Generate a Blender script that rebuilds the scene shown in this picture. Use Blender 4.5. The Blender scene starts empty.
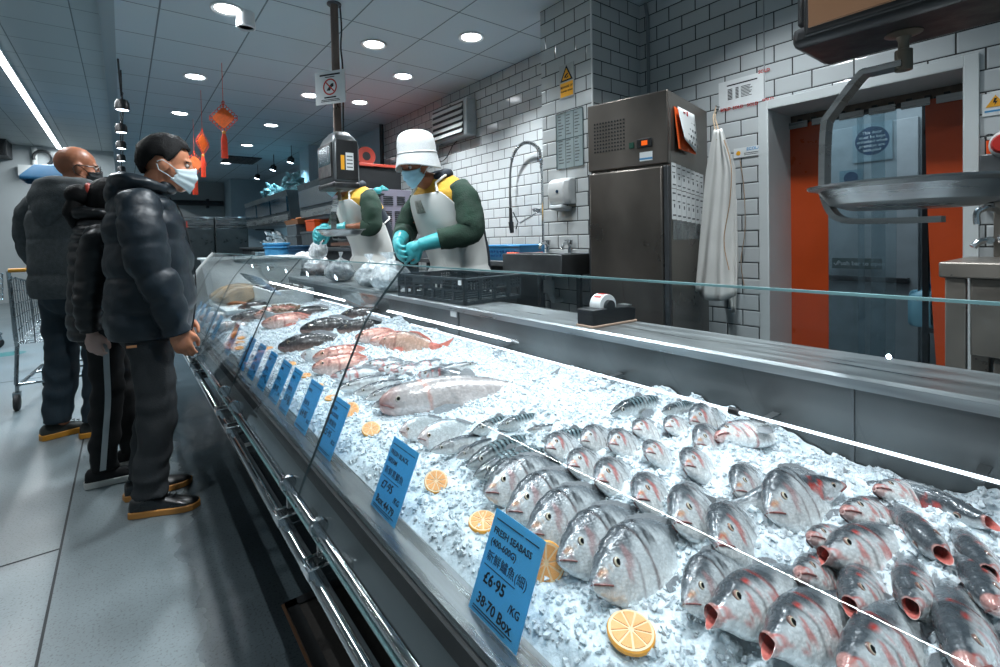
import bpy, math, random
import numpy as np
from mathutils import Vector, Matrix, noise as mnoise
PI = math.pi
random.seed(7)
SC = bpy.context.scene
COL = SC.collection
# ---------------------------------------------------------------- camera (solved from the vanishing lines; frame 1000 x 667)
FPX, PCX, PCY, H = 485.2, 500.0, 250.1, 1.2
def _R(a, ax):
    c, s = math.cos(a), math.sin(a)
    return {'x': np.array([[1,0,0],[0,c,-s],[0,s,c]]), 'y': np.array([[c,0,s],[0,1,0],[-s,0,c]]), 'z': np.array([[c,-s,0],[s,c,0],[0,0,1]])}[ax]
RM = _R(math.radians(-1.199),'z') @ _R(math.radians(1.300),'x') @ _R(math.radians(-37.795),'y')
def ray(x, y):
    d = RM.T @ np.array([(x-PCX)/FPX, (y-PCY)/FPX, 1.0]); return Vector((d[0], d[2], -d[1]))
CAMP = Vector((0,0,H))
def atX(x, y, X): d = ray(x,y); return d*(X/d.x)+CAMP
def atY(x, y, Y): d = ray(x,y); return d*(Y/d.y)+CAMP
def atZ(x, y, Z): d = ray(x,y); return d*((Z-H)/d.z)+CAMP
def w2(v): return (v[0], v[2], -v[1])
cam = bpy.data.cameras.new('camera'); camo = bpy.data.objects.new('camera', cam); COL.objects.link(camo)
ex, ey, ez = Vector(w2(RM[0])), Vector(w2(-RM[1])), Vector(w2(-RM[2]))
m = Matrix((( ex.x, ey.x, ez.x, 0), (ex.y, ey.y, ez.y, 0), (ex.z, ey.z, ez.z, H), (0,0,0,1)))
camo.matrix_world = m
cam.sensor_width = 36; cam.lens = FPX/1000*36; cam.shift_y = -(333.5-PCY)/1000; cam.clip_start = 0.02
SC.camera = camo
SC.view_settings.view_transform = 'Standard'; SC.view_settings.look = 'None'; SC.view_settings.gamma = 1; SC.view_settings.use_curve_mapping = False

# ---------------------------------------------------------------- materials
def srgb(r, g, b):
    f = lambda c: (c/255/12.92) if c/255 <= .04045 else ((c/255+.055)/1.055)**2.4
    return (f(r), f(g), f(b), 1)
def mat(name, rgb, rough=.5, metal=0, var=.12, vs=8, bump=0, bs=40, trans=0, emit=0, spec=.5, coat=0, stretch=None, attr=None, alpha=1, sss=0, rvar=.1):
    M = bpy.data.materials.new(name); M.use_nodes = True
    N, L = M.node_tree.nodes, M.node_tree.links
    b = N['Principled BSDF']
    tc = N.new('ShaderNodeTexCoord'); src = tc.outputs['Object']
    if stretch:
        mp = N.new('ShaderNodeMapping'); mp.inputs['Scale'].default_value = stretch; L.new(src, mp.inputs['Vector']); src = mp.outputs['Vector']
    nz = N.new('ShaderNodeTexNoise'); nz.inputs['Scale'].default_value = vs; nz.inputs['Detail'].default_value = 5; L.new(src, nz.inputs['Vector'])
    c = srgb(*rgb)
    mx = N.new('ShaderNodeMix'); mx.data_type = 'RGBA'; mx.blend_type = 'MULTIPLY'; mx.inputs[0].default_value = 1
    if attr:
        at = N.new('ShaderNodeAttribute'); at.attribute_name = attr; L.new(at.outputs['Color'], mx.inputs[6])
    else: mx.inputs[6].default_value = c
    rp = N.new('ShaderNodeMapRange'); rp.inputs[1].default_value = .3; rp.inputs[2].default_value = .7; rp.inputs[3].default_value = 1-var; rp.inputs[4].default_value = 1+var*.5
    L.new(nz.outputs['Fac'], rp.inputs[0]); L.new(rp.outputs[0], mx.inputs[7]); L.new(mx.outputs[2], b.inputs['Base Color'])
    r2 = N.new('ShaderNodeMapRange'); r2.inputs[1].default_value = .3; r2.inputs[2].default_value = .7; r2.inputs[3].default_value = max(0.02, rough-rvar); r2.inputs[4].default_value = min(1, rough+rvar)
    L.new(nz.outputs['Fac'], r2.inputs[0]); L.new(r2.outputs[0], b.inputs['Roughness'])
    b.inputs['Metallic'].default_value = metal; b.inputs['Specular IOR Level'].default_value = spec
    b.inputs['Coat Weight'].default_value = coat; b.inputs['Coat Roughness'].default_value = .08
    b.inputs['Transmission Weight'].default_value = trans; b.inputs['Alpha'].default_value = alpha
    if sss: b.inputs['Subsurface Weight'].default_value = sss; b.inputs['Subsurface Radius'].default_value = (.01,.006,.004)
    if emit: b.inputs['Emission Color'].default_value = c; b.inputs['Emission Strength'].default_value = emit
    if bump:
        n2 = N.new('ShaderNodeTexNoise'); n2.inputs['Scale'].default_value = bs; n2.inputs['Detail'].default_value = 4; L.new(src, n2.inputs['Vector'])
        bp = N.new('ShaderNodeBump'); bp.inputs['Strength'].default_value = bump; bp.inputs['Distance'].default_value = .01
        L.new(n2.outputs['Fac'], bp.inputs['Height']); L.new(bp.outputs['Normal'], b.inputs['Normal'])
    return M
def glassmat(name, tint=(.93,.97,.97), boost=1.0, film=0.0, filmcol=(.8,.9,.95), rough=0.0):
    """clear pane: transparent body, mirror reflection that grows at grazing angles; optional milky film on it"""
    M = bpy.data.materials.new(name); M.use_nodes = True
    N, L = M.node_tree.nodes, M.node_tree.links; N.clear()
    out = N.new('ShaderNodeOutputMaterial'); tr = N.new('ShaderNodeBsdfTransparent'); tr.inputs[0].default_value = (*tint,1)
    gl = N.new('ShaderNodeBsdfGlossy'); gl.inputs['Roughness'].default_value = rough
    lw = N.new('ShaderNodeLayerWeight'); lw.inputs['Blend'].default_value = .5
    pw = N.new('ShaderNodeMath'); pw.operation = 'POWER'; pw.inputs[1].default_value = 5; L.new(lw.outputs['Facing'], pw.inputs[0])
    ma = N.new('ShaderNodeMath'); ma.operation = 'MULTIPLY_ADD'; ma.inputs[1].default_value = .9*boost; ma.inputs[2].default_value = .035*boost; L.new(pw.outputs[0], ma.inputs[0])
    mx = N.new('ShaderNodeMixShader'); L.new(ma.outputs[0], mx.inputs[0]); L.new(tr.outputs[0], mx.inputs[1]); L.new(gl.outputs[0], mx.inputs[2])
    last = mx
    if film:
        df = N.new('ShaderNodeBsdfDiffuse'); df.inputs[0].default_value = (*filmcol,1)
        tl = N.new('ShaderNodeBsdfTranslucent'); tl.inputs[0].default_value = (*filmcol,1)
        ad = N.new('ShaderNodeMixShader'); ad.inputs[0].default_value = .5; L.new(df.outputs[0], ad.inputs[1]); L.new(tl.outputs[0], ad.inputs[2])
        tc = N.new('ShaderNodeTexCoord'); nz = N.new('ShaderNodeTexNoise'); nz.inputs['Scale'].default_value = 14; nz.inputs['Detail'].default_value = 6; L.new(tc.outputs['Object'], nz.inputs['Vector'])
        mr = N.new('ShaderNodeMapRange'); mr.inputs[1].default_value = .35; mr.inputs[2].default_value = .7; mr.inputs[3].default_value = film*.4; mr.inputs[4].default_value = min(1,film*1.6); L.new(nz.outputs['Fac'], mr.inputs[0])
        m2 = N.new('ShaderNodeMixShader'); L.new(mr.outputs[0], m2.inputs[0]); L.new(mx.outputs[0], m2.inputs[1]); L.new(ad.outputs[0], m2.inputs[2]); last = m2
    L.new(last.outputs[0], out.inputs[0]); return M
def tilemat(name, axis, rgb, mortar, bw, bh, off, msize=.0035, rough=.12, zoff=0., offset=.5, bump=.6, var=.06):
    """brick / grid tiling in world metres on plane axis ('x': y,z  'y': x,z  'z': x,y)"""
    M = bpy.data.materials.new(name); M.use_nodes = True
    N, L = M.node_tree.nodes, M.node_tree.links; b = N['Principled BSDF']
    tc = N.new('ShaderNodeNewGeometry'); sp = N.new('ShaderNodeSeparateXYZ'); L.new(tc.outputs['Position'], sp.inputs[0])
    cb = N.new('ShaderNodeCombineXYZ')
    a, c = {'x': (1,2), 'y': (0,2), 'z': (0,1)}[axis]
    for i, s, o in ((0, a, off), (1, c, zoff)):
        ad = N.new('ShaderNodeMath'); ad.operation = 'ADD'; ad.inputs[1].default_value = o; L.new(sp.outputs[s], ad.inputs[0]); L.new(ad.outputs[0], cb.inputs[i])
    def brick(ms, smooth):
        k = N.new('ShaderNodeTexBrick'); k.offset = offset; k.squash = 1; k.inputs['Scale'].default_value = 1
        k.inputs['Brick Width'].default_value = bw; k.inputs['Row Height'].default_value = bh
        k.inputs['Mortar Size'].default_value = ms; k.inputs['Mortar Smooth'].default_value = smooth
        L.new(cb.outputs[0], k.inputs['Vector']); return k
    k = brick(msize, .1); c1 = srgb(*rgb); k.inputs['Color1'].default_value = c1; k.inputs['Color2'].default_value = (c1[0]*(1-var), c1[1]*(1-var), c1[2]*(1-var), 1)
    k.inputs['Mortar'].default_value = srgb(*mortar); L.new(k.outputs['Color'], b.inputs['Base Color'])
    k2 = brick(msize*3, 1.0); bp = N.new('ShaderNodeBump'); bp.invert = True; bp.inputs['Strength'].default_value = bump; bp.inputs['Distance'].default_value = .004
    L.new(k2.outputs['Fac'], bp.inputs['Height']); L.new(bp.outputs[0], b.inputs['Normal'])
    mr = N.new('ShaderNodeMapRange'); mr.inputs[3].default_value = rough; mr.inputs[4].default_value = .8; L.new(k.outputs['Fac'], mr.inputs[0]); L.new(mr.outputs[0], b.inputs['Roughness'])
    return M
def emat(name, rgb, s):
    M = bpy.data.materials.new(name); M.use_nodes = True; N, L = M.node_tree.nodes, M.node_tree.links; N.clear()
    o = N.new('ShaderNodeOutputMaterial'); e = N.new('ShaderNodeEmission'); e.inputs[0].default_value = srgb(*rgb); e.inputs[1].default_value = s; L.new(e.outputs[0], o.inputs[0]); return M

# ---------------------------------------------------------------- mesh building
def frame_of(d):
    d = Vector(d).normalized(); u = Vector((0,0,1)) if abs(d.z) < .9 else Vector((1,0,0))
    a = d.cross(u).normalized(); return a, d.cross(a).normalized()
class MB:
    def __init__(s, off=(0,0,0)): s.v, s.f, s.mi, s.c, s.off, s.cur, s.col = [], [], [], [], Vector(off), 0, None
    def add(s, vs, fs):
        b = len(s.v); s.v += [Vector(p) for p in vs]
        for f in fs: s.f.append(tuple(b+i for i in f)); s.mi.append(s.cur)
        return b
    def xf(s, M, b=0):
        for i in range(b, len(s.v)): s.v[i] = M @ s.v[i]
        return s
    def box(s, c, d, rz=0, M=None):
        x, y, z = d[0]/2, d[1]/2, d[2]/2
        vs = [Vector((i*x, j*y, k*z)) for i in (-1,1) for j in (-1,1) for k in (-1,1)]
        if rz: R = Matrix.Rotation(rz, 3, 'Z'); vs = [R @ v for v in vs]
        if M is not None: vs = [M @ v for v in vs]
        s.add([v+Vector(c) for v in vs], [(0,1,3,2),(4,6,7,5),(0,4,5,1),(2,3,7,6),(0,2,6,4),(1,5,7,3)]); return s
    def box2(s, a, b):
        return s.box([(a[i]+b[i])/2 for i in range(3)], [abs(b[i]-a[i]) for i in range(3)])
    def loft(s, rings, caps=(True,True), closed=True, loop=False):
        n = len(rings[0]); b = s.add([p for r in rings for p in r], [])
        m = len(rings)
        for i in range(m if loop else m-1):
            i2 = (i+1) % m
            for j in range(n if closed else n-1):
                k = (j+1) % n; s.f.append((b+i*n+j, b+i*n+k, b+i2*n+k, b+i2*n+j)); s.mi.append(s.cur)
        if closed and not loop:
            if caps[0]: s.f.append(tuple(b+j for j in reversed(range(n)))); s.mi.append(s.cur)
            if caps[1]: s.f.append(tuple(b+(m-1)*n+j for j in range(n))); s.mi.append(s.cur)
        return s
    def tube(s, pts, r, n=10, caps=True, loop=False, flat=None):
        pts = [Vector(p) for p in pts]; m = len(pts); rs = r if isinstance(r, (list,tuple)) else [r]*m
        rings = []; a0 = None
        for i, p in enumerate(pts):
            d = (pts[(i+1) % m]-pts[i-1]) if loop else (pts[min(i+1,m-1)]-pts[max(i-1,0)])
            d.normalize()
            if a0 is None: a, c = frame_of(d)
            else: a = (a0-d*a0.dot(d)).normalized(); c = d.cross(a).normalized()
            a0 = a
            fl = flat or 1
            rings.append([p+(a*math.cos(t)+c*math.sin(t)*fl)*rs[i] for t in [2*PI*k/n for k in range(n)]])
        return s.loft(rings, (caps,caps), loop=loop)
    def cyl(s, p0, p1, r0, r1=None, n=20, caps=True): return s.tube([p0,p1], [r0, r0 if r1 is None else r1], n, caps)
    def lathe(s, prof, o=(0,0,0), n=24, axis=None, caps=True):
        o = Vector(o)
        if axis is None: a, c, d = Vector((1,0,0)), Vector((0,1,0)), Vector((0,0,1))
        else: d = Vector(axis).normalized(); a, c = frame_of(d)
        return s.loft([[o+(a*math.cos(t)+c*math.sin(t))*max(r,1e-5)+d*z for t in [2*PI*k/n for k in range(n)]] for r, z in prof], (caps,caps))
    def ell(s, c, r, M=None, nu=16, nv=10):
        c = Vector(c); rings = []
        for i in range(nv+1):
            t = PI*i/nv; rr = max(math.sin(t), 1e-4)
            ring = [Vector((rr*math.cos(2*PI*k/nu)*r[0], rr*math.sin(2*PI*k/nu)*r[1], -math.cos(t)*r[2])) for k in range(nu)]
            rings.append([c+((M @ p) if M is not None else p) for p in ring])
        return s.loft(rings)
    def cap(s, p0, p1, r0, r1, n=14):
        """tapered capsule"""
        p0, p1 = Vector(p0), Vector(p1); d = (p1-p0).normalized(); pts, rs = [], []
        for t in (90,60,30): pts.append(p0-d*r0*math.sin(math.radians(t))); rs.append(max(r0*math.cos(math.radians(t)),1e-4))
        for k in (0,.5,1): pts.append(p0.lerp(p1,k)); rs.append(r0+(r1-r0)*k)
        for t in (30,60,90): pts.append(p1+d*r1*math.sin(math.radians(t))); rs.append(max(r1*math.cos(math.radians(t)),1e-4))
        return s.tube(pts, rs, n)
    def chain(s, pts, rs, n=14):
        for i in range(len(pts)-1): s.cap(pts[i], pts[i+1], rs[i], rs[i+1], n)
        return s
    def prism(s, poly, axis, a, b):
        def P(u, w, t): return {'x': (t,u,w), 'y': (u,t,w), 'z': (u,w,t)}[axis]
        return s.loft([[P(u,w,a) for u,w in poly],[P(u,w,b) for u,w in poly]])
    def quad(s, a, b, c, d): s.add([a,b,c,d], [(0,1,2,3)]); return s
    def grid(s, fn, nu, nv):
        b = s.add([fn(i/nu, j/nv) for i in range(nu+1) for j in range(nv+1)], [])
        for i in range(nu):
            for j in range(nv):
                k = b+i*(nv+1)+j; s.f.append((k, k+nv+1, k+nv+2, k+1)); s.mi.append(s.cur)
        return s
    def build(s, name, mats, parent=None, ang=35, bevel=0, remesh=0, smooth=0, solid=0, subsurf=0, kind=None, label=None, fix=True):
        me = bpy.data.meshes.new(name); me.from_pydata([tuple(v-s.off) for v in s.v], [], s.f)
        if not isinstance(mats, (list,tuple)): mats = [mats]
        for q in mats: me.materials.append(q)
        if len(mats) > 1: me.polygons.foreach_set('material_index', s.mi)
        if s.c:
            ca = me.color_attributes.new('pat', 'FLOAT_COLOR', 'POINT'); ca.data.foreach_set('color', [x for c in s.c for x in (*c[:3],1.0)])
        me.validate(); 
        if fix:
            import bmesh
            bm = bmesh.new(); bm.from_mesh(me); bmesh.ops.recalc_face_normals(bm, faces=bm.faces); bm.to_mesh(me); bm.free()
        me.polygons.foreach_set('use_smooth', [True]*len(me.polygons))
        if ang < 180: me.set_sharp_from_angle(angle=math.radians(ang))
        o = bpy.data.objects.new(name, me); COL.objects.link(o)
        if parent is not None: o.parent = parent
        if kind: o['kind'] = kind
        if label: o['label'] = label
        if remesh:
            q = o.modifiers.new('remesh','REMESH'); q.mode = 'VOXEL'; q.voxel_size = remesh; q.use_smooth_shade = True
        if smooth:
            q = o.modifiers.new('smooth','SMOOTH'); q.factor = .5; q.iterations = smooth
        if solid:
            q = o.modifiers.new('solid','SOLIDIFY'); q.thickness = solid; q.offset = 0
        if bevel:
            q = o.modifiers.new('bevel','BEVEL'); q.width = bevel; q.segments = 2; q.limit_method = 'ANGLE'; q.angle_limit = math.radians(40); q.harden_normals = False
        if subsurf:
            q = o.modifiers.new('sub','SUBSURF'); q.levels = subsurf; q.render_levels = subsurf
        return o
def tag(o, label, cat, group=None, kind=None):
    o['label'] = label; o['category'] = cat
    if group: o['group'] = group
    if kind: o['kind'] = kind
    return o
def thing(name, label, cat, loc=(0,0,0), rotz=0, group=None):
    o = bpy.data.objects.new(name, None); o.empty_display_size = .1; COL.objects.link(o); o.location = loc; o.rotation_euler = (0,0,rotz)
    return tag(o, label, cat, group)
def struct(o): o['kind'] = 'structure'; return o
def copy_tree(o, parent=None):
    c = o.copy(); COL.objects.link(c)
    if parent is not None: c.parent = parent
    for ch in list(o.children): copy_tree(ch, c)
    return c
def dup(o, loc, label, rot=None, scale=None, group=None):
    c = copy_tree(o); c.location = loc; c['label'] = label
    if rot is not None: c.rotation_euler = rot
    if scale is not None: c.scale = scale
    if group: c['group'] = group
    return c
def arc(c, r, a0, a1, n, ax=(1,0,0), ay=(0,0,1)):
    c, ax, ay = Vector(c), Vector(ax), Vector(ay)
    return [c+ax*r*math.cos(math.radians(a0+(a1-a0)*k/n))+ay*r*math.sin(math.radians(a0+(a1-a0)*k/n)) for k in range(n+1)]
def spline(pts, n=8):
    P = [Vector(p) for p in pts]; out = []
    for i in range(len(P)-1):
        a, b, c, d = P[max(i-1,0)], P[i], P[i+1], P[min(i+2,len(P)-1)]
        for k in range(n):
            t = k/n; out.append(.5*((2*b)+(c-a)*t+(2*a-5*b+4*c-d)*t*t+(3*b-a-3*c+d)*t**3))
    return out+[P[-1]]
def text(name, s, size, mtx, m, parent=None, ext=.0004, align='CENTER', font=None):
    """lettering turned to mesh; text plane xy of mtx"""
    cu = bpy.data.curves.new(name,'FONT'); cu.body = s; cu.size = size; cu.extrude = ext; cu.align_x = align; cu.align_y = 'CENTER'; cu.resolution_u = 2; cu.offset = size*.022 if all(ord(q) < 1000 for q in s) else 0
    t = bpy.data.objects.new(name, cu); COL.objects.link(t)
    dg = bpy.context.evaluated_depsgraph_get(); me = bpy.data.meshes.new_from_object(t.evaluated_get(dg))
    COL.objects.unlink(t); bpy.data.objects.remove(t); bpy.data.curves.remove(cu)
    me.name = name; me.transform(mtx); me.materials.clear(); me.materials.append(m)
    o = bpy.data.objects.new(name, me); COL.objects.link(o)
    if parent is not None: o.parent = parent
    return o
def basis(o, ux, uy):
    ux, uy = Vector(ux).normalized(), Vector(uy).normalized(); uz = ux.cross(uy)
    return Matrix(((ux.x,uy.x,uz.x,o[0]),(ux.y,uy.y,uz.y,o[1]),(ux.z,uy.z,uz.z,o[2]),(0,0,0,1)))
# ================================================================ materials used around the place
STEEL = mat('brushed_steel', (150,155,156), .3, .9, .25, 3, .04, 60, stretch=(1,1,14))
STEELH = mat('steel_along', (172,178,180), .34, .85, .3, 5, .05, 50, stretch=(8,.6,8))
DSTEEL = mat('dull_steel', (104,108,110), .42, .7, .35, 4, .05, 40)
CHROME = mat('chrome', (205,208,210), .12, 1, .08, 10)
BLACKP = mat('black_plastic', (22,24,26), .4, 0, .2, 20, .05, 60)
DARK = mat('dark_grey', (38,42,45), .5, 0, .25, 10)
WHITEP = mat('white_plastic', (215,218,218), .4, 0, .06, 10)
CREAM = mat('cream_paint', (196,202,202), .45, 0, .06, 3)
PAPER = mat('paper', (214,218,218), .7, 0, .05, 20)
INK = mat('black_ink', (20,22,24), .7)
GREYINK = mat('grey_ink', (86,92,94), .7)
RED = mat('red_plastic', (190,40,30), .4)
ORANGE = mat('orange_plastic', (236,88,30), .4, 0, .1)
ORANGEP = mat('orange_paper', (228,92,30), .6, 0, .1)
YELLOW = mat('yellow_sign', (240,170,30), .5)
BLUEP = mat('blue_plastic', (60,140,190), .4, 0, .1)
NAVY = mat('navy_sign', (20,60,95), .5)
RUBBER = mat('rubber', (24,24,25), .6)
# ================================================================ the setting
FLOORM = mat('speckled_floor', (114,126,130), .42, 0, .28, 2.2, .05, 300)
_n, _l = FLOORM.node_tree.nodes, FLOORM.node_tree.links
_vo = _n.new('ShaderNodeTexNoise'); _vo.inputs['Scale'].default_value = 130; _vo.inputs['Detail'].default_value = 2
_tc = _n.new('ShaderNodeTexCoord'); _l.new(_tc.outputs['Object'], _vo.inputs['Vector'])
_mr = _n.new('ShaderNodeMapRange'); _mr.inputs[1].default_value = .55; _mr.inputs[2].default_value = .68; _mr.inputs[3].default_value = 1; _mr.inputs[4].default_value = .62; _l.new(_vo.outputs['Fac'], _mr.inputs[0])
_mx = _n.new('ShaderNodeMix'); _mx.data_type = 'RGBA'; _mx.blend_type = 'MULTIPLY'; _mx.inputs[0].default_value = 1
_pb = _n['Principled BSDF']; _l.new(_pb.inputs['Base Color'].links[0].from_socket, _mx.inputs[6]); _l.new(_mr.outputs[0], _mx.inputs[7]); _l.new(_mx.outputs[2], _pb.inputs['Base Color'])
# wet, glossy strip along the foot of the counter, its colour darkened too
_g = _n.new('ShaderNodeNewGeometry'); _sx = _n.new('ShaderNodeSeparateXYZ'); _l.new(_g.outputs['Position'], _sx.inputs[0])
_nw = _n.new('ShaderNodeTexNoise'); _nw.inputs['Scale'].default_value = 3.5; _nw.inputs['Detail'].default_value = 4; _l.new(_g.outputs['Position'], _nw.inputs['Vector'])
_ad = _n.new('ShaderNodeMath'); _ad.operation = 'MULTIPLY_ADD'; _ad.inputs[1].default_value = .35; _l.new(_nw.outputs['Fac'], _ad.inputs[0]); _l.new(_sx.outputs[0], _ad.inputs[2])
_mw = _n.new('ShaderNodeMapRange'); _mw.inputs[1].default_value = .28; _mw.inputs[2].default_value = .44; _l.new(_ad.outputs[0], _mw.inputs[0])
_mr2 = _n.new('ShaderNodeMix'); _l.new(_mw.outputs[0], _mr2.inputs[0]); _l.new(_pb.inputs['Roughness'].links[0].from_socket, _mr2.inputs[2]); _mr2.inputs[3].default_value = .10; _l.new(_mr2.outputs[0], _pb.inputs['Roughness'])
_mc = _n.new('ShaderNodeMix'); _mc.data_type = 'RGBA'; _mc.blend_type = 'MULTIPLY'; _l.new(_mw.outputs[0], _mc.inputs[0]); _l.new(_pb.inputs['Base Color'].links[0].from_socket, _mc.inputs[6]); _mc.inputs[7].default_value = (.42,.44,.46,1); _l.new(_mc.outputs[2], _pb.inputs['Base Color'])
fb = MB(); fb.box2((-12,-3,-.1),(6,16,0)); struct(fb.build('floor', FLOORM))
JOINT = mat('joint', (52,56,58), .8)
for i, (a, b) in enumerate((((-.239,-3,.0),(-.231,15.3,.0015)), ((-6,2.60,.0),(-.239,2.607,.0015)), ((-6,6.2,.0),(-.239,6.207,.0015)))):
    t_ = MB(); t_.box2(a, b); struct(t_.build('trim_%d' % (i+1), JOINT))
CEILT = tilemat('ceiling_tiles', 'z', (190,206,214), (108,122,130), .6, .6, -.26+.003, .006, .7, zoff=-.10+.003, offset=0, bump=.25, var=.05)  # the bluish lamplight overhead is tinted into the tile colour
CEILL = tilemat('ceiling_tiles_left', 'z', (176,184,186), (112,120,122), .6, .6, .34+.003, .006, .75, zoff=-.35, offset=0, bump=.2, var=.05)
cb = MB(); cb.box2((0,-3,2.92),(6,15.3,3.0)); struct(cb.build('ceiling', CEILT))
cb = MB(); cb.box2((-12,-3,3.55),(-.09,15.3,3.63)); struct(cb.build('ceiling_left', CEILL))
cb = MB(); cb.box2((-.09,-3,2.92),(0,15.3,3.62)); struct(cb.build('trim_4', mat('beam_paint', (150,166,174), .6, 0, .05)))
TX = tilemat('wall_tiles_x', 'x', (190,195,196), (44,46,46), .2, .1, .11, zoff=.081, rough=.12)
TY = tilemat('wall_tiles_y', 'y', (190,195,196), (44,46,46), .2, .1, .04, zoff=.081, rough=.12)
OPN = dict(y0=.46, y1=1.325, z1=1.95)
wb = MB()
wb.box2((3.1,-3,0),(3.4,OPN['y0'],2.92)); wb.box2((3.1,OPN['y0'],OPN['z1']),(3.4,OPN['y1'],2.92)); wb.box2((3.1,OPN['y1'],0),(3.4,6.75,2.92))
struct(wb.build('wall_right', TX, fix=False))
pb = MB(); x0,x1,y0,y1,z1 = 2.56,3.1,2.235,2.74,2.92
pb.quad((x0,y0,0),(x0,y1,0),(x0,y1,z1),(x0,y0,z1)); pb.cur = 1; pb.quad((x0,y0,0),(x1,y0,0),(x1,y0,z1),(x0,y0,z1)); pb.quad((x0,y1,0),(x1,y1,0),(x1,y1,z1),(x0,y1,z1)); pb.cur=0; pb.quad((x1,y0,0),(x1,y1,0),(x1,y1,z1),(x1,y0,z1))
pb.quad((x0,y0,z1),(x1,y0,z1),(x1,y1,z1),(x0,y1,z1)); pb.quad((x0,y0,0),(x1,y0,0),(x1,y1,0),(x0,y1,0))
struct(pb.build('wall_pillar', [TX, TY], fix=False))
tb = MB(); tb.box2((x0-.006,y0-.006,0),(x0+.004,y0+.004,z1)); struct(tb.build('trim_5', WHITEP))
BLUEW = mat('painted_wall', (176,196,206), .55, 0, .06, 2)
wb = MB(); wb.box2((3.1,6.75,0),(3.4,15.3,2.92)); wb.box2((2.6,8.75,0),(3.1,9.3,2.92)); struct(wb.build('wall_painted', BLUEW))
GREYW = mat('far_wall', (168,176,178), .6, 0, .08, 1.5)
wb = MB(); wb.box2((-12,15.3,0),(6,15.6,3.63)); struct(wb.build('wall_far', GREYW))
wb = MB(); wb.box2((2.25,14.3,0),(3.1,15.3,2.92)); struct(wb.build('wall_return', BLUEW))
wb = MB(); wb.box2((-12.2,-3,0),(-12,15.6,3.63)); struct(wb.build('wall_left', GREYW))
# door opening: frame, reveal
db = MB(); y0,y1,z1 = OPN['y0'],OPN['y1'],OPN['z1']
for s in (1,):
    db.box2((3.085,y1,0),(3.1,y1+.054,z1+.05)); db.box2((3.085,y0-.05,0),(3.1,y0,z1+.05)); db.box2((3.085,y0,z1),(3.1,y1,z1+.05))
    db.box2((3.085,y1-.004,0),(3.42,y1,z1)); db.box2((3.085,y0,0),(3.42,y0+.004,z1)); db.box2((3.085,y0,z1-.004),(3.42,y1,z1))
dr = db.build('door_1', CREAM, bevel=.002); struct(dr)
# corridor behind
cw = MB(); cw.box2((4.75,-2,0),(4.85,3.0,2.6)); struct(cw.build('wall_corridor', mat('corridor_wall', (150,160,164), .6)))
cw = MB(); cw.box2((3.42,-2,2.5),(4.75,3.0,2.6)); struct(cw.build('ceiling_corridor', CREAM))
cw = MB(); cw.box2((3.42,2.95,0),(4.75,3.0,2.5)); struct(cw.build('wall_corridor_end', GREYW))
fd = thing('fire_door', 'pale grey door seen through the clear curtain strips in the doorway', 'door', (4.74,1.6,0))
b = MB(fd.location); b.box2((4.70,.95,.02),(4.749,2.0,2.05)); b.build('door_leaf', mat('door_leaf_paint',(168,178,182),.45), fd, bevel=.004)
b = MB(fd.location); b.box2((4.66,1.0,.80),(4.70,1.95,.84)); b.build('push_bar', DARK, fd, bevel=.004)
def plate(name, label, cat, c, w, h, mats_, normal='-x', th=.004, group=None, parent=None):
    """flat sign on a wall; returns (thing, basis matrix local to thing, face outward)"""
    t = thing(name, label, cat, c, 0, group)
    ux, uy = {'-x': ((0,-1,0),(0,0,1)), '-y': ((1,0,0),(0,0,1))}[normal] if isinstance(normal, str) else normal
    M_ = basis((0,0,0), ux, uy)
    b_ = MB(); b_.box((0,0,0), (w,h,th)); b_.xf(M_); b_.build('panel', mats_, t)
    return t, M_
def fl(M_, x, y, z=.0035): return M_ @ Matrix.Translation((x,y,z))
def lines(M_, rows, m_, parent, name='printing', z=.0027):
    """printed bars: list of (x0,x1,y,h)"""
    b_ = MB()
    for xa, xb, y, h in rows: b_.box(((xa+xb)/2, y, z), (xb-xa, h, .0008))
    b_.xf(M_); return b_.build(name, m_, parent)
def disc(M_, x, y, r, m_, parent, name, z=.003, r0=0, n=28):
    b_ = MB()
    if r0: b_.loft([[Vector((x+q*math.cos(t), y+q*math.sin(t), zz)) for t in [2*PI*k/n for k in range(n)]] for q, zz in ((r,z),(r,z+.001),(r0,z+.001),(r0,z))], loop=True)
    else: b_.lathe([(r,z),(r,z+.001)], (x,y,0), n)
    b_.xf(M_); return b_.build(name, m_, parent)
p = atX(832,263,4.655); q = atX(882,263,4.655)
s1, M1 = plate('push_bar_sign', 'dark sign reading Push bar to open behind the curtain strips', 'sign', (4.655,(p.y+q.y)/2,p.z), abs(p.y-q.y), .085, mat('sign_green',(40,72,68),.5))
text('lettering', 'Push bar to open', .046, fl(M1, .03, 0), PAPER, s1)
b = MB(); b.tube([M1 @ Vector((-abs(p.y-q.y)/2+.015,0,.004)), M1 @ Vector((-abs(p.y-q.y)/2+.028,-.015,.004)), M1 @ Vector((-abs(p.y-q.y)/2+.05,.022,.004))], .005, 6); b.build('tick_mark', PAPER, s1)
p = atX(872,142,4.69)
s1, M1 = plate('round_notice', 'round dark blue mandatory notice with white lettering behind the curtain', 'sign', (4.69,p.y,p.z), .26, .30, mat('pale_plate',(150,170,178),.5))
disc(M1, 0, .01, .112, NAVY, s1, 'blue_disc')
for k, w in enumerate(('This door','must be kept','unlocked when','premises are','occupied')): text('lettering', w, .032, fl(M1, 0, .075-k*.034, .0045), PAPER, s1)
p = atX(851,178,4.69)
s1, M1 = plate('small_blue_notice', 'small square blue notice below the round blue sign', 'sign', (4.69,p.y,p.z), .16, .13, mat('pale_plate2',(120,150,162),.5)); disc(M1, 0, 0, .05, NAVY, s1, 'blue_disc')
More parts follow.
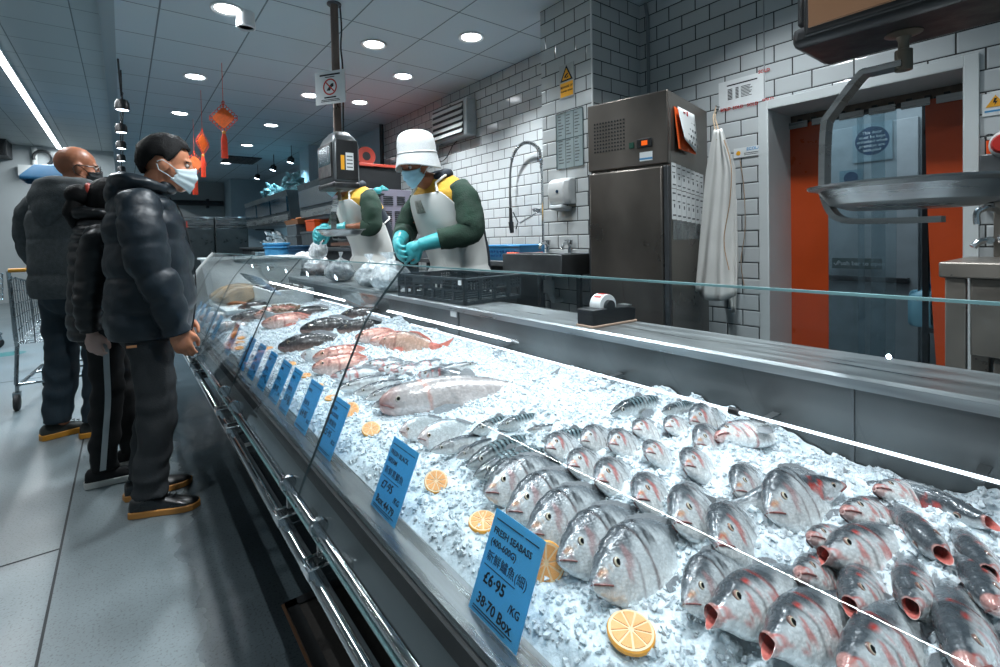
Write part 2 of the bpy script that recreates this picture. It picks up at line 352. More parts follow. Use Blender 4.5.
# dark store beyond, shelf with bottles
sh = thing('storage_shelf', 'dark storage shelf in the shadow behind the doorway at right', 'shelf', (4.2,.5,0))
b = MB(sh.location)
for z in (.55,1.25,1.8): b.box2((4.0,-.4,z),(4.5,.78,z+.03))
b.build('shelf_board', DARK, sh)
for y in (-.38,.76):
    b = MB(sh.location); b.box2((4.0,y,0),(4.04,y+.03,2.0)); b.box2((4.46,y,0),(4.5,y+.03,2.0)); b.build('upright', DARK, sh)
b = MB(sh.location); b.box2((4.48,-.4,0),(4.5,.78,2.0)); b.build('back_panel', mat('dark_teal_panel',(24,40,46),.6,0,.6,18), sh)
JUGM = mat('jug_plastic',(130,190,210),.35,0,.06)
for k,(px_,py_) in enumerate(((927,328),(944,329))):
    c = atX(px_,py_+9,4.08)
    j = thing('plastic_jug', 'pale blue jug %s on the store shelf' % ('nearest the curtain strips' if k==0 else 'half hidden by the steel sink unit'), 'jug', (4.08, c.y, .58), 0, 'jugs on the store shelf')
    b = MB(); b.loft([[Vector((sx*w,sy*d,z)) for sx,sy in ((-1,-.6),(-.6,-1),(.6,-1),(1,-.6),(1,.6),(.6,1),(-.6,1),(-1,.6))] for z,w,d in ((0,.06,.075),(.02,.07,.088),(.17,.07,.088),(.21,.055,.07),(.235,.022,.024),(.25,.022,.024))]); b.build('bottle', JUGM, j, ang=50)
    b = MB(); b.cyl((0,0,.25),(0,0,.275),.024); b.build('cap', BLUEP, j)
    b = MB(); b.tube(spline([(.0,.045,.225),(.0,.075,.215),(.0,.085,.17),(0,.08,.13)],5),.01,8); b.build('handle', JUGM, j)
# strip curtain
CLEAR = glassmat('clear_pvc', (.80,.86,.88), .8, .06, (.45,.55,.60), .22)
OPVC = mat('orange_pvc',(178,66,20),.35,0,.15,4,.05,10, spec=.5)
XC = 3.40
sc_ = thing('strip_curtain', 'strip curtain of orange and clear plastic strips hung in the doorway', 'curtain', (XC,.9,1.93))
b = MB(sc_.location); b.box2((XC+.006,y0+.005,1.875),(XC+.016,y1-.005,1.947)); b.build('hanging_rail', mat('rail_brown_steel',(112,100,90),.4,.6,.3,20), sc_)
b = MB(sc_.location)
for k in range(22): b.box2((XC-.012,y0+.02+k*.0385,1.885),(XC+.004,y0+.045+k*.0385,1.90 if k%2 else 1.915)); 
b.build('hooks', DARK, sc_)
def strip(ya, yb, m_, lab, sway=0, dx=0, zb=.03):
    b_ = MB(sc_.location); n = 14
    rings = []
    for k in range(n+1):
        t = k/n; z = 1.89+(zb-1.89)*t; s_ = sway*t*t; bow = .012*math.sin(PI*t)
        yc = (ya+yb)/2+s_; hw = (yb-ya)/2
        ring = [Vector((XC+dx+.006*math.cos(PI*u*.8)*(.4+t)+bow, yc+hw*u, z)) for u in (-1,-.5,0,.5,1)]
        rings.append(ring+[Vector((p_.x-.003,p_.y,p_.z)) for p_ in reversed(ring)])
    b_.loft(rings); o_ = b_.build('strip', m_, sc_, ang=50, label=lab); return o_
strip(1.112,1.32,OPVC,'orange strip at the far side',.0,-.004)
strip(.47,.655,OPVC,'orange strip at the near side',-.075,-.01)
strip(.93,1.118,CLEAR,'clear strip'); strip(.83,.96,CLEAR,'clear strip',.0,-.008); strip(.775,.89,CLEAR,'clear strip',.02,-.016)
for k in range(6):
    b = MB(sc_.location); yy = y0+.03+k*.145; b.box2((XC-.022,yy,1.86),(XC-.016,yy+.12,1.90)); b.build('clamp_plate', STEEL, sc_)
# ---------------------------------------------------------------- things on the right wall
XW = 3.1
def onwall(px_, py_, X=XW-.004): return atX(px_, py_, X)
a, c = onwall(718,73), onwall(766,108)
n1, M1 = plate('wall_notice', 'white printed notice with red SOLD stickers on the tiles above the apron', 'notice', (XW-.004,(a.y+c.y)/2,(a.z+c.z)/2-.01), .29, .175, PAPER, th=.002)
lines(M1, [(-.09,.10,.055,.008)]+[(-.085,-.055,.03-.009*k,.005) for k in range(8)]+[(-.035,-.015,.03-.009*k,.005) for k in range(8)]+[(0,.05+.03*random.random(),.03-.009*k,.004) for k in range(8)], INK, n1, z=.0015)
for sx,sy in ((-.10,-.092),(-.02,-.094),(.07,-.096),(.16,-.09),(.14,.088)): text('sticker', 'SOLD', .027, fl(M1, sx, sy, .002), RED, n1)
a, c = onwall(736,155), onwall(759,149)
e1, M1 = plate('label_strip', 'small white wall label with blue ECOLAB lettering beside the apron', 'label', (XW-.004,(a.y+c.y)/2,(a.z+c.z)/2), .17, .065, PAPER, th=.002)
text('lettering','ECOLAB',.026,fl(M1,.045,.018,.002),BLUEP,e1); lines(M1,[(-.02,.075,-.005,.005),(-.02,.075,-.015,.004),(-.085,.085,-.029,.004)],GREYINK,e1,z=.0015); disc(M1,-.055,.0,.014,YELLOW,e1,'hazard_spot',z=.0015)
a = onwall(994,104)
g1, M1 = plate('electric_warning_sign', 'small white sign with yellow warning triangle right of the doorway', 'sign', (XW-.004,a.y-.005,a.z), .085, .10, PAPER, th=.002)
b = MB(); b.prism([(-.032,-.012),(.032,-.012),(0,.04)], 'z', .0015, .0025); b.xf(M1); b.build('triangle', YELLOW, g1)
b = MB(); b.prism([(-.004,.026),(.006,.026),(.0,.012),(.007,.012),(-.004,-.008),(-.001,.006),(-.008,.006)], 'z', .0025, .0032); b.xf(M1); b.build('lightning_bolt', INK, g1); lines(M1,[(-.035,.035,-.03,.008)],BLUEP,g1,z=.0015)
# hose box and reel at right frame edge
a = onwall(990,175,XW-.06)
hb = thing('hose_connection_box', 'grey steel box on the tiles right of the doorway', 'box', (XW,a.y-.05,a.z))
b = MB(); b.box((-.05,0,0),(.1,.16,.18)); b.build('housing', DSTEEL, hb, bevel=.006)
b = MB(); b.tube(spline([(-.03,.10,.02),(-.06,.14,.0),(-.08,.11,-.05)],6),.008,8); b.build('hose_loop', WHITEP, hb)
kn = thing('orange_spray_handle', 'orange handled spray knife hanging from a hook right of doorway', 'tool', (XW-.02, onwall(990,150).y, onwall(990,150).z))
b = MB(); b.cyl((0,0,-.05),(0,0,.04),.009,.011,10); b.build('grip', ORANGE, kn); b = MB(); b.tube(arc((0,0,.055),.014,-90,200,10,(0,1,0)),.003,6); b.build('hanging_loop', DARK, kn)
bl = thing('red_warning_ball', 'round red and white hose reel end at the right frame edge', 'hose reel', (XW-.09, onwall(1009,146).y, onwall(1009,146).z))
b = MB(); b.ell((0,0,0),(.05,.055,.06)); b.build('cover', WHITEP, bl); b = MB(); b.lathe([(.0,.052),(.036,.05),(.045,.03),(.0,.03)],(0,0,0),20,(-1,0,0)); b.build('red_face', RED, bl)
# conduit
cd = MB(); a = onwall(649,60)
cd.tube([(XW-.014,2.175,2.91)]+[(XW-.014,a.y,2.80),(XW-.014,a.y,0.0)],.012,10)
tag(cd.build('conduit_pipe', mat('grey_pipe',(128,134,136),.5)), 'grey conduit pipe running down the tiled corner above the fridge', 'pipe')
cd = MB(); cd.tube([(XW-.004,onwall(764,50).y,2.90),(XW-.004,onwall(764,50).y,2.02)],.004,6)
tag(cd.build('thin_cable', mat('cable_white',(150,155,156),.5)), 'thin pale cable running down the tiles above the notice', 'cable')
# ---------------------------------------------------------------- fridge
FR = thing('upright_fridge', 'tall stainless steel upright fridge against the tiled wall', 'fridge', (2.37,1.536,0), math.atan2(.98,-.2))
# local x = along the front to the far side, local -y = into depth
FW, FD, FH = .50, .66, 2.0
FST = mat('fridge_steel', (112,106,100), .33, .85, .45, 2.2, .06, 30, stretch=(1,1,.6))
FST2 = mat('fridge_side_steel', (120,116,110), .3, .85, .4, 2, .04, 30)
b = MB(); b.box2((0,-FD,.1),(FW,-.03,FH)); b.build('body', FST2, FR, bevel=.006)
b = MB(); b.box2((0,-.03,1.60),(FW,0,FH)); b.build('control_panel', FST, FR, bevel=.006)
b = MB(); b.box2((.03,-.035,.12),(FW-.012,.015,1.585)); b.build('door', FST, FR, bevel=.01)
b = MB(); b.box2((0,-.03,.12),(.028,.006,1.585)); b.build('door_frame', DARK, FR, bevel=.004, label='dark edge strip of the door')
b = MB(); b.box2((FW-.012,-.03,.12),(FW,.004,1.585)); b.build('door_frame', DARK, FR, bevel=.003, label='dark edge strip of the door')
b = MB()
for i in range(11):
    for j in range(9): b.cyl((FW-.05-i*.019,.0005,1.88-j*.021),(FW-.05-i*.019,.0025,1.88-j*.021),.0055,n=8)
b.build('vent', BLACKP, FR)
b = MB(); b.box2((.09,0,1.70),(.18,.008,1.75)); dd = b.build('display', BLACKP, FR, bevel=.003)
b = MB(); b.box2((.115,.008,1.712),(.15,.0095,1.738)); b.build('digits', emat('amber_led',(255,110,40),.9), dd)
b = MB(); b.box2((.20,0,1.705),(.225,.007,1.738)); b.build('switch', mat('green_switch',(20,70,55),.4), FR)
b = MB(); b.box2((.09,0,1.625),(.165,.0015,1.675)); lbl = b.build('rating_label', PAPER, FR); b = MB(); b.box2((.09,.0012,1.632),(.165,.002,1.642)); b.build('blue_stripe', BLUEP, lbl)
for x in (.05,FW-.05):
    for y in (-.08,-FD+.06):
        b = MB(); b.cyl((x,y,0),(x,y,.1),.025); b.build('leg', DARK, FR)
# papers on the fridge's near side (local x = 0 face, facing -x)
R_ = FR.rotation_euler.z; ftm = Matrix.Translation(FR.location) @ Matrix.Rotation(R_,4,'Z')
def fside(u, z, o=.003): return ftm @ Vector((-o, -u, z))
fn = (ftm.to_3x3() @ Vector((0,-1,0)), Vector((0,0,1)))   # u direction, up
def leaflet(u, z, w, h, lab, lean=0):
    c_ = fside(u, z); t_, Mx = plate('price_leaflet', lab, 'paper', c_, w, h, PAPER, normal=fn, th=.0012, group='leaflets taped to the fridge side')
    lines(Mx, [(-w*.35,w*.3,h*.36,h*.05),(-w*.35,w*.2,h*.12,h*.04),(-w*.1,w*.15,-h*.05,h*.12),(-w*.3,w*.36,-h*.36,h*.05)], GREYINK, t_, z=.0008)
ORD = ['nearest the fridge door','second from the door','third from the door','fourth from the door','fifth from the door','sixth from the door','nearest the apron']
for r in range(2):
    for k in range(7):
        leaflet(.07+k*.076, (1.535,1.375)[r]-(k*.004), .07, (.14,.17)[r], 'white printed leaflet in the %s row on the fridge side, %s' % (('upper','lower')[r], ORD[k]))
c_ = fside(.30, 1.23); t_, Mx = plate('plastic_sheet', 'clear plastic sheet taped on fridge side under the leaflets', 'sheet', c_, .5, .11, glassmat('sheet_film',(.8,.84,.85),1,.25,(.6,.65,.66)), normal=fn, th=.001)
cal = thing('wall_calendar', 'orange calendar with a curled white page on the fridge side', 'calendar', fside(.22,1.80))
Mx = basis((0,0,0), *fn)
b = MB(); b.box((0,-.0,.012),(.27,.24,.004)); b.xf(Mx @ Matrix.Rotation(math.radians(-6),4,'X')); b.build('backing', ORANGEP, cal)
b = MB(); b.grid(lambda u,v: Vector((-.13+.27*u, .12-.19*v-.04*u*v, .018+.012*math.sin(v*2.2)+.03*v*v*(1-u))), 8, 8); b.xf(Mx); pg = b.build('page', PAPER, cal, solid=.001)
b = MB()
for i in range(6):
    for j in range(4): b.box((-.10+.042*i, .05-.034*j-.04*i/6*j/4, .026+.006*j),(.02,.014,.001))
b.xf(Mx); b.build('dates', GREYINK, pg)
b = MB(); b.box((-.04,.10,.024),(.03,.008,.001)); b.box((.005,.10,.024),(.022,.026,.001)); b.xf(Mx); b.build('month_heading', RED, pg)
b = MB()
for k in range(3): b.box((-.03+.035*k,-.098,.018),(.02,.018,.002))
b.xf(Mx); b.build('gilt_lettering', YELLOW, cal)
# ---------------------------------------------------------------- hanging aprons
APR = mat('pvc_apron',(206,206,202),.38,0,.08,6,.06,20, spec=.5)
def apron(name, lab, X, pts_l, pts_r, zs, fold, seed, group):
    rn = random.Random(seed); t_ = thing(name, lab, 'apron', (X, (pts_l[0]+pts_r[0])/2, zs[0]), 0, group)
    b_ = MB(t_.location); n = 26; m_ = 30; ph = rn.random()*6
    def fn_(u, v):
        k = v*(len(zs)-1); i = min(int(k), len(zs)-2); f_ = k-i
        L_ = lambda q: q[i]*(1-f_)+q[i+1]*f_
        yl, yr, z = L_(pts_l), L_(pts_r), L_(zs)
        y = yl+(yr-yl)*u
        amp = fold*(.35+.9*v)
        x = X-.015-amp*(.5+.5*math.sin(u*17+ph+v*1.5))-amp*.5*math.sin(u*7+v*4+ph)
        return Vector((x, y, z-.05*math.sin(u*PI)*v*(1 if seed%2 else -.6)))
    b_.grid(fn_, n, m_); b_.build('sheet', APR, t_, ang=180, solid=.002)
    return t_
za = lambda px_,py_,X=3.0: atX(px_,py_,X)
ap = apron('hanging_apron','white plastic apron hanging by its strings beside the fridge', 2.68,
      [atX(x_,y_,2.68).y for x_,y_ in ((716,134),(709,180),(703,230),(697,287))], [atX(x_,y_,2.68).y for x_,y_ in ((724,134),(737,158),(738,210),(740,290))], [atX(718,y_,2.68).z for y_ in (130,170,225,292)], .022, 3, None)
b = MB(ap.location); hk = atX(716,106,3.06)
b.tube([atX(717,140,2.66), atX(713,118,2.85), hk, atX(715,118,2.85), atX(721,138,2.66)], .004, 6); b.build('neck_string', mat('string',(170,150,125),.8), ap)
b = MB(ap.location); b.tube(spline([atX(724,140,2.645),atX(731,165,2.63),atX(730,200,2.625),atX(724,240,2.635),atX(729,270,2.63)],6), .003, 6); b.build('waist_string', mat('string2',(170,140,110),.8), ap)
b = MB(ap.location); b.cyl(hk, hk+Vector((.05,0,0)), .006, n=8); b.build('hook', STEEL, ap)
ap2 = apron('hanging_apron','folded white apron corner hanging lower behind the first apron', 3.05, [atX(x_,y_,3.05).y for x_,y_ in ((722,200),(724,260),(733,312))], [atX(x_,y_,3.05).y for x_,y_ in ((738,200),(740,270),(737,312))], [atX(730,y_,3.05).z for y_ in (200,262,313)], .01, 8, None)
b = MB(ap2.location); b.tube(spline([atX(740,160,3.08),atX(744,190,3.07),atX(745,230,3.07),atX(741,262,3.07),atX(745,290,3.07)],6), .003, 6); b.build('waist_string', mat('string3',(150,130,110),.8), ap2)
# ---------------------------------------------------------------- pillar things
XP = 2.556
a, c = atX(556.5,115,XP), atX(584,165,XP)
po, M1 = plate('poster_frame', 'glazed price poster in a frame on the tiled pillar', 'poster', (XP-.002,(a.y+c.y)/2,(a.z+c.z)/2), abs(a.y-c.y), abs(a.z-c.z), mat('poster_board',(142,156,158),.4))
w, h = abs(a.y-c.y), abs(a.z-c.z)
rows_ = []
for k in range(16):
    y_ = h*.44-k*h*.056
    if k in (7,): continue
    for xa in (-.42,-.12,.2): rows_.append((w*xa, w*(xa+.1+.1*random.random()), y_, h*.018))
lines(M1, rows_, GREYINK, po, z=.0021); lines(M1, [(-w/2,w/2,h*.02,h*.02),(-w*.16,-w*.14,0,h),(w*.15,w*.17,0,h)], mat('poster_rule',(70,86,88),.5), po, 'ruling', z=.0021)
b = MB(); b.tube([(-w/2,-h/2,.004),(w/2,-h/2,.004),(w/2,h/2,.004),(-w/2,h/2,.004)], .004, 6, loop=True); b.xf(M1); b.build('frame', mat('frame_grey',(90,104,106),.4), po)
a, c = atX(560.5,70,XP), atX(573.5,92,XP)
ws, M1 = plate('caution_sign', 'yellow and black hand trap warning sign on the tiled pillar', 'sign', (XP-.002,(a.y+c.y)/2,(a.z+c.z)/2), .145, .24, mat('sign_white',(170,174,174),.5))
b = MB(); b.prism([(-.062,.0),(.062,.0),(0,.112)],'z',.002,.003); b.xf(M1); b.build('triangle_border', INK, ws)
b = MB(); b.prism([(-.044,.010),(.044,.010),(0,.09)],'z',.003,.004); b.xf(M1); b.build('triangle', YELLOW, ws)
b = MB(); b.prism([(-.02,.022),(-.004,.022),(.0,.034),(.018,.046),(.012,.054),(-.004,.046),(-.016,.036)],'z',.004,.005); b.prism([(.004,.016),(.022,.028),(.018,.034),(.0,.022)],'z',.004,.005); b.xf(M1); b.build('hand_symbol', INK, ws)
b = MB(); b.box((0,-.06,.0025),(.125,.10,.001)); b.xf(M1); b.build('caption_panel', YELLOW, ws)
text('lettering','BEWARE OF',.022,fl(M1,0,-.042,.0035),INK,ws); text('lettering','TRAPPED HANDS',.0155,fl(M1,0,-.072,.0035),INK,ws)
sd = thing('soap_dispenser','white wall soap dispenser on the tiled pillar above the hand basin','dispenser',(XP,2.50,1.50))
b = MB(); b.loft([[Vector((x_,y_,z)) for x_,y_ in ((0,-.1),(-d*.7,-.1),(-d,-.075),(-d,.075),(-d*.7,.1),(0,.1))] for z,d in ((-.06,.075),(-.03,.10),(.05,.11),(.10,.10),(.125,.06))]); b.build('housing', WHITEP, sd, bevel=.006)
b = MB(); b.box((-.055,0,-.085),(.11,.13,.03),M=Matrix.Rotation(.15,3,'Y')); b.build('push_lever', mat('lever_grey',(180,186,188),.4), sd, bevel=.008)
b = MB(); b.cyl((-.107,-.02,.03),(-.112,-.02,.03),.012); b.build('window', mat('blue_grey',(50,70,90),.3), sd)
# ---------------------------------------------------------------- hand basin, far wall faucet, heater
hbz = thing('hand_basin','steel box hand basin with taps below the soap dispenser','basin',(2.50,2.53,.95))
b = MB(); b.loft([[Vector((x_,y_,z)) for x_,y_ in ((0,2.25),(0,2.84),(-.01-.30,2.84),(-.31,2.25))] for z in (-.06,.13)],caps=(True,False))
b = MB((0,2.53,0)); L_ = [(-.26,2.24),(-.26,2.86),(.05,2.86),(.05,2.24)]; I_ = [(-.24,2.26),(-.24,2.84),(.03,2.84),(.03,2.26)]
b.loft([[Vector((x_,y_,z)) for x_,y_ in q_] for q_,z in ((L_,.0),(L_,.14),(I_,.14),(I_,.03))],caps=(True,True)); b.build('bowl', DSTEEL, hbz, bevel=.004)
for k,y_ in enumerate((-.10,.13)):
    b = MB(); b.cyl((.02,y_,.14),(.02,y_,.20),.016,.014); b.tube(spline([(.02,y_,.19),(-.03,y_-.02,.215),(-.10,y_-.05,.20),(-.115,y_-.055,.17)],6),.011,10); tp = b.build('tap', CHROME, hbz)
    b = MB(); b.cyl((.02,y_,.20),(.02,y_,.235),.018,.022); b.box((.0,y_,.232),(.06,.016,.008)); b.build('tap_lever', CHROME, tp, bevel=.002)
b = MB(); b.tube([(-.1,0,0),(-.1,0,-.12),(-.06,.0,-.2),(.02,0,-.2)],.022,12); b.cyl((-.1,0,-.05),(-.1,0,-.14),.04); b.build('waste_pipe', WHITEP, hbz)
b = MB(); b.box((.0,-.2,-.475),(.03,.03,.95)); b.build('leg', DSTEEL, hbz); b = MB(); b.box((.0,.2,-.475),(.03,.03,.95)); b.build('leg', DSTEEL, hbz)
# prep sink bench further along the wall
bn = thing('prep_sink_bench','dark steel prep sink bench along the bright tiled wall','bench',(2.75,3.6,0))
b = MB(bn.location); b.box2((2.4,2.90,.98),(3.09,4.68,1.02)); b.build('top', DSTEEL, bn, bevel=.004)
b = MB(bn.location); b.box2((2.45,2.95,.10),(3.05,4.4,.98)); b.build('cabinet', DARK, bn, bevel=.004)
for y_ in (2.98,4.42):
    for x_ in (2.45,3.03):
        b = MB(bn.location); b.cyl((x_,y_,0),(x_,y_,.12),.02); b.build('leg', DSTEEL, bn)
sf = thing('spray_tap','tall chrome pre-rinse spray tap with spring hose at the tiled wall','tap',(2.99,atX(543,240,2.99).y,1.02))
X_ = 2.99; P_ = lambda x_,y_: atX(x_,y_,X_)
b = MB(sf.location); b.tube([(X_,P_(543,240).y,1.02),P_(543,215),P_(541.5,165)],.011,10); b.build('riser', CHROME, sf)
hose = spline([P_(541.5,168),P_(540,152),P_(533,144),P_(524,143),P_(516,150),P_(511,165),P_(510,190),P_(510.5,215)],6)
b = MB(sf.location); b.tube(hose,.011,8); b.build('hose', DSTEEL, sf)
sp_ = []
for i in range(len(hose)-14):
    d_ = (hose[i+1]-hose[i]).normalized(); a_, c_ = frame_of(d_)
    for k in range(5):
        q_ = hose[i].lerp(hose[i+1],k/5); t_ = k/5*2*PI; sp_.append(q_+(a_*math.cos(t_)+c_*math.sin(t_))*.017)
b = MB(sf.location); b.tube(sp_,.0035,5); b.build('spring', CHROME, sf)
b = MB(sf.location); b.cyl(P_(510.5,208),P_(511,222),.016,.018); b.cyl(P_(511,222),P_(512,233),.026,.02); b.build('spray_head', BLACKP, sf)
b = MB(sf.location); b.tube([P_(513,212),P_(518,222),P_(516,229)],.006,6); b.build('trigger', DARK, sf)
b = MB(sf.location); b.tube([P_(543,213),P_(537,212),P_(532,216),P_(520,223)],.009,8); b.cyl(P_(541,210),P_(534,210),.018); b.build('swivel_spout', CHROME, sf)
rp_ = atX(558,238,2.6)
bk = thing('blue_basket','blue plastic basket on the prep bench by the spray tap','basket',(2.66,atX(513,250,2.66).y,1.02))
b = MB(); w_ = .27
b.loft([[Vector((sx*x_,sy*y_,z)) for sx,sy in ((-1,-1),(1,-1),(1,1),(-1,1))] for z,x_,y_ in ((0,.14,.25),(.13,.16,.28),(.13,.168,.288),(.115,.168,.288),(.115,.158,.278),(.01,.135,.245))],caps=(True,True)); b.build('basket_body', BLUEP, bk, bevel=.003)
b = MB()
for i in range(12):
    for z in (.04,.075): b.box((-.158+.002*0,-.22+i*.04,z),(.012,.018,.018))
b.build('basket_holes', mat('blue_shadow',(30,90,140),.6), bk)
cbd = thing('cutting_board','orange chopping board at the end of the prep bench','board',(2.62,3.04,1.02))
b = MB(); b.box((0,0,.035),(.3,.12,.07)); b.build('board', ORANGE, cbd, bevel=.006); b=MB(); b.box((0,-.03,.085),(.2,.03,.03)); b.build('grip', mat('dark_red',(120,40,30),.5), cbd, bevel=.008)
a, c = atX(435,112,2.98), atX(468.5,101,2.98)
ac = thing('wall_heater','silver louvred fan heater mounted on the bright tiled wall','heater',(2.98,4.72,2.54))
b = MB(); b.box2((-.02,-.36,-.20),(.118,.38,.20)); b.build('casing', mat('heater_silver',(176,182,184),.35,.6), ac, bevel=.012)
b = MB(); b.box2((-.028,-.30,-.17),(-.015,.34,.17)); b.build('outlet', mat('heater_dark',(48,52,54),.5), ac)
for k in range(5):
    b = MB(); b.box((-.036,.02,-.145+k*.068),(.01,.64,.052),M=Matrix.Rotation(.5,3,'Y')); b.build('louvre', CREAM, ac, bevel=.003)
b = MB(); b.box2((-.0,.44,-.27),(.11,.54,-.17)); b.build('switch_box', CREAM, ac, bevel=.006)
b = MB(); b.tube(spline([(.08,.47,-.27),(.09,.40,-.38),(.09,.25,-.36),(.09,.10,-.24),(.09,0,-.2)],6),.006,6); b.build('cable', DARK, ac)
# right sink unit
su = thing('steel_sink_unit','steel hand sink unit with wall taps at the right frame edge','sink',(2.8,.2,0))
SUS = mat('unit_steel',(140,134,126),.35,.6,.15)
b = MB(su.location); b.box2((2.5,-.6,1.015),(3.08,.445,1.075)); b.build('top', SUS, su, bevel=.006)
b = MB(su.location); b.box2((2.53,-.55,.72),(3.07,.36,1.015)); b.box2((2.55,-.5,.35),(3.05,.30,.72)); b.build('cabinet', SUS, su, bevel=.005)
for y_ in (.40,-.55):
    for x_ in (2.52,3.04):
        b = MB(su.location); b.box2((x_,y_-.03,0),(x_+.04,y_+.03,1.015)); b.build('leg', SUS, su, bevel=.004)
b = MB(su.location); b.box2((3.06,-.6,1.075),(3.085,.36,1.32)); b.build('splashback', SUS, su, bevel=.004)
q = atX(998,240,2.98); b = MB(su.location); b.cyl((3.06,q.y+.02,q.z),(2.93,q.y+.02,q.z),.016); b.tube(spline([(2.95,q.y+.02,q.z),(2.93,q.y+.05,q.z-.005),(2.92,q.y+.07,q.z-.03)],5),.014,10); b.cyl((2.99,q.y+.0,q.z+.0),(2.99,q.y-.08,q.z+.01),.02); b.build('tap', CHROME, su)
q = atX(998,212,2.98); b = MB(su.location); b.tube(spline([(3.06,q.y+.0,q.z),(2.98,q.y+.03,q.z+.02),(2.95,q.y+.06,q.z),(2.95,q.y+.06,q.z-.05)],6),.013,10); b.build('tap', CHROME, su)
# ================================================================ fish counter
DC = thing('fish_counter','long stainless steel fish display counter with inclined glass front and ice bed','counter',(.9,2.0,0))
YN, YF = -1.3, 4.75
O_ = DC.location
LIPM = mat('lip_steel',(150,156,158),.28,.9,.25,4,.04,60,stretch=(14,.8,14))
b = MB(O_); b.prism([(.36,.615),(.36,.643),(.365,.648),(.425,.643),(.44,.60),(.44,.56),(.43,.56),(.43,.60),(.37,.612)],'y',YN,YF)
def xz(poly): return poly
def sect(poly, y0, y1, name, m_, **k):
    b_ = MB(O_); b_.loft([[Vector((x,y_,z)) for x,z in poly] for y_ in (y0,y1)]); return b_.build(name, m_, DC, **k)
sect([(.36,.612),(.36,.643),(.365,.648),(.425,.643),(.445,.60),(.445,.56),(.43,.56),(.428,.60),(.375,.608)], YN,YF,'tray_lip',LIPM)
sect([(.352,.605),(.352,.640),(.36,.640),(.36,.605)], YN,YF,'seal_strip',RUBBER)
sect([(.37,.47),(.365,.61),(.375,.61),(.39,.465),(.60,.44),(.60,.43),(.385,.455)], YN,YF,'front_panel',mat('front_panel_steel',(134,140,142),.42,.35,.2,3,.05,40,stretch=(1,.5,1)))
sect([(.64,.0),(.64,.45),(1.40,.45),(1.40,.0)], YN,YF,'base_cabinet',DARK)
sect([(.43,.56),(.43,.59),(1.2,.66),(1.2,.63)], YN,YF,'ice_well',DSTEEL)
PANM = mat('back_panel_steel',(104,108,109),.38,.75,.42,3.2,.05,30,stretch=(1,1,.8))
sect([(1.2,.60),(1.2,.895),(1.215,.895),(1.215,.60)], YN,YF,'back_panel',PANM)
sect([(1.192,.872),(1.192,.893),(1.20,.899),(1.25,.893),(1.455,.893),(1.46,.86),(1.40,.86),(1.40,.44),(1.38,.44),(1.38,.86),(1.22,.872)], YN,YF,'worktop',STEELH)
for k,ys in enumerate((.35,1.87,3.4)):
    b = MB(O_); b.box2((1.1955,ys-.004,.66),(1.2,ys+.004,.872)); b.build('panel_joint', DSTEEL, DC)
GLASS = glassmat('counter_glass',(.95,.975,.98),1.0)
GEDGE = mat('glass_edge',(150,200,205),.15,0,.1,10,trans=.3)
GP = [(.301,.577),(.305,.592),(.326,.645),(.352,.70),(.405,.822),(.445,.91),(.486,.996),(.54,1.066),(.60,1.134)]
SEAMS = [YN, 1.2, 2.18, 3.16, 4.14, YF]
for i in range(5):
    y0,y1 = SEAMS[i]+.0022, SEAMS[i+1]-.0022
    pane = MB(O_)
    outer = spline([(x,0,z) for x,z in GP],3); 
    inner = []
    for k,p_ in enumerate(outer):
        d_ = (outer[min(k+1,len(outer)-1)]-outer[max(k-1,0)]).normalized(); nrm = Vector((d_.z,0,-d_.x)); inner.append(p_+nrm*.004)
    ring = [Vector(p_) for p_ in outer]+list(reversed(inner))
    pane.loft([[Vector((p_.x,y_,p_.z)) for p_ in ring] for y_ in (y0,y1)], caps=(False,False))
    go = pane.build('glass_panel', GLASS, DC, ang=30)
    for y_,nm in ((y0,-1),(y1,1)):
        e_ = MB(O_); e_.loft([[Vector((p_.x,y_,p_.z)) for p_ in ring],[Vector((p_.x,y_+nm*.0008,p_.z)) for p_ in ring]]); e_.build('side_edge', mat('seam_edge',(40,56,60),.3) if i==0 and nm<0 else bpy.data.materials['seam_edge'], go)
    e_ = MB(O_); e_.box2((.5985,y0,1.133),(.6045,y1,1.136)); e_.build('top_edge', GEDGE, go)
    e_ = MB(O_); e_.box2((.299,y0,.572),(.309,y1,.577)); e_.build('bottom_edge', GEDGE, go)
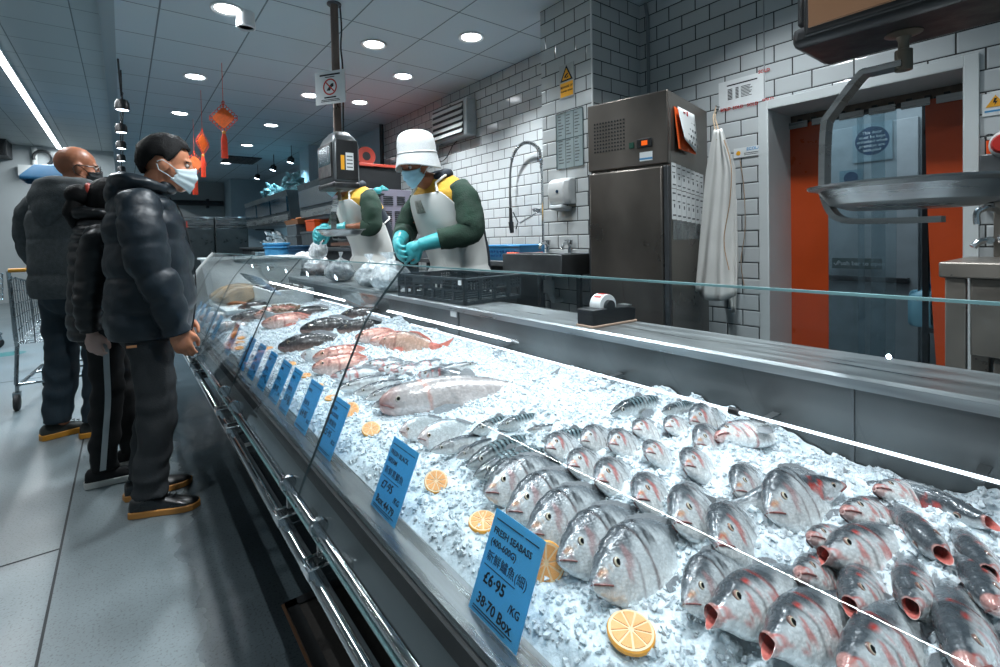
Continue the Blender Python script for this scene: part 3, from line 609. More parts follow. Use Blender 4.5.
# end pane
e_ = MB(O_); e_.loft([[Vector((x,y_,z)) for x,z in GP+[(1.0,1.134),(1.19,.92),(1.19,.66),(.43,.60)]] for y_ in (YF-.004,YF+.004)]); e_.build('end_glass', GLASS, DC)
e_ = MB(O_); e_.tube([(x,YF,z) for x,z in GP],.012,6); e_.build('end_trim', CREAM, DC)
b = MB(O_); b.cyl((.310,YN,.590),(.310,YF,.590),.0095,n=14); b.build('hinge_bar', CHROME, DC)
b = MB(O_); b.cyl((.295,YN,.504),(.295,YF-.1,.504),.0155,n=24); b.build('bumper_rail', CHROME, DC)
for ys in SEAMS[1:5]:
    for s in (-.17,.07):
        y_ = ys+s
        b = MB(O_); b.lathe([(.0,-.006),(.017,-.006),(.020,-.003),(.020,.003),(.017,.006),(.0,.006)],(.304,y_,.607),20,axis=(0,1,0)); b.xf(Matrix.Identity(4)); hg = b.build('glass_hinge', CHROME, DC)
        b = MB(O_); b.box2((.300,y_-.006,.545),(.312,y_+.006,.60)); b.build('hinge_stem', STEEL, hg, bevel=.002)
        b = MB(O_); z_ = .517
        b.loft([[Vector((.302+x*.030,y_+yy*.027,z_+dz)) for x,yy in ((-1,-1),(1,-1),(1,1),(-1,1))] for dz in (0,.022)]+[[Vector((.302+x*.022,y_+yy*.019,z_+dz)) for x,yy in ((-1,-1),(1,-1),(1,1),(-1,1))] for dz in (.022,0)], loop=True)
        b.box2((.30,y_-.02,.50),(.37,y_+.02,.515)); b.build('rail_bracket', CHROME, DC, bevel=.002)
for y_ in (.2,1.9,3.6):
    b = MB(O_); b.box2((.30,y_-.02,.47),(.42,y_+.02,.492)); b.build('rail_arm', DSTEEL, DC)
q = atZ(455,319,.86); b = MB(O_); b.box2((1.196,q.y*0+1.88,.845),(1.2,1.93,.87)); b.build('socket_plate', WHITEP, DC)
# price rail clips etc. : LED tube
lt = thing('led_tube_light','thin white LED tube light running along the back of the ice bed','light',(1.13,1.0,.775))
LEDM = emat('led_white',(238,246,255),3.2)
for (a_,c_) in ((-.2,.555),(.565,2.18)):
    b = MB(lt.location); b.cyl((1.12,a_,.785),(1.12,c_,.785),.0035,n=10); b.build('tube', LEDM, lt)
b = MB(lt.location); b.cyl((1.12,.548,.785),(1.12,.572,.785),.009,n=10); b.build('joiner', BLACKP, lt)
for y_ in (.15,.5,.95,1.5,2.1):
    b = MB(lt.location); b.box2((1.118,y_-.008,.776),(1.199,y_+.008,.780)); b.build('bracket', DSTEEL, lt)
lt2 = thing('led_tube_light','shorter white LED tube light further along behind the dark fish','light',(1.13,2.95,.785))
b = MB(lt2.location); b.cyl((1.13,2.45,.786),(1.13,3.6,.786),.004,n=10); b.build('tube', LEDM, lt2)
for y_ in (2.6,3.4):
    b = MB(lt2.location); b.box2((1.128,y_-.008,.778),(1.199,y_+.008,.782)); b.build('bracket', DSTEEL, lt2)
# ================================================================ fish
FINR = mat('red_fin',(206,120,104),.4,.05,.25,50,.3,80,coat=.3)
FISHM = mat('fish_skin',(200,200,200),.26,.18,.10,30,0,40,attr='pat',coat=.45,rvar=.08)
_n,_l = FISHM.node_tree.nodes, FISHM.node_tree.links
_tc = _n.new('ShaderNodeTexCoord'); _mp = _n.new('ShaderNodeMapping'); _mp.inputs['Scale'].default_value = (1.0,.4,1.25); _l.new(_tc.outputs['Object'],_mp.inputs['Vector'])
_v = _n.new('ShaderNodeTexVoronoi'); _v.inputs['Scale'].default_value = 62; _l.new(_mp.outputs[0],_v.inputs['Vector'])
_bp = _n.new('ShaderNodeBump'); _bp.inputs['Strength'].default_value = .16; _bp.inputs['Distance'].default_value = .004; _bp.invert = True; _l.new(_v.outputs['Distance'],_bp.inputs['Height']); _l.new(_bp.outputs[0],_n['Principled BSDF'].inputs['Normal'])
_mr = _n.new('ShaderNodeMapRange'); _mr.inputs[1].default_value = 0; _mr.inputs[2].default_value = .6; _mr.inputs[3].default_value = 1.06; _mr.inputs[4].default_value = .90; _l.new(_v.outputs['Distance'],_mr.inputs[0])
_mx = _n.new('ShaderNodeMix'); _mx.data_type='RGBA'; _mx.blend_type='MULTIPLY'; _mx.inputs[0].default_value = 1
_pb = _n['Principled BSDF']; _l.new(_pb.inputs['Base Color'].links[0].from_socket,_mx.inputs[6]); _l.new(_mr.outputs[0],_mx.inputs[7]); _l.new(_mx.outputs[2],_pb.inputs['Base Color'])
EYEM = mat('fish_eye',(200,200,200),.08,0,.02,30,attr='pat',coat=.8,rvar=.02)
MOUTHM = mat('fish_mouth',(198,108,100),.3,0,.3,30,coat=.5)
FINM = mat('fish_fin',(150,154,158),.35,.1,.3,60,.3,90,stretch=(1,1,6),coat=.3)
def lerp3(a, b, t): t = max(0,min(1,t)); return tuple(a[i]+(b[i]-a[i])*t for i in range(3))
def sm(a, b, x): t = max(0,min(1,(x-a)/(b-a))); return t*t*(3-2*t)
def interp(tab, t):
    for i in range(len(tab)-1):
        if t <= tab[i+1][0]:
            u = (t-tab[i][0])/(tab[i+1][0]-tab[i][0]); u = u*u*(3-2*u)*.4+u*.6
            return [tab[i][k]+(tab[i+1][k]-tab[i][k])*u for k in range(1,len(tab[i]))]
    return list(tab[-1][1:])
S3 = lambda r,g,b: srgb(r,g,b)[:3]
class NZ:
    def __init__(s,t,a,y): s.q=Vector((t*14,a*1.6,y*22))
    def uniform(s,a,b): return max(-1,min(1,mnoise.noise(s.q)*1.2+mnoise.noise(s.q*2.7)*.9))
def species(name, tab, col, eye_t, eye_z, eye_r, gill=.27, eyecol=(190,170,120), open_=0, tail=(.20,.30), dorsal=None, pect=.30, finm=None, N=64, lab=None, tailbase=.84):
    """one fish, unit length, head toward -x, origin at the eye station on the centre line"""
    root = thing(name, lab or 'x', 'fish'); rn = random.Random(hash(name) % 1000 if False else len(name)*7+int(open_*100))
    b_ = MB(); cols = []; rings = []; n = 28
    zc_e = sum(interp(tab, eye_t)[:2])/2
    def ringat(t, k=1.0):
        top, bot, hw = interp(tab, t); zc = (top+bot)/2; hh = (top-bot)/2; out = []
        for j in range(n):
            a = 2*PI*j/n; s_, c_ = math.sin(a), math.cos(a)
            tg = gill+.035*c_*c_-.05*s_*.5
            g_ = 1+.10*(1-sm(tg-.004,tg+.004,t))*sm(.05,.16,t)*abs(c_)
            y = hw*math.copysign(abs(c_)**.85, c_)*g_*k*(1-.18*max(0,-s_)); z = zc+hh*math.copysign(abs(s_)**.95, s_)*k
            out.append((Vector((t-eye_t, y, z-zc_e)), s_, tg))
        return out
    if open_:
        top, bot, hw = interp(tab, .035)
        for t, kk in ((.13,.05),(.12,.55),(.07,.8),(.025,.88)):
            r_ = []
            for j in range(n):
                a = 2*PI*j/n; s_, c_ = math.sin(a), math.cos(a)
                r_.append(Vector((t-eye_t-open_*.075*(-s_)*kk+.012, hw*.82*c_*kk*(1-.25*max(0,s_)), (top+bot)/2-zc_e+open_*(.058*s_-.008)*kk))); cols.append(S3(150,48,44))
            rings.append(r_)
        b_.cur = 1
    ts = [((i/(N-1))**1.15)*tailbase for i in range(N)]
    body = []
    for t in ts:
        rr = ringat(t); r_ = []
        for p_, s_, tg in rr:
            if open_ and t < .16:
                w = (1-t/.16)**1.3; a_ = s_; c_ = p_.y
                tgt = Vector((.03-eye_t-open_*.075*(-s_), p_.y*(1+.0*w) if t>.05 else math.copysign(interp(tab,.035)[2]*.86*(1-.25*max(0,s_))*math.sqrt(max(0,1-s_*s_)),p_.y if p_.y else 1), 0))
                top, bot, hw = interp(tab, .035)
                tgt.z = (top+bot)/2-zc_e+open_*(.058*s_-.008)
                p_ = p_.lerp(Vector((tgt.x if t<.02 else p_.x, tgt.y, tgt.z)), w)
            r_.append(p_); cols.append(col(t, s_, tg, NZ(t, s_, p_.y)))
        body.append(r_)
    nin = len(rings); rings += body
    b_.loft(rings)
    if open_:
        per = n
        for fi in range(len(b_.f)): b_.mi[fi] = 1 if fi < nin*per else 0
        b_.mi[-2] = 1
    b_.c = cols
    bo = b_.build('body', [FISHM, MOUTHM], root, ang=60)
    if not open_ and not name.startswith(('sard','mack')):
        lp = []
        for k in range(-8,9):
            t = .006+.075*(abs(k)/8)**1.3; top, bot, hw = interp(tab,t); zc = (top+bot)/2; fr = -.10-.30*(abs(k)/8); a = math.asin(fr)
            lp.append(Vector((t-eye_t-.004, math.copysign(hw*math.cos(a)**.85*1.02,k) if k else 0, zc-zc_e+(top-bot)/2*fr)))
        e_ = MB(); e_.tube(lp,.0042,6); e_.build('mouth', mat('lip_red',(128,76,72),.3,0,.3,40) if 'lip_red' not in bpy.data.materials else bpy.data.materials['lip_red'], root)
    top, bot, hw = interp(tab, eye_t)
    for s in (-1,1):
        zz = eye_z; hh = (top-bot)/2; a = math.asin(max(-.95,min(.95,zz/hh)))
        y = s*hw*math.cos(a)**.85*1.02
        e_ = MB(); cs = []
        for i,(r_,h_) in enumerate(((1.22,-.5),(1.16,-.05),(1.02,.16),(.92,.24),(.70,.34),(.62,.37),(.3,.42),(.01,.43))):
            for k in range(18): e_.v.append(Vector((eye_r*r_*math.cos(2*PI*k/18), s*(abs(y)+eye_r*h_*.75), zz+eye_r*r_*math.sin(2*PI*k/18)))); cs.append(S3(96,74,70) if i<2 else (S3(*eyecol) if i<4 else (S3(196,190,168) if i==4 else S3(8,9,10))))
        for i in range(7):
            for k in range(18): e_.f.append((i*18+k,i*18+(k+1)%18,(i+1)*18+(k+1)%18,(i+1)*18+k)); e_.mi.append(0)
        e_.c = cs; e_.build('eye', EYEM, root, ang=180)
    fm = finm or FINM
    # tail fin
    th, tl = tail[1]/2, tail[0]; tt, tb, _ = interp(tab, tailbase); cz = (tt+tb)/2-zc_e; x0_ = tailbase-eye_t-.015
    pts = [(x0_,cz+(tt-tb)/2),(x0_+tl*.4,cz+th*.55),(x0_+tl,cz+th),(x0_+tl*.72,cz+th*.35),(x0_+tl*.55,cz),(x0_+tl*.72,cz-th*.35),(x0_+tl,cz-th),(x0_+tl*.4,cz-th*.55),(x0_,cz-(tt-tb)/2)]
    e_ = MB(); e_.prism(pts,'y',-.004,.004); e_.build('tail_fin', fm, root)
    if dorsal:
        d0,d1,dh = dorsal; up, dn = [], []; m_ = 16
        for i in range(m_+1):
            t = d0+(d1-d0)*i/m_; z = interp(tab,t)[0]-zc_e
            dn.append((t-eye_t,z-.012)); up.append((t-eye_t+.02, z+dh*(math.sin(PI*min(1,(i+1.2)/(m_+1)))**.6)*(1 if i%2 else .82)))
        e_ = MB(); e_.prism(up+list(reversed(dn)),'y',-.003,.003); e_.build('dorsal_fin', fm, root)
    hwp = interp(tab,pect)[2]; zc = sum(interp(tab,pect)[:2])/2-zc_e
    for s in (-1,1):
        e_ = MB(); pp = [(0,.015),(.06,.035),(.13,.03),(.155,.0),(.12,-.03),(.05,-.03),(0,-.012)]
        o1 = [Vector((pect-eye_t+.01+x, s*(hwp*.97+.012+.25*x*.3), zc-.06*interp(tab,.4)[0]/.1+z)) for x,z in pp]; e_.loft([o1,[p_+Vector((0,s*.005,0)) for p_ in o1]]); e_.build('pectoral_fin', fm, root)
    return root
def bream_col(t, s, tg, rn, red=.25):
    nz = rn.uniform(-1,1)
    c = lerp3(S3(240,241,239), S3(200,206,209), sm(-.55,.1,s)); c = lerp3(c, S3(104,112,118), sm(.15,.85,s+nz*.25))
    if t < tg:
        c = lerp3(c, S3(214,216,217), .35*sm(.5,0,s)); c = lerp3(c, S3(58,64,70), .8*sm(.25,.7,s+nz*.3)*sm(.02,.1,t))
        c = lerp3(c, S3(150,156,160), .5*sm(.25,.6,nz))
    if abs(t-tg) < .010 and abs(s) < .9: c = lerp3(c, S3(92,60,58), .7)
    tp = tg-.085
    if abs(t-tp) < .007 and -.7 < s < .4: c = lerp3(c, S3(120,104,104), .55)
    if tg-.02 < t < tg+.09 and .10 < s < .98: c = lerp3(c, S3(30,34,40), .85*sm(-.35,.15,nz)*sm(.1,.4,s))
    if .03 < t < .10 and .12 < s < .5: c = lerp3(c, S3(214,150,76), .6*sm(-.3,.3,nz))
    if t < .2 and -.25 < s < .55 and nz > .2: c = lerp3(c, S3(206,84,70), red*sm(.2,.55,nz))
    if t < .05 and -.4 < s < .0: c = lerp3(c, S3(190,96,88), .5)
    return c
def bass_col(t, s, tg, rn):
    nz = rn.uniform(-1,1)
    c = lerp3(S3(246,246,244), S3(214,219,221), sm(-.5,.1,s)); c = lerp3(c, S3(98,106,112), sm(.10,.70,s+nz*.22))
    if t < tg:
        c = lerp3(c, S3(52,58,64), .75*sm(.30,.75,s+nz*.25))
        c = lerp3(c, S3(226,222,220), .5*sm(.1,.5,nz)*sm(.4,-.1,s))
    if abs(t-tg) < .011 and s < .92: c = lerp3(c, S3(150,50,44), .75)
    tp = tg-.075
    if abs(t-tp) < .016 and -.75 < s < .7: c = lerp3(c, S3(216,66,52), .7*sm(-.35,.2,nz))
    if abs(t-tp+.02) < .006 and -.8 < s < .8: c = lerp3(c, S3(70,60,60), .6)
    if t < tg+.015 and nz > .22 and -.7 < s < .6: c = lerp3(c, S3(214,72,58), .6*sm(.22,.6,nz))
    if tg < t < tg+.05 and .3 < s < .8: c = lerp3(c, S3(46,50,56), .5)
    if t < .04: c = lerp3(c, S3(214,150,140), .6)
    return c
def mack_col(t, s, tg, rn):
    c = lerp3(S3(226,228,226), S3(186,196,198), sm(-.4,.1,s))
    if s > .12 and t > .2:
        k = math.sin((t+.03*math.sin(s*9))*PI*2*22); c = lerp3(S3(112,134,140), S3(28,38,44), sm(-.25,.25,k)); c = lerp3(S3(190,198,200), c, sm(.12,.28,s))
    elif t <= .2: c = lerp3(c, S3(52,62,68), sm(.05,.5,s))
    return c
def mullet_col(t, s, tg, rn):
    nz = rn.uniform(-1,1); c = lerp3(S3(226,214,210), S3(198,190,188), sm(-.4,.5,s)); c = lerp3(c, S3(140,140,142), sm(.6,1,s))
    if t < .12: c = lerp3(c, S3(196,130,118), (1-t/.12)*.75)
    if abs(t-tg) < .012: c = lerp3(c, S3(204,140,124), .6)
    if .5 < t < .6 and s < -.4: c = lerp3(c, S3(216,150,110), .6)
    return c
def carp_col(t, s, tg, rn):
    nz = rn.uniform(-1,1); c = lerp3(S3(222,186,168), S3(196,158,138), sm(-.3,.4,s)); c = lerp3(c, S3(104,92,86), sm(.4,.95,s+nz*.15))
    if t < tg: c = lerp3(c, S3(206,150,134), .5)
    if t > .72: c = lerp3(c, S3(216,96,84), .6)
    if abs(t-tg) < .012: c = lerp3(c, S3(120,60,52), .5)
    return c
def snap_col(t, s, tg, rn):
    c = lerp3(S3(232,204,194), S3(214,158,142), sm(-.4,.3,s)); c = lerp3(c, S3(150,92,82), sm(.45,.95,s+rn.uniform(-.2,.2)))
    if abs(t-tg) < .012: c = lerp3(c, S3(140,50,44), .6)
    return c
def dark_col(t, s, tg, rn):
    nz = rn.uniform(-1,1); c = lerp3(S3(150,120,108), S3(70,66,66), sm(-.6,.1,s)); c = lerp3(c, S3(34,36,38), sm(.1,.7,s+nz*.2)); return c
def pale_col(t, s, tg, rn):
    c = lerp3(S3(232,234,234), S3(206,214,216), sm(-.3,.4,s)); c = lerp3(c, S3(120,132,138), sm(.55,.95,s))
    if t < .1: c = lerp3(c, S3(220,180,172), .4)
    return c
def sard_col(t, s, tg, rn):
    c = lerp3(S3(230,230,228), S3(204,210,212), sm(-.3,.3,s)); c = lerp3(c, S3(58,68,76), sm(.35,.6,s)); 
    if t < tg and s > -.1: c = lerp3(c, S3(70,66,68), .5)
    return c
T_BREAM = [(0,.012,-.03,.012),(.03,.045,-.06,.030),(.08,.10,-.095,.050),(.14,.148,-.125,.064),(.22,.185,-.155,.076),(.32,.20,-.175,.086),(.45,.185,-.165,.078),(.58,.14,-.13,.052),(.70,.085,-.08,.034),(.78,.05,-.05,.022),(.84,.042,-.042,.014)]
T_BASS = [(0,.008,-.018,.014),(.03,.030,-.038,.032),(.08,.056,-.060,.048),(.15,.084,-.085,.056),(.24,.108,-.105,.062),(.36,.122,-.118,.064),(.5,.115,-.112,.058),(.63,.088,-.086,.050),(.74,.058,-.056,.034),(.84,.045,-.045,.016)]
T_MACK = [(0,.004,-.010,.008),(.04,.028,-.034,.026),(.10,.052,-.056,.044),(.20,.076,-.078,.062),(.34,.088,-.090,.072),(.5,.080,-.082,.064),(.65,.056,-.058,.044),(.78,.028,-.028,.022),(.87,.014,-.014,.012)]
T_MULL = [(0,.022,-.035,.03),(.02,.045,-.058,.046),(.07,.078,-.085,.066),(.15,.10,-.105,.08),(.28,.118,-.122,.088),(.42,.118,-.125,.084),(.56,.098,-.104,.068),(.70,.064,-.066,.045),(.80,.042,-.042,.026),(.86,.036,-.036,.014)]
T_CARP = [(0,.012,-.03,.02),(.03,.045,-.06,.04),(.1,.09,-.09,.06),(.2,.13,-.12,.078),(.33,.15,-.135,.086),(.48,.14,-.128,.078),(.62,.10,-.095,.056),(.74,.06,-.058,.034),(.84,.048,-.048,.016)]
T_PALE = [(0,.012,-.02,.012),(.05,.07,-.07,.03),(.12,.13,-.12,.042),(.25,.18,-.165,.052),(.4,.175,-.165,.05),(.58,.11,-.11,.036),(.72,.05,-.05,.02),(.82,.025,-.025,.01)]
T_SARD = [(0,.004,-.01,.008),(.06,.034,-.036,.024),(.18,.062,-.066,.042),(.35,.076,-.082,.048),(.55,.062,-.066,.04),(.72,.034,-.036,.022),(.85,.016,-.016,.01)]
CREAMEYE = (184,172,150)
PROTO = {
 'bream': species('sea_bream',T_BREAM,bream_col,.13,.030,.0195,.27,CREAMEYE,0,(.17,.30),(.30,.74,.028),.31),
 'breamred': species('sea_bream',T_BREAM,lambda t,s,tg,rn: bream_col(t,s,tg,rn,.62),.13,.030,.0195,.27,(176,140,120),0,(.17,.30),(.30,.74,.028),.31),
 'bass': species('sea_bass',T_BASS,bass_col,.12,.022,.0165,.27,(150,116,104),0,(.16,.24),(.34,.5,.022),.30),
 'bassopen': species('sea_bass',T_BASS,bass_col,.13,.026,.0165,.28,(150,116,104),.55,(.16,.24),(.34,.5,.022),.30),
 'mackerel': species('mackerel',T_MACK,mack_col,.10,.016,.017,.22,(210,214,210),0,(.15,.26),(.32,.42,.03),.26,N=110,tailbase=.87),
 'mullet': species('grey_mullet',T_MULL,mullet_col,.10,.012,.015,.23,(190,180,170),0,(.17,.24),(.42,.5,.04),.27,tailbase=.86),
 'carp': species('carp',T_CARP,carp_col,.11,.03,.018,.26,(190,150,90),0,(.17,.26),(.36,.7,.02),.30,finm=FINR),
 'snapper': species('red_tilapia',T_CARP,snap_col,.11,.03,.020,.26,(200,130,90),0,(.17,.26),(.34,.72,.02),.30,finm=FINR),
 'dark': species('dark_fish',T_CARP,dark_col,.11,.03,.018,.26,(120,100,80),0,(.17,.26),(.34,.7,.045),.30),
 'pale': species('pomfret',T_PALE,pale_col,.11,.01,.020,.22,(200,170,150),0,(.2,.36),(.42,.7,.03),.26,tailbase=.82),
 'sardine': species('sardine',T_SARD,sard_col,.10,.01,.017,.2,(200,200,196),0,(.14,.20),(.42,.52,.03),.25,tailbase=.85),
}
FIRST = dict.fromkeys(PROTO)
def zice(x): return .662+.115*(x-.42)
MOUNDS = []; SINK = []
def fish(kind, px_, py_, L, yaw, pitch, roll, lab, up=.032, mound=.018, grp=None):
    d = ray(px_,py_); t = (zice(0)+up-H)/(d.z-.115*d.x); p = d*t+CAMP
    if kind == 'bream' and pitch > 15 and int(px_) % 3: kind = 'breamred'
    o = PROTO[kind]
    if FIRST[kind] is not None: o = copy_tree(o)
    else: FIRST[kind] = o
    o.location = p; o.rotation_euler = (math.radians(roll),math.radians(pitch),math.radians(yaw)); o.scale = (L,)*3; o['label'] = lab
    o['group'] = grp or {'bream':'sea bream on the ice','breamred':'sea bream on the ice','bass':'sea bass on the ice','bassopen':'sea bass on the ice','mackerel':'mackerel on the ice'}.get(kind,'fish further along the ice bed')
    if mound:
        g = math.radians(yaw); ux,uy = math.cos(g),math.sin(g)
        deep = {'bream':.11,'breamred':.11,'bass':.07,'bassopen':.07,'carp':.08,'snapper':.08}.get(kind,.05)
        for q in (.45,.62,.8): MOUNDS.append((p.x+ux*L*q, p.y+uy*L*q, L*.17, mound*(1 if q<.5 else 1.7)))
    return o
F = [ # kind, eye pixel, length, yaw, pitch(head up), roll(belly toward camera), label
('bream',501,487,.30,16,3,-16,'grey sea bream at far end of front row, next to the striped mackerel'),
('bream',524,505,.30,16,2,-16,'second grey sea bream of the front row, counted from the mackerel'),
('bream',545,526,.31,16,2,-15,'third grey sea bream of the front row, counted from the mackerel'),
('bream',577,551,.31,14,2,-14,'fourth grey sea bream of the front row, behind the nearest price card'),
('bream',612,573,.33,14,2,-14,'largest grey sea bream, with clear golden eye, above the nearest orange slice'),
('bream',554,448,.24,24,22,-30,'small sea bream head tucked against the last mackerel of the row'),
('bream',577,466,.25,24,24,-32,'sea bream head with reddish mouth in second row, second from the mackerel'),
('bream',605,480,.27,24,22,-30,'sea bream head with red rimmed eye in second row, third from the mackerel'),
('bream',644,498,.28,26,24,-30,'sea bream head with orange streak before its eye in second row'),
('bream',684,518,.31,24,20,-26,'broad dark headed sea bream in second row with red gill edge'),
('bream',725,540,.31,24,20,-26,'broad pale sea bream at near end of second row, white chin on ice'),
('bream',588,440,.21,22,18,-26,'small faint sea bream half buried in ice at the far end of third row'),
('bream',616,444,.23,22,22,-30,'sea bream head with reddish eye in third row, beside a half buried one'),
('bream',652,454,.23,22,28,-36,'round white throated sea bream head in the third row middle'),
('bream',691,466,.25,22,24,-32,'dark faced sea bream with orange gill patch in third row'),
('bream',741,488,.24,20,18,-24,'half buried sea bream at near end of third row, ice over its back'),
('bream',779,506,.31,12,10,-22,'large clean sea bream lying alone with whole head clear of ice'),
('bream',640,430,.21,8,20,-58,'small fish turned belly up with red mouth in the back row'),
('bream',671,427,.20,8,20,-58,'second small belly up fish in the back row, beside the red mouthed one'),
('bream',697,420,.24,10,16,-40,'sea bream with orange cheek mark close under the LED tube'),
('bream',702,443,.25,14,18,-44,'sea bream with orange gill spot in the back row below the LED tube'),
('bass',727,436,.34,-6,10,-70,'long fish on its side showing its white belly near the LED tube'),
('bream',697,594,.24,20,0,-24,'sea bream almost wholly buried in ice under the second row'),
('bass',829,488,.26,150,6,20,'dark backed fish with orange gill mark turned nose toward the near end'),
('bass',857,514,.30,14,14,-30,'sea bass with dark shiny forehead lying below the LED tube'),
('bass',889,492,.27,6,12,-36,'small sea bass half in ice just under the LED tube at right'),
('bassopen',966,516,.29,64,16,-18,'open mouthed fish at right frame edge beneath the LED tube'),
('bassopen',932,545,.32,58,10,-14,'sea bass with round gaping mouth pointing to the camera'),
('bass',820,540,.26,20,20,-30,'small sea bass head peeking out beside the open mouthed one'),
('bassopen',842,554,.36,12,8,-20,'pale sea bass with wide pink open mouth in the middle of the bass pile'),
('bass',808,576,.29,30,22,-26,'dark grey sea bass head wedged between two bigger bass'),
('bassopen',856,600,.31,34,14,-20,'sea bass with red cheek and parted mouth in second bass row'),
('bassopen',914,600,.31,36,12,-20,'sea bass with dark head and small red mouth, ice over its shoulder'),
('bassopen',984,566,.29,46,12,-18,'dark open mouthed sea bass cut by the right frame edge'),
('bass',990,598,.30,44,10,-16,'sea bass with clouded eye at the right frame edge above the darkest one'),
('bass',968,655,.36,40,8,-16,'big dark sea bass head in the lower right corner'),
('bassopen',731,610,.38,22,10,-20,'red cheeked sea bass with wide mouth at the left of the bass pile'),
('bassopen',785,637,.37,24,10,-20,'red cheeked sea bass second in the front of the bass pile'),
('bass',862,662,.36,24,8,-18,'sea bass cut by the bottom frame edge with pink gill'),
('mackerel',480,430,.27,-12,8,-26,'mackerel at the back of the mackerel fan, nose toward the price cards'),
('mackerel',505,426,.25,-10,8,-26,'mackerel tucked behind the first one at the back of the fan'),
('mackerel',477,462,.34,-12,6,-22,'longest striped mackerel of the fan, left of two others'),
('mackerel',485,472,.32,-10,6,-22,'middle striped mackerel between two longer ones'),
('mackerel',495,474,.31,-8,6,-22,'striped mackerel of the fan nearest the sea bream row'),
('sardine',533,430,.17,-8,8,-24,'small silver fish lying above the mackerel fan'),
('mackerel',551,440,.26,-2,10,-20,'mackerel arched behind the small sea bream head'),
('mackerel',619,412,.33,-16,6,-18,'mackerel lying by itself at the back with its tail fins standing up'),
('mackerel',667,411,.22,0,8,-20,'small mackerel head beside the lone mackerel under the LED tube'),
('pale',407,430,.19,-6,6,-24,'small rounded silver fish just below the big pale mullet'),
('pale',428,437,.24,-12,8,-30,'smooth white pomfret next to the sardines'),
('sardine',440,449,.26,-14,6,-24,'long sardine nearest the pomfret'),
('sardine',463,455,.22,-14,6,-24,'reddish sardine between the long sardine and the mackerel'),
('mullet',399,402,.56,-20,0,-22,'very large pale pink mullet lying across the ice'),
('bassopen',428,376,.34,-14,6,-18,'sea bass with red open mouth above the large mullet'),
('carp',388,343,.40,-20,-1,-26,'large golden scaled carp with red tail under the LED tube'),
('snapper',362,337,.30,-10,6,-26,'orange pink fish at far left of the carp, leftmost of a pair'),
('snapper',377,341,.30,-10,6,-26,'orange pink fish tucked close against the carp'),
('snapper',322,357,.34,-14,6,-26,'upper orange red fish of the pair near the glass seam'),
('snapper',322,367,.34,-14,6,-26,'lower orange red fish of the pair near the glass seam'),
('bass',370,366,.27,-16,8,-26,'sea bass with pink gills beside the orange red pair, first of three'),
('bass',387,370,.26,-16,8,-26,'sea bass with pink gills beside the orange red pair, second of three'),
('bass',401,371,.26,-16,8,-26,'sea bass with pink gills beside the orange red pair, third of three'),
('bass',419,366,.22,-16,8,-26,'small sea bass behind the red mouthed bass'),
('bass',341,376,.30,-16,6,-26,'reddish sea bass just below the orange red pair'),
('sardine',347,387,.34,-20,4,-26,'thin silver fish farthest along the row of four thin fish'),
('sardine',362,392,.32,-20,4,-26,'second thin silver fish of the row of four'),
('sardine',373,397,.30,-20,4,-26,'third thin silver fish of the row of four'),
('sardine',380,404,.30,-20,4,-26,'thin silver fish of the row of four nearest the large mullet'),
('dark',288,346,.40,-12,4,-22,'dark brown fish lying on ice near the orange flagged card'),
('dark',309,329,.42,-8,4,-16,'almost black fish behind the dark brown one'),
('dark',345,329,.36,-8,4,-16,'black fish lying left of the orange pink pair'),
('pale',306,355,.20,-30,6,-26,'small pale fish below the dark brown fish'),
('snapper',262,315,.42,-10,4,-30,'dull pink fish among the far pile in the upper row'),
('snapper',270,323,.42,-10,4,-30,'dull pink fish of the far pile lying nearest the camera'),
('dark',238,318,.36,-14,4,-24,'dark fish at the left of the far pile'),
('dark',244,308,.36,-14,4,-24,'dark brown fish at the top of the far pile'),
('dark',298,314,.36,-8,4,-24,'dark red brown fish near the LED end of the far pile'),
('dark',347,316,.40,-24,4,-20,'big black fish against the back panel of the counter'),
('mullet',205,318,.34,-14,4,-24,'pale fish behind the farthest price cards'),
('mullet',218,327,.30,-14,4,-24,'pale fish beside the orange flagged card'),
('sardine',470,365,.26,160,6,20,'thin fish showing only its dark forked tail above the red mouthed bass'),
]
YP = {(480,430):(517,409),(505,426):(531,412),(477,462):(533,422),(485,472):(541,434),(495,474):(547,437),(533,430):(560,421),(551,440):(586,425),(619,412):(668,383),(667,411):(690,397),
(440,449):(480,430),(463,455):(484,439),(347,387):(381,374),(362,392):(388,381),(373,397):(397,385),(380,404):(402,393),(428,376):(486,381),(388,343):(474,350),(399,402):(528,379)}
def onice(px_, py_, up=.03): d = ray(px_,py_); return d*((zice(0)+up-H)/(d.z-.115*d.x))+CAMP
for f_ in F:
    f_ = list(f_)
    if (f_[1],f_[2]) in YP: a_, c_ = onice(f_[1],f_[2]), onice(*YP[(f_[1],f_[2])]); f_[4] = math.degrees(math.atan2(c_.y-a_.y,c_.x-a_.x))
    if f_[0] == 'bream':
        if f_[5] < 5: f_[4], f_[5], f_[6] = -7, 9, -40
        elif f_[6] > -38: f_[4] -= 20; f_[6] -= 20; f_.append(.042)
        else: f_[4] -= 14
    elif f_[0][:4] == 'bass' and f_[1] > 700 and 0 < f_[4] < 60: f_[4] -= 32; f_[5] += 5; f_[6] -= 26; f_.append(.04)
    fish(*f_)
# a red backed pair leaning on the back panel
fish('snapper',366,300,.30,40,-4,-20,'dark red fish propped on the back panel by the plastic bags',.05)
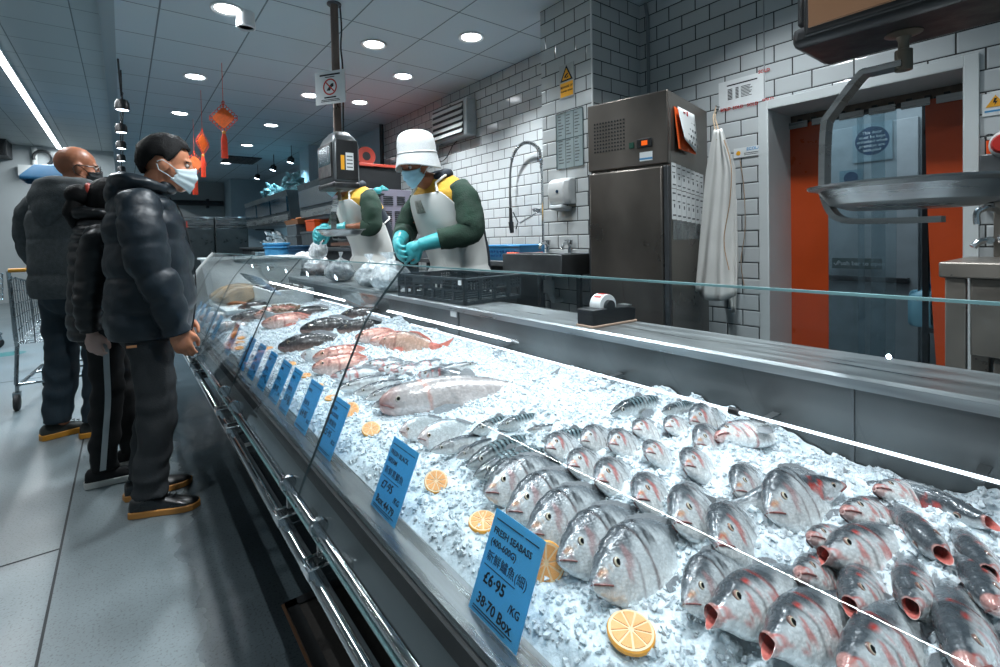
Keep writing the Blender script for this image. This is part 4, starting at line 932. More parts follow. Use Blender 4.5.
# ================================================================ ice bed (nobody could count it)
ICEM = mat('crushed_ice_mat',(212,224,231),.28,0,.10,40,.5,90,spec=.6,rvar=.12)
_pb = ICEM.node_tree.nodes['Principled BSDF']; _pb.inputs['Subsurface Weight'].default_value = .55; _pb.inputs['Subsurface Radius'].default_value = (.9,1,1); _pb.inputs['Subsurface Scale'].default_value = .012; _pb.inputs['Transmission Weight'].default_value = .0; _pb.inputs['IOR'].default_value = 1.31
rnd = random.Random(3)
_mg = {}
for m_ in MOUNDS: _mg.setdefault((int(m_[0]*5),int(m_[1]*5)),[]).append(m_)
def ice_z(x, y):
    z = zice(x)
    n_ = mnoise.noise(Vector((x*9,y*9,1.3)))*.010+mnoise.noise(Vector((x*26,y*26,4)))*.007+mnoise.noise(Vector((x*70,y*70,7)))*.004
    mz = 0; ix, iy = int(x*5), int(y*5)
    for a_ in (-1,0,1):
        for c_ in (-1,0,1):
            for mx_,my_,r_,h_ in _mg.get((ix+a_,iy+c_),()):
                d2 = ((x-mx_)**2+(y-my_)**2)/(r_*r_)
                if d2 < 4: mz = max(mz, h_*math.exp(-d2*1.2))
    z += n_+mz
    z += .012*sm(1.10,1.2,x)*(.5+mnoise.noise(Vector((y*3,2,0))))      # heaped against the back panel
    z -= .045*sm(.95,.25,y)*sm(.98,1.14,x)
    if x < .46: z = min(z, .643+(z-.643)*sm(.42,.46,x)) if False else z*(sm(.415,.46,x))+.636*(1-sm(.415,.46,x))
    return z
ib = MB()
xs = [.42+.775*i/150 for i in range(151)]
ys = []; y_ = -.15
while y_ < 4.72: ys.append(y_); y_ += .005+max(0,y_)*.0035
Z = [[ice_z(x,y_) for x in xs] for y_ in ys]
b0 = ib.add([Vector((x,y_,Z[j][i])) for j,y_ in enumerate(ys) for i,x in enumerate(xs)],[]); W_ = len(xs)
for j in range(len(ys)-1):
    for i in range(W_-1): k = b0+j*W_+i; ib.f.append((k,k+1,k+W_+1,k+W_)); ib.mi.append(0)
for k in range(26000):
    y_ = -.12+2.9*(rnd.random()**1.5) if k < 22000 else rnd.uniform(2,4.6); x = rnd.uniform(.432,1.19)
    s_ = rnd.uniform(.0016,.0042)*(1.5 if rnd.random()<.10 else 1)*(1+.3*max(0,y_-1)); c = Vector((x,y_,ice_z(x,y_)+s_*.25))
    M_ = Matrix.Rotation(rnd.random()*6,3,(rnd.random()-.5,rnd.random()-.5,rnd.random()-.5)); 
    vs = [c+M_ @ Vector((i*s_*rnd.uniform(.6,1.2),j*s_*rnd.uniform(.6,1.2),q*s_*rnd.uniform(.4,.9))) for i in (-1,1) for j in (-1,1) for q in (-1,1)]
    ib.add(vs,[(0,1,3,2),(4,6,7,5),(0,4,5,1),(2,3,7,6),(0,2,6,4),(1,5,7,3)])
tag(ib.build('crushed_ice', ICEM, ang=30, fix=False), 'white crushed ice spread over the whole sloping counter bed', 'ice', kind='stuff')
# ================================================================ citrus slices
RIND = mat('rind',(246,166,50),.4,0,.1); PULP = mat('pulp',(246,170,96),.3,0,.15,60,.2,80,coat=.4); PITH = mat('pith',(246,214,170),.5)
lem = thing('orange_slice','x','fruit')
b = MB(); b.lathe([(.93,-.12),(1.0,-.06),(1.0,.10),(.95,.14),(.5,.14),(.001,.14)],(0,0,0),32,caps=(True,True)); b.build('rind', RIND, lem)
b = MB(); b.lathe([(.95,.135),(.95,.16),(.001,.16)],(0,0,0),32,caps=(False,True)); b.build('pith', PITH, lem)
for k in range(9):
    a0 = 2*PI*k/9; b = MB(); pl = [(.12*math.cos(a0+.35),.12*math.sin(a0+.35))]+[(.84*math.cos(a0+.06+q*.58/5),.84*math.sin(a0+.06+q*.58/5)) for q in range(6)]
    b.prism(pl,'z',.155,.19); b.build('segment', PULP, lem, bevel=.0)
LEM = [(631,634,.031,8,8,'orange slice nearest the camera, on the ice below the largest bream'),(546,575,.030,-20,70,'orange slice standing half hidden behind the nearest price card'),
(483,522,.027,10,10,'orange slice on ice just above the nearest price card'),(436,482,.025,-30,38,'orange slice tilted on edge beside the second nearest price card'),
(404,452,.023,0,12,'orange slice peeking above the second nearest price card'),(371,431,.025,20,30,'orange half lying cut side up between third price card and the sardines'),(351,412,.024,-20,50,'tilted orange slice behind the top of the third price card'),
(331,398,.02,0,5,'flat orange slice fourth from the glass seam'),(318,386,.02,10,10,'orange slice beside the fourth price card'),(306,376,.02,0,5,'pale orange slice sunk in ice'),(291,364,.021,0,12,'orange slice below the dark brown fish'),
(269,349,.022,10,14,'orange slice left of the dark brown fish'),(241,338,.02,0,8,'farthest of the three orange slices by the flagged card'),(240,343,.021,10,10,'middle of the three orange slices by the flagged card'),(239,348,.021,-10,10,'nearest of the three orange slices by the flagged card')]
for i,(px_,py_,r_,rx,ry,lb) in enumerate(LEM):
    d = ray(px_,py_); t = (zice(0)+.006-H)/(d.z-.115*d.x); p = d*t+CAMP; p.z = max(p.z, ice_z(p.x,p.y)+.003+r_*abs(math.sin(math.radians(ry)))*.6)
    o = lem if i == 0 else copy_tree(lem)
    o.location = p; az = math.atan2(-p.y,-p.x*.6-.1); o.rotation_euler = (Matrix.Rotation(az,3,'Z') @ Matrix.Rotation(math.radians(max(ry,8)),3,'Y') @ Matrix.Rotation(.7+i,3,'Z')).to_euler(); o.scale = (r_,r_,r_); o['label'] = lb; o['group'] = 'orange slices on the ice'
# ================================================================ price cards
CARDM = mat('blue_card',(128,220,248),.45,0,.04,4)
_n,_l = CARDM.node_tree.nodes, CARDM.node_tree.links; _tl = _n.new('ShaderNodeBsdfTranslucent'); _tl.inputs[0].default_value = srgb(110,212,248); _ms = _n.new('ShaderNodeMixShader'); _ms.inputs[0].default_value = .55
_tp = _n.new('ShaderNodeBsdfTransparent'); _tp.inputs[0].default_value = srgb(30,150,245); _m0 = _n.new('ShaderNodeMixShader'); _m0.inputs[0].default_value = .10
_o = _n['Material Output']; _l.new(_n['Principled BSDF'].outputs[0],_ms.inputs[1]); _l.new(_tl.outputs[0],_ms.inputs[2]); _l.new(_ms.outputs[0],_m0.inputs[1]); _l.new(_tp.outputs[0],_m0.inputs[2]); _l.new(_m0.outputs[0],_o.inputs[0])
SLEEVE = glassmat('card_sleeve',(.97,.985,.99),.35)
CINK = mat('card_ink',(14,34,52),.6); HAND = mat('marker_ink',(10,12,18),.5)
CORD = ['nearest the camera','second nearest the camera','third nearest the camera','fourth from the camera','fifth from the camera','sixth from the camera','seventh from the camera','eighth from the camera','ninth from the camera']
def card(bl, br, tl, lab, heading, price, box_, full=True, W=.105, Hh=.142, flag=False):
    XB = .395; p = atX(bl[0],bl[1],XB); q = atX(br[0],br[1],XB); 
    yc = (p.y+q.y)/2; w = min(.112,max(.085,abs(p.y-q.y)))
    t_ = thing('price_card', lab, 'price card', (XB, yc, .647), 0, 'blue price cards along the tray lip')
    th = math.radians(24); up = Vector((math.sin(th),0,math.cos(th))); M_ = basis((0,0,0),(0,-1,.0),up)
    b_ = MB(); b_.box((0,Hh/2,0),(w,Hh,.0012)); b_.xf(M_); b_.build('card', CARDM, t_)
    b_ = MB(); b_.box((0,Hh/2+.004,.0035),(w+.012,Hh+.014,.001)); b_.xf(M_); b_.build('sleeve', SLEEVE, t_)
    T = lambda s,x,y,sz,m_,al='CENTER',rot=0: text('lettering', s, sz, M_ @ Matrix.Translation((x,y,.0009)) @ Matrix.Rotation(rot,4,'Z'), m_, t_, .0002, al)
    L = w/2-.008
    if full:
        for k,hd in enumerate(heading): T(hd, -L, Hh-.028-k*.016, .0128, CINK,'LEFT')
        T(price[0], -L, Hh-.065, .0165, CINK,'LEFT'); T(price[1], -L+.006, Hh-.092, .022, HAND,'LEFT',.02); T('/KG', L-.002, Hh-.103, .0145, CINK,'RIGHT'); T(box_, -L+.004, Hh-.121, .0195, HAND,'LEFT',-.04)
    else:
        for k,hd in enumerate(heading): T(hd, -L, Hh-.03-k*.017, .0125, CINK,'LEFT')
        T(price[0], -L, Hh-.067, .0165, CINK,'LEFT'); T(price[1], -L+.004, Hh-.098, .026, HAND,'LEFT',.02); T('/KG', L, Hh-.108, .013, CINK,'RIGHT')
    lines(M_, [(-L,L*.3,Hh-.012,.0015),(L*.4,L,Hh-.012,.0015),(-L,L*.9,.009,.0012),(-L,L*.6,.0055,.001),(-L,L*.5,Hh-.077,.001)], CINK, t_, z=.001)
    if flag:
        b_ = MB(); b_.box((.0,Hh*.80,.0055),(w*.8,Hh*.42,.001)); b_.xf(M_); b_.build('flag', mat('flag_orange',(250,150,30),.5), t_, label='orange and red flag')
        b_ = MB(); b_.box((.0,Hh*1.03,.0055),(w*.8,.018,.001)); b_.xf(M_); b_.build('flag_top', RED, t_)
    return t_
card((467,618),(518.7,667),0,'blue FRESH SEABASS price card, nearest the camera',('FRESH SEABASS','(400-600G)'),('新鮮鱸魚(細)','£6·95'),'38·70 Box')
card((370.6,520),(395.5,545),0,'blue FRESH BLACK BREAM price card, second nearest the camera',('FRESH BLACK','BREAM'),('新鮮黑鯛魚','£7·95'),'Box 44·79')
card((316,463.5),(330.7,477),0,'blue price card handwritten £5.95, third nearest the camera',('FRESH','MACKEREL'),('新鮮鯖魚','£5·95'),'')
CS = [((294,434.7),(305.5,446.5),'£4·95'),((279,418),(286,427),'£5·50'),((268,404),(276.5,413),'£8·95'),((257,391),(263,397),'£4·95'),((246.5,383),(253,388),'£6·50'),((238,375),(243.6,380),'£5·95')]
CL = ['blue price card fourth from the camera, just before the first glass seam','blue price card fifth from the camera, right beside the sixth','blue price card sixth from the camera, seen through the second glass panel','blue price card seventh from the camera in the second glass panel','blue price card eighth from the camera in the second glass panel','blue price card farthest along in the second glass panel']
for (a_,c_,pr),lb in zip(CS,CL): card(a_,c_,0,lb,('FRESH',),('新鮮魚',pr),'',False)
card((223.8,359.6),(229,363.2),0,'blue price card with an orange flag on top, beyond the second glass seam',('FRESH',),('新鮮魚','£6·95'),'',False,flag=True)
for k,(px_,py_) in enumerate(((212,346),(207,341),(201,334),(197,330),(193.5,326))):
    card((px_-2,py_),(px_+2,py_+3),0,'far blue price card seen past the puffer jacket, '+['nearest of five','second of five','third of five','fourth of five','fifth and farthest of five'][k],('FRESH',),('新鮮','£7·95'),'',False)
# blank plastic ticket lying in the ice by the bream
d = atX(482,500,.52); tk = MB(); tk.box((0,0,0),(.05,.05,.001)); o = tk.build('plastic_ticket', SLEEVE); p = ray(480,503); t = (zice(0)+.02-H)/(p.z-.115*p.x); o.location = p*t+CAMP; o.rotation_euler=(.2,-.9,.5); tag(o,'clear plastic ticket stuck upright in the ice above an orange slice','ticket')
# ================================================================ on the counter worktop
WZ = .8935
CRATEM = mat('crate_plastic',(40,48,52),.42,0,.2,20,.05,60)
q0, q1, q2 = atZ(402,297,WZ), atZ(464,306,WZ), atZ(512,301,WZ)
ux = (q0-q1); lx = .60; ang = math.atan2(ux.y,ux.x)
cr = thing('fish_crate','black open plastic fish crate with slotted sides on the worktop','crate',(q1.x+.005,q1.y,WZ+.002),ang)
# local: x along the long near side (away from camera), -y to the rear
cx_, cy_, ch = .60, .36, .125
def slotted(p0, p1, nm):
    p0, p1 = Vector(p0), Vector(p1); d = (p1-p0); L = d.length; d.normalize(); b_ = MB(); a = math.atan2(d.y,d.x)
    def bar(u0,u1,z0,z1,th=.010): b_.box(p0+d*((u0+u1)/2)+Vector((0,0,(z0+z1)/2)),(u1-u0,th,z1-z0),rz=a)
    bar(0,L,0,.018); bar(0,L,.060,.070); bar(0,L,ch-.012,ch,.02)
    n = max(4,int(L/.085))
    for i in range(n+1):
        u = L*i/n; bar(max(0,u-.009),min(L,u+.009),0,ch)
    for i in range(n):
        u0 = L*i/n+.009; u1 = L*(i+1)/n-.009
        if i in (0,n-1) or i%2: 
            for k in range(4): bar(u0+(u1-u0)*k/4,u0+(u1-u0)*(k+.45)/4,.070,ch-.012)
            for z in (.083,.097): bar(u0,u1,z,z+.005)
        else: bar(u0,u1,.088 if i%4 else .078,ch-.012)
    return b_.build(nm, CRATEM, cr)
slotted((0,0,0),(cx_,0,0),'side'); slotted((0,-cy_,0),(cx_,-cy_,0),'side'); slotted((0,0,0),(0,-cy_,0),'end'); slotted((cx_,0,0),(cx_,-cy_,0),'end')
b = MB(); b.box2((0,-cy_,0),(cx_,0,.006)); b.build('bottom', CRATEM, cr)
for i in range(7):
    b = MB(); b.box((.05+i*.083,-cy_/2,.01),(.012,cy_,.012)); b.build('bottom_rib', CRATEM, cr)
b = MB(); b.box((.02,.012,.105),(.022,.003,.022)); b.build('label', PAPER, cr)
# tape dispenser
td = thing('tape_dispenser','black desk tape dispenser with a white roll on the worktop','dispenser',(1.235,1.165,WZ),-.05)
b = MB(); b.prism([(0,0),(.215,0),(.222,.05),(.19,.058),(.10,.062),(.0,.062)],'y',-.075,0); b.build('body', BLACKP, td, bevel=.005)
b = MB(); b.box((.11,-.0375,.004),(.226,.08,.008)); b.build('base_edge', mat('cream_edge',(190,160,140),.6), td, bevel=.002)
b = MB(); b.lathe([(.026,-.024),(.041,-.024),(.041,.024),(.026,.024)],(.09,-.037,.066),32,axis=(0,1,0)); rl = b.build('tape_roll', WHITEP, td)
b = MB(); b.lathe([(.0415,-.0235),(.0415,.0235)],(.09,-.037,.066),32,axis=(0,1,0),caps=(False,False)); 
b = MB(); b.cyl((.09,-.075,.066),(.09,0,.066),.022); b.build('hub', BLACKP, td)
for k in range(3):
    a_ = math.radians(70+k*28); b = MB(); b.box((.09+.0415*math.cos(a_),-.037,.066+.0415*math.sin(a_)),(.001,.03,.008),M=Matrix.Rotation(-a_,3,'Y')); b.build('red_mark', RED, rl)
b = MB(); b.box((.205,-.037,.058),(.03,.04,.004)); b.build('cutter', STEEL, td)
# plastic bags
BAGM = bpy.data.materials.new('bag_film'); BAGM.use_nodes = True; _n,_l = BAGM.node_tree.nodes, BAGM.node_tree.links; _n.clear()
_o=_n.new('ShaderNodeOutputMaterial'); _t=_n.new('ShaderNodeBsdfTransparent'); _t.inputs[0].default_value=(.9,.93,.94,1); _p=_n.new('ShaderNodeBsdfPrincipled'); _p.inputs['Base Color'].default_value=srgb(232,238,241); _p.inputs['Roughness'].default_value=.22
_z=_n.new('ShaderNodeTexNoise'); _z.inputs['Scale'].default_value=30; _z.inputs['Detail'].default_value=6; _mr=_n.new('ShaderNodeMapRange'); _mr.inputs[1].default_value=.35; _mr.inputs[2].default_value=.65; _mr.inputs[3].default_value=.35; _mr.inputs[4].default_value=.95
_tc=_n.new('ShaderNodeTexCoord'); _l.new(_tc.outputs['Object'],_z.inputs['Vector']); _l.new(_z.outputs['Fac'],_mr.inputs[0]); _m=_n.new('ShaderNodeMixShader'); _l.new(_mr.outputs[0],_m.inputs[0]); _l.new(_t.outputs[0],_m.inputs[1]); _l.new(_p.outputs[0],_m.inputs[2]); _l.new(_m.outputs[0],_o.inputs[0])
_b=_n.new('ShaderNodeBump'); _b.inputs['Strength'].default_value=.8; _b.inputs['Distance'].default_value=.01; _l.new(_z.outputs['Fac'],_b.inputs['Height']); _l.new(_b.outputs[0],_p.inputs['Normal'])
FILL = mat('bag_contents',(214,218,219),.5,0,.3,20,.3,40)
def bag(px_, py_, X, r, lab, tied=True, seed=1, fillm=FILL, zb=WZ):
    p = atX(px_,py_,X); t_ = thing('plastic_bag', lab, 'bag', (X,p.y,zb), seed, 'knotted plastic bags on the worktop')
    b_ = MB(); rings = []
    for i in range(19):
        t = i/18; th = -PI/2+t*PI*.93; rr = math.cos(th)*r*1.05; z = r*.78+math.sin(th)*r*.80
        if t > .86: rr = max(rr, r*.12)
        ring = []
        for k in range(26):
            a = 2*PI*k/26; w = 1+.30*mnoise.noise(Vector((math.cos(a)*1.6,math.sin(a)*1.6,t*3+seed*7)))+.12*mnoise.noise(Vector((math.cos(a)*5,math.sin(a)*5,t*9+seed*7)))+.10*math.sin(a*9+seed)*sm(.5,.9,t)
            ring.append(Vector((rr*w*math.cos(a),rr*w*math.sin(a),max(0.001,z*(1+.06*math.sin(a*5+seed))))))
        rings.append(ring)
    if tied:
        zt = rings[-1][0].z
        for dz, q in ((.02,.10),(.035,.20),(.06,.32)):
            rings.append([Vector((r*q*(1+.4*math.sin(k*1.7+seed))*math.cos(2*PI*k/26)+dz*.3,r*q*.5*math.sin(2*PI*k/26),zt+dz)) for k in range(26)])
    b_.loft(rings,caps=(True,False)); b_.build('film', BAGM, t_, ang=25)
    c_ = MB(); c_.ell((0,0,r*.5),(r*.72,r*.75,r*.46)); c_.build('contents', fillm, t_)
    return t_
bag(341,276,1.34,.105,'knotted clear bag on worktop in front of the taller apron, left of two',seed=1)
bag(371,278,1.33,.10,'crumpled clear bag on worktop between the other two front bags',seed=2)
bag(391,282,1.29,.115,'large clear bag nearest the black crate, its top held by the gloved hands',seed=3)
bag(318,262,1.45,.11,'clear bag with pinkish contents in front of the half hidden worker',seed=4,fillm=mat('pink_contents',(190,150,140),.5))
bag(305,268,1.50,.10,'big milky clear bag beside the blue tub',seed=5,tied=False,zb=.951)
# tubs
def tub(px_, X, r, h, m_, lab, zb=.951, grp='tubs on the side table'):
    p = atX(px_,255,X); t_ = thing('plastic_tub', lab, 'tub', (X,p.y,zb), 0, grp)
    b_ = MB(); b_.lathe([(.0,0),(r*.84,0),(r*.95,h*.9),(r*1.04,h*.9),(r*1.06,h*.98),(r,h),(r*.93,h*.97),(r*.82,.02),(.0,.02)],(0,0,0),32,caps=(False,False)); b_.build('bucket', m_, t_)
    b_ = MB(); b_.lathe([(r*.97,h*.74),(r*1.03,h*.75),(r*1.03,h*.79),(r*.97,h*.8)],(0,0,0),32,caps=(False,False)); b_.build('rim_band', m_, t_)
    return t_
tub(277,1.60,.16,.26,mat('bright_blue_plastic',(86,170,222),.4),'bright blue round plastic tub on the worktop beside clear bags')
tub(300,1.80,.15,.22,mat('dark_blue_plastic',(40,84,120),.45),'darker blue round tub behind the bright blue one')
tub(262,1.52,.085,.14,mat('clear_tub',(176,196,204),.3,0,.1,10,trans=.3),'small cloudy white tub left of the bright blue tub')
rt = thing('steel_side_table','low steel side table carrying the blue tubs beyond the counter','table',(1.7,6.4,0))
b = MB(rt.location); b.box2((1.42,5.1,.91),(1.97,8.0,.95)); b.build('table_top', STEELH, rt, bevel=.004)
for u in (1.46,1.93):
    for v in (5.15,6.5,7.95): b = MB(rt.location); b.box2((u-.02,v-.02,0),(u+.02,v+.02,.91)); b.build('leg', DSTEEL, rt)
# worktop clutter end
wt = thing('white_bin','pale open plastic bin at the far end of the counter','bin',(1.0,5.2,.62))
b = MB((0,0,0)); L_ = [(-.42,-.28),(.38,-.28),(.38,.28),(-.42,.28)]
b.loft([[Vector((x*k,y*k,z)) for x,y in L_] for k,z in ((.85,0),(1.0,.46),(1.05,.46),(1.05,.44),(.98,.44),(.83,.02))],caps=(True,True)); b.build('bin_body', CREAM, wt, bevel=.004)
b = MB(); b.box2((-.35,-.22,-.62),(.3,.22,0)); b.build('stand', DARK, wt)
fo = thing('foam_box','white foam box of grey shellfish at the far end of the ice','box',(1.0,4.2,.72),.0)
b = MB(); L_ = [(-.16,-.34),(.16,-.34),(.16,.34),(-.16,.34)]; b.loft([[Vector((x*k,y*k,z)) for x,y in L_] for k,z in ((.96,0),(1,.13),(.88,.13),(.86,.03))]); b.build('box_body', mat('foam',(216,222,222),.7), fo, bevel=.004)
b = MB(); rn = random.Random(5)
for k in range(160):
    c = Vector((rn.uniform(-.13,.13),rn.uniform(-.29,.29),rn.uniform(.09,.135))); b.tube([c,c+Vector((rn.uniform(-.03,.03),rn.uniform(-.03,.03),rn.uniform(0,.015))),c+Vector((rn.uniform(-.04,.04),rn.uniform(-.04,.04),0))],[.008,.01,.003],6)
b.build('shellfish', mat('shell_grey',(120,112,108),.35,0,.5,30), fo, kind='stuff')
fo2 = thing('foam_tray','shallow white tray of brown shells in front of the foam box','tray',(.86,3.55,.70),.1)
b = MB(); b.loft([[Vector((x*k*.9,y*k*.75,z)) for x,y in L_] for k,z in ((.9,0),(1,.06),(.93,.06),(.85,.02))]); b.build('tray_body', bpy.data.materials['foam'], fo2, bevel=.003)
b = MB()
for k in range(90): b.ell((rn.uniform(-.11,.11),rn.uniform(-.2,.2),rn.uniform(.045,.065)),(.014,.011,.009),Matrix.Rotation(rn.random()*6,3,'Z'),8,5)
b.build('shells', mat('shell_brown',(130,104,80),.4,0,.5,40), fo2, kind='stuff')
fo3 = thing('foam_tray','flat white tray lying on ice before the ochre sack','tray',(.72,4.15,.70),.0)
b = MB(); b.loft([[Vector((x*k*1.1,y*k*.95,z)) for x,y in L_] for k,z in ((.9,0),(1,.04),(.93,.04),(.88,.015))]); b.build('tray_body', bpy.data.materials['foam'], fo3, bevel=.003)
sk = thing('net_sack','grey and ochre net sack lying at the far end of counter','sack',(.72,4.5,.70),.3)
b = MB(); b.loft([[Vector((-.2+.42*t,.13*math.sin(PI*min(.98,max(.02,t)))**.6*math.cos(a)*(1+.1*math.sin(a*4+t*9)),.09+.09*math.sin(PI*min(.98,max(.02,t)))**.6*math.sin(a))) for a in [2*PI*k/20 for k in range(20)]] for t in [i/14 for i in range(15)]]); b.build('sack_body', mat('sack_ochre',(150,118,70),.7,0,.6,9,.3,60), sk)
# ================================================================ hanging scales
POLEM = mat('pole_steel',(120,104,96),.35,.7,.5,6,.05,30,stretch=(1,1,.4))
def hanging_scale(x, y, zb, lab, sign=False, face=None, ztray=1.245, armside=1):
    t_ = thing('hanging_scale', lab, 'scale', (x,y,zb), 0, None)
    hx, hy, hh = .095, .165, .40
    b_ = MB(); P = lambda s: [(-hx+s,-hy+s*1.5),(-hx+s,hy-s*1.5),(hx-s,hy-s*1.5),(hx-s,-hy+s*1.5)]
    rings = []
    for z,s in ((0,.05),(.012,.02),(.05,.0),(.30,.0),(.36,.02),(hh,.05)):
        c_ = []
        for i,(px_,py_) in enumerate(P(s)):
            r_ = .025
            sx = 1 if px_<0 else -1; sy = 1 if py_<0 else -1
            arc_ = [(px_+sx*r_*(1-math.cos(q)), py_+sy*r_*(1-math.sin(q))) for q in [PI/2*k/4 for k in range(5)]]
            if i in (1,3): arc_ = list(reversed(arc_))
            c_ += arc_
        c_ = sorted(c_, key=lambda p: math.atan2(p[1],p[0])); rings.append([Vector((u,v,z)) for u,v in c_])
    b_.loft(rings); b_.build('housing', DSTEEL if sign else BLACKP, t_, ang=40)
    b_ = MB(); b_.box2((-hx-.008,-hy+.02,.012 if not sign else .07),(-hx+.004,hy-.02,.31)); fp = b_.build('display_frame', BLACKP, t_, bevel=.006)
    b_ = MB(); b_.box2((-hx-.010,-hy+(.03 if not sign else .04),.028 if not sign else .16),(-hx-.005,hy-(.03 if not sign else .04),.29)); b_.build('display', (face if not sign else mat('lcd',(50,74,82),.15)), fp, bevel=.003)
    b_ = MB(); b_.box2((-hx+.02,-hy-.006,.05),(hx-.015,-hy+.004,.33)); ep = b_.build('end_panel', BLACKP, t_, bevel=.012)
    b_ = MB(); b_.box2((-.045,-hy-.008,.12),(-.02,-hy-.005,.22)); b_.build('yellow_sticker', YELLOW, ep); 
    b_ = MB(); b_.box2((-.01,-hy-.008,.12),(.045,-hy-.005,.24)); wl = b_.build('white_sticker', PAPER, ep)
    for k in range(4): 
        b_ = MB(); b_.box2((-.004,-hy-.0095,.135+k*.025),(.038,-hy-.0075,.143+k*.025)); b_.build('sticker_print', GREYINK, wl)
    b_ = MB(); b_.box2((-hx-.004,-hy-.006,-.004),(hx,hy+.006,.04)); b_.build('lower_casing', BLACKP, t_, bevel=.015)
    b_ = MB(); b_.lathe([(.030,0),(.031,-.006),(.013,-.012),(.009,-.02),(.009,-.036),(.0145,-.038),(.0145,-.078),(.001,-.08)],(0,0,0),18); b_.build('load_hook', mat('brass_grey',(120,112,100),.35,.8), t_)
    zt = ztray-zb; a_ = armside
    pth = [(0,0,-.066),(0,.055,-.066)]+spline([(0,.055,-.066),(0,.072,-.072),(0,.122,-.135),(0,.136,-.165),(0,.140,zt+.085),(0,.137,zt+.03),(0,.11,zt-.016),(0,.04,zt-.024),(0,-.06,zt-.024)],5)[1:]
    b_ = MB(); b_.loft([[p_+q_ for q_ in (Vector((-.020,0,0))+w_,Vector((.020,0,0))+w_,Vector((.020,0,0))-w_,Vector((-.020,0,0))-w_)] for p_,w_ in [(Vector(pth[i]),(lambda d:Vector((0,-d.z,d.y)).normalized()*.006)(Vector(pth[min(i+1,len(pth)-1)])-Vector(pth[max(i-1,0)]))) for i in range(len(pth))]]); b_.build('tray_arm', STEEL, t_)
    b_ = MB(); b_.lathe([(.0,.0),(.10,.0),(.135,.012),(.155,.040),(.175,.046),(.176,.050),(.153,.046),(.132,.018),(.10,.006),(.0,.006)],(0,-.01,zt-.022),40,caps=(False,False)); b_.xf(Matrix.Translation((0,0,.022))); b_.build('weighing_tray', STEEL, t_)
    b_ = MB(); b_.cyl((0,0,hh-.02),(0,0,2.92-zb),.028,n=20); b_.build('pole', POLEM, t_)
    b_ = MB(); b_.lathe([(.028,0),(.05,0),(.05,.01),(.028,.012)],(0,0,2.908-zb),20); b_.build('ceiling_flange', DSTEEL, t_)
    return t_
s1_ = hanging_scale(1.25,3.50,1.585,'hanging digital scale on a steel pole in front of the half hidden worker',True)
s2_ = hanging_scale(1.25,.275,1.60,'large hanging scale with tan display at the top right above the counter',False,mat('tan_face',(150,112,84),.35,.4,.15,2))
b = MB((1.25,3.50,1.585)); b.tube(spline([(1.285,3.48,2.9),(1.29,3.475,2.75),(1.283,3.48,2.6),(1.29,3.475,2.45),(1.285,3.48,2.0)],6),.006,6); b.build('cable', BLACKP, s1_)
a, c = atY(320,75,3.44), atY(340,97,3.44)
sg, M1 = plate('no_smoking_sign','white sign with a red prohibition circle fixed on the scale pole','sign',((a.x+c.x)/2,3.44,(a.z+c.z)/2-.01),.25,.23,PAPER,normal=((.55,-.835,0),(0,0,1)))
disc(M1,0,.005,.058,RED,sg,'red_ring',z=.002,r0=.048); b = MB(); b.box((0,.005,.0027),(.10,.009,.0012),M=Matrix.Rotation(math.radians(-45),3,'Z')); b.xf(M1); b.build('red_bar', RED, sg)
b = MB(); b.prism([(-.03,-.02),(.0,-.022),(.012,0),(.03,.006),(.03,.03),(.01,.026),(-.008,.008)],'z',.0015,.0022); b.xf(M1); b.build('black_symbol', INK, sg)
lines(M1,[(-.085,.085,.09,.012),(-.04,.04,.074,.006),(-.05,.05,-.068,.010),(-.075,.075,-.084,.005),(-.08,.08,-.094,.005)],INK,sg,z=.002)
# ================================================================ ceiling things
GLOW = emat('lamp_glow',(245,250,255),14)
DL = thing('downlight','x','light'); 
b = MB(); b.lathe([(.085,.0),(.11,-.002),(.112,-.008),(.105,-.012),(.085,-.006),(.078,.0)],(0,0,0),32,caps=(False,False)); b.build('trim_ring', WHITEP, DL)
b = MB(); b.lathe([(.082,-.004),(.001,-.004)],(0,0,0),32,caps=(False,False)); b.build('lamp', GLOW, DL, fix=False)
DLP = [(.65,4.02,'recessed ceiling downlight with a small spot lamp under it, top left'),(.63,5.81,'ceiling downlight second along the row nearest the beam'),(.63,7.52,'ceiling downlight third along the row nearest the beam'),
(1.776,4.02,'bright ceiling downlight just right of the scale pole'),(1.766,5.82,'ceiling downlight left of the scale pole, just below its sign'),(1.74,7.59,'ceiling downlight farther along the middle row, right of the larger knot'),(1.743,9.33,'ceiling downlight at the tassel of the larger red knot'),(1.75,11.6,'small far ceiling downlight by the dark vent'),(1.2,12.6,'farthest small ceiling downlight beside the smaller red knot'),
(2.384,3.41,'ceiling downlight nearest the white tiled pillar'),(2.355,4.62,'ceiling downlight above the hat wearing worker'),(2.35,5.78,'ceiling downlight between scale pole and the wall heater')]
for i,(x,y_,lb) in enumerate(DLP):
    o = DL if i == 0 else copy_tree(DL); o.location = (x,y_,2.919); o['label'] = lb; o['group'] = 'recessed downlights'
sp0 = thing('ceiling_sensor','short white cylinder spot fixed beside the nearest visible downlight','light',(.77,4.02,2.92))
b = MB(); b.lathe([(.0,0),(.06,0),(.065,-.11),(.055,-.115),(.05,-.10),(.0,-.10)],(0,0,0),24,caps=(False,False)); b.build('housing', WHITEP, sp0); b = MB(); b.lathe([(.05,-.103),(.001,-.103)],(0,0,0),20,caps=(False,False)); b.build('lens', DARK, sp0)
ll = thing('linear_light','long white linear strip light on the left ceiling','light',(-1.12,8,3.55))
b = MB(ll.location); b.box2((-1.15,4,3.515),(-1.06,15.2,3.549)); b.build('housing', WHITEP, ll); b = MB(ll.location); b.box2((-1.145,4,3.508),(-1.065,15.2,3.516)); b.build('diffuser', emat('strip_glow',(240,248,255),9), ll)
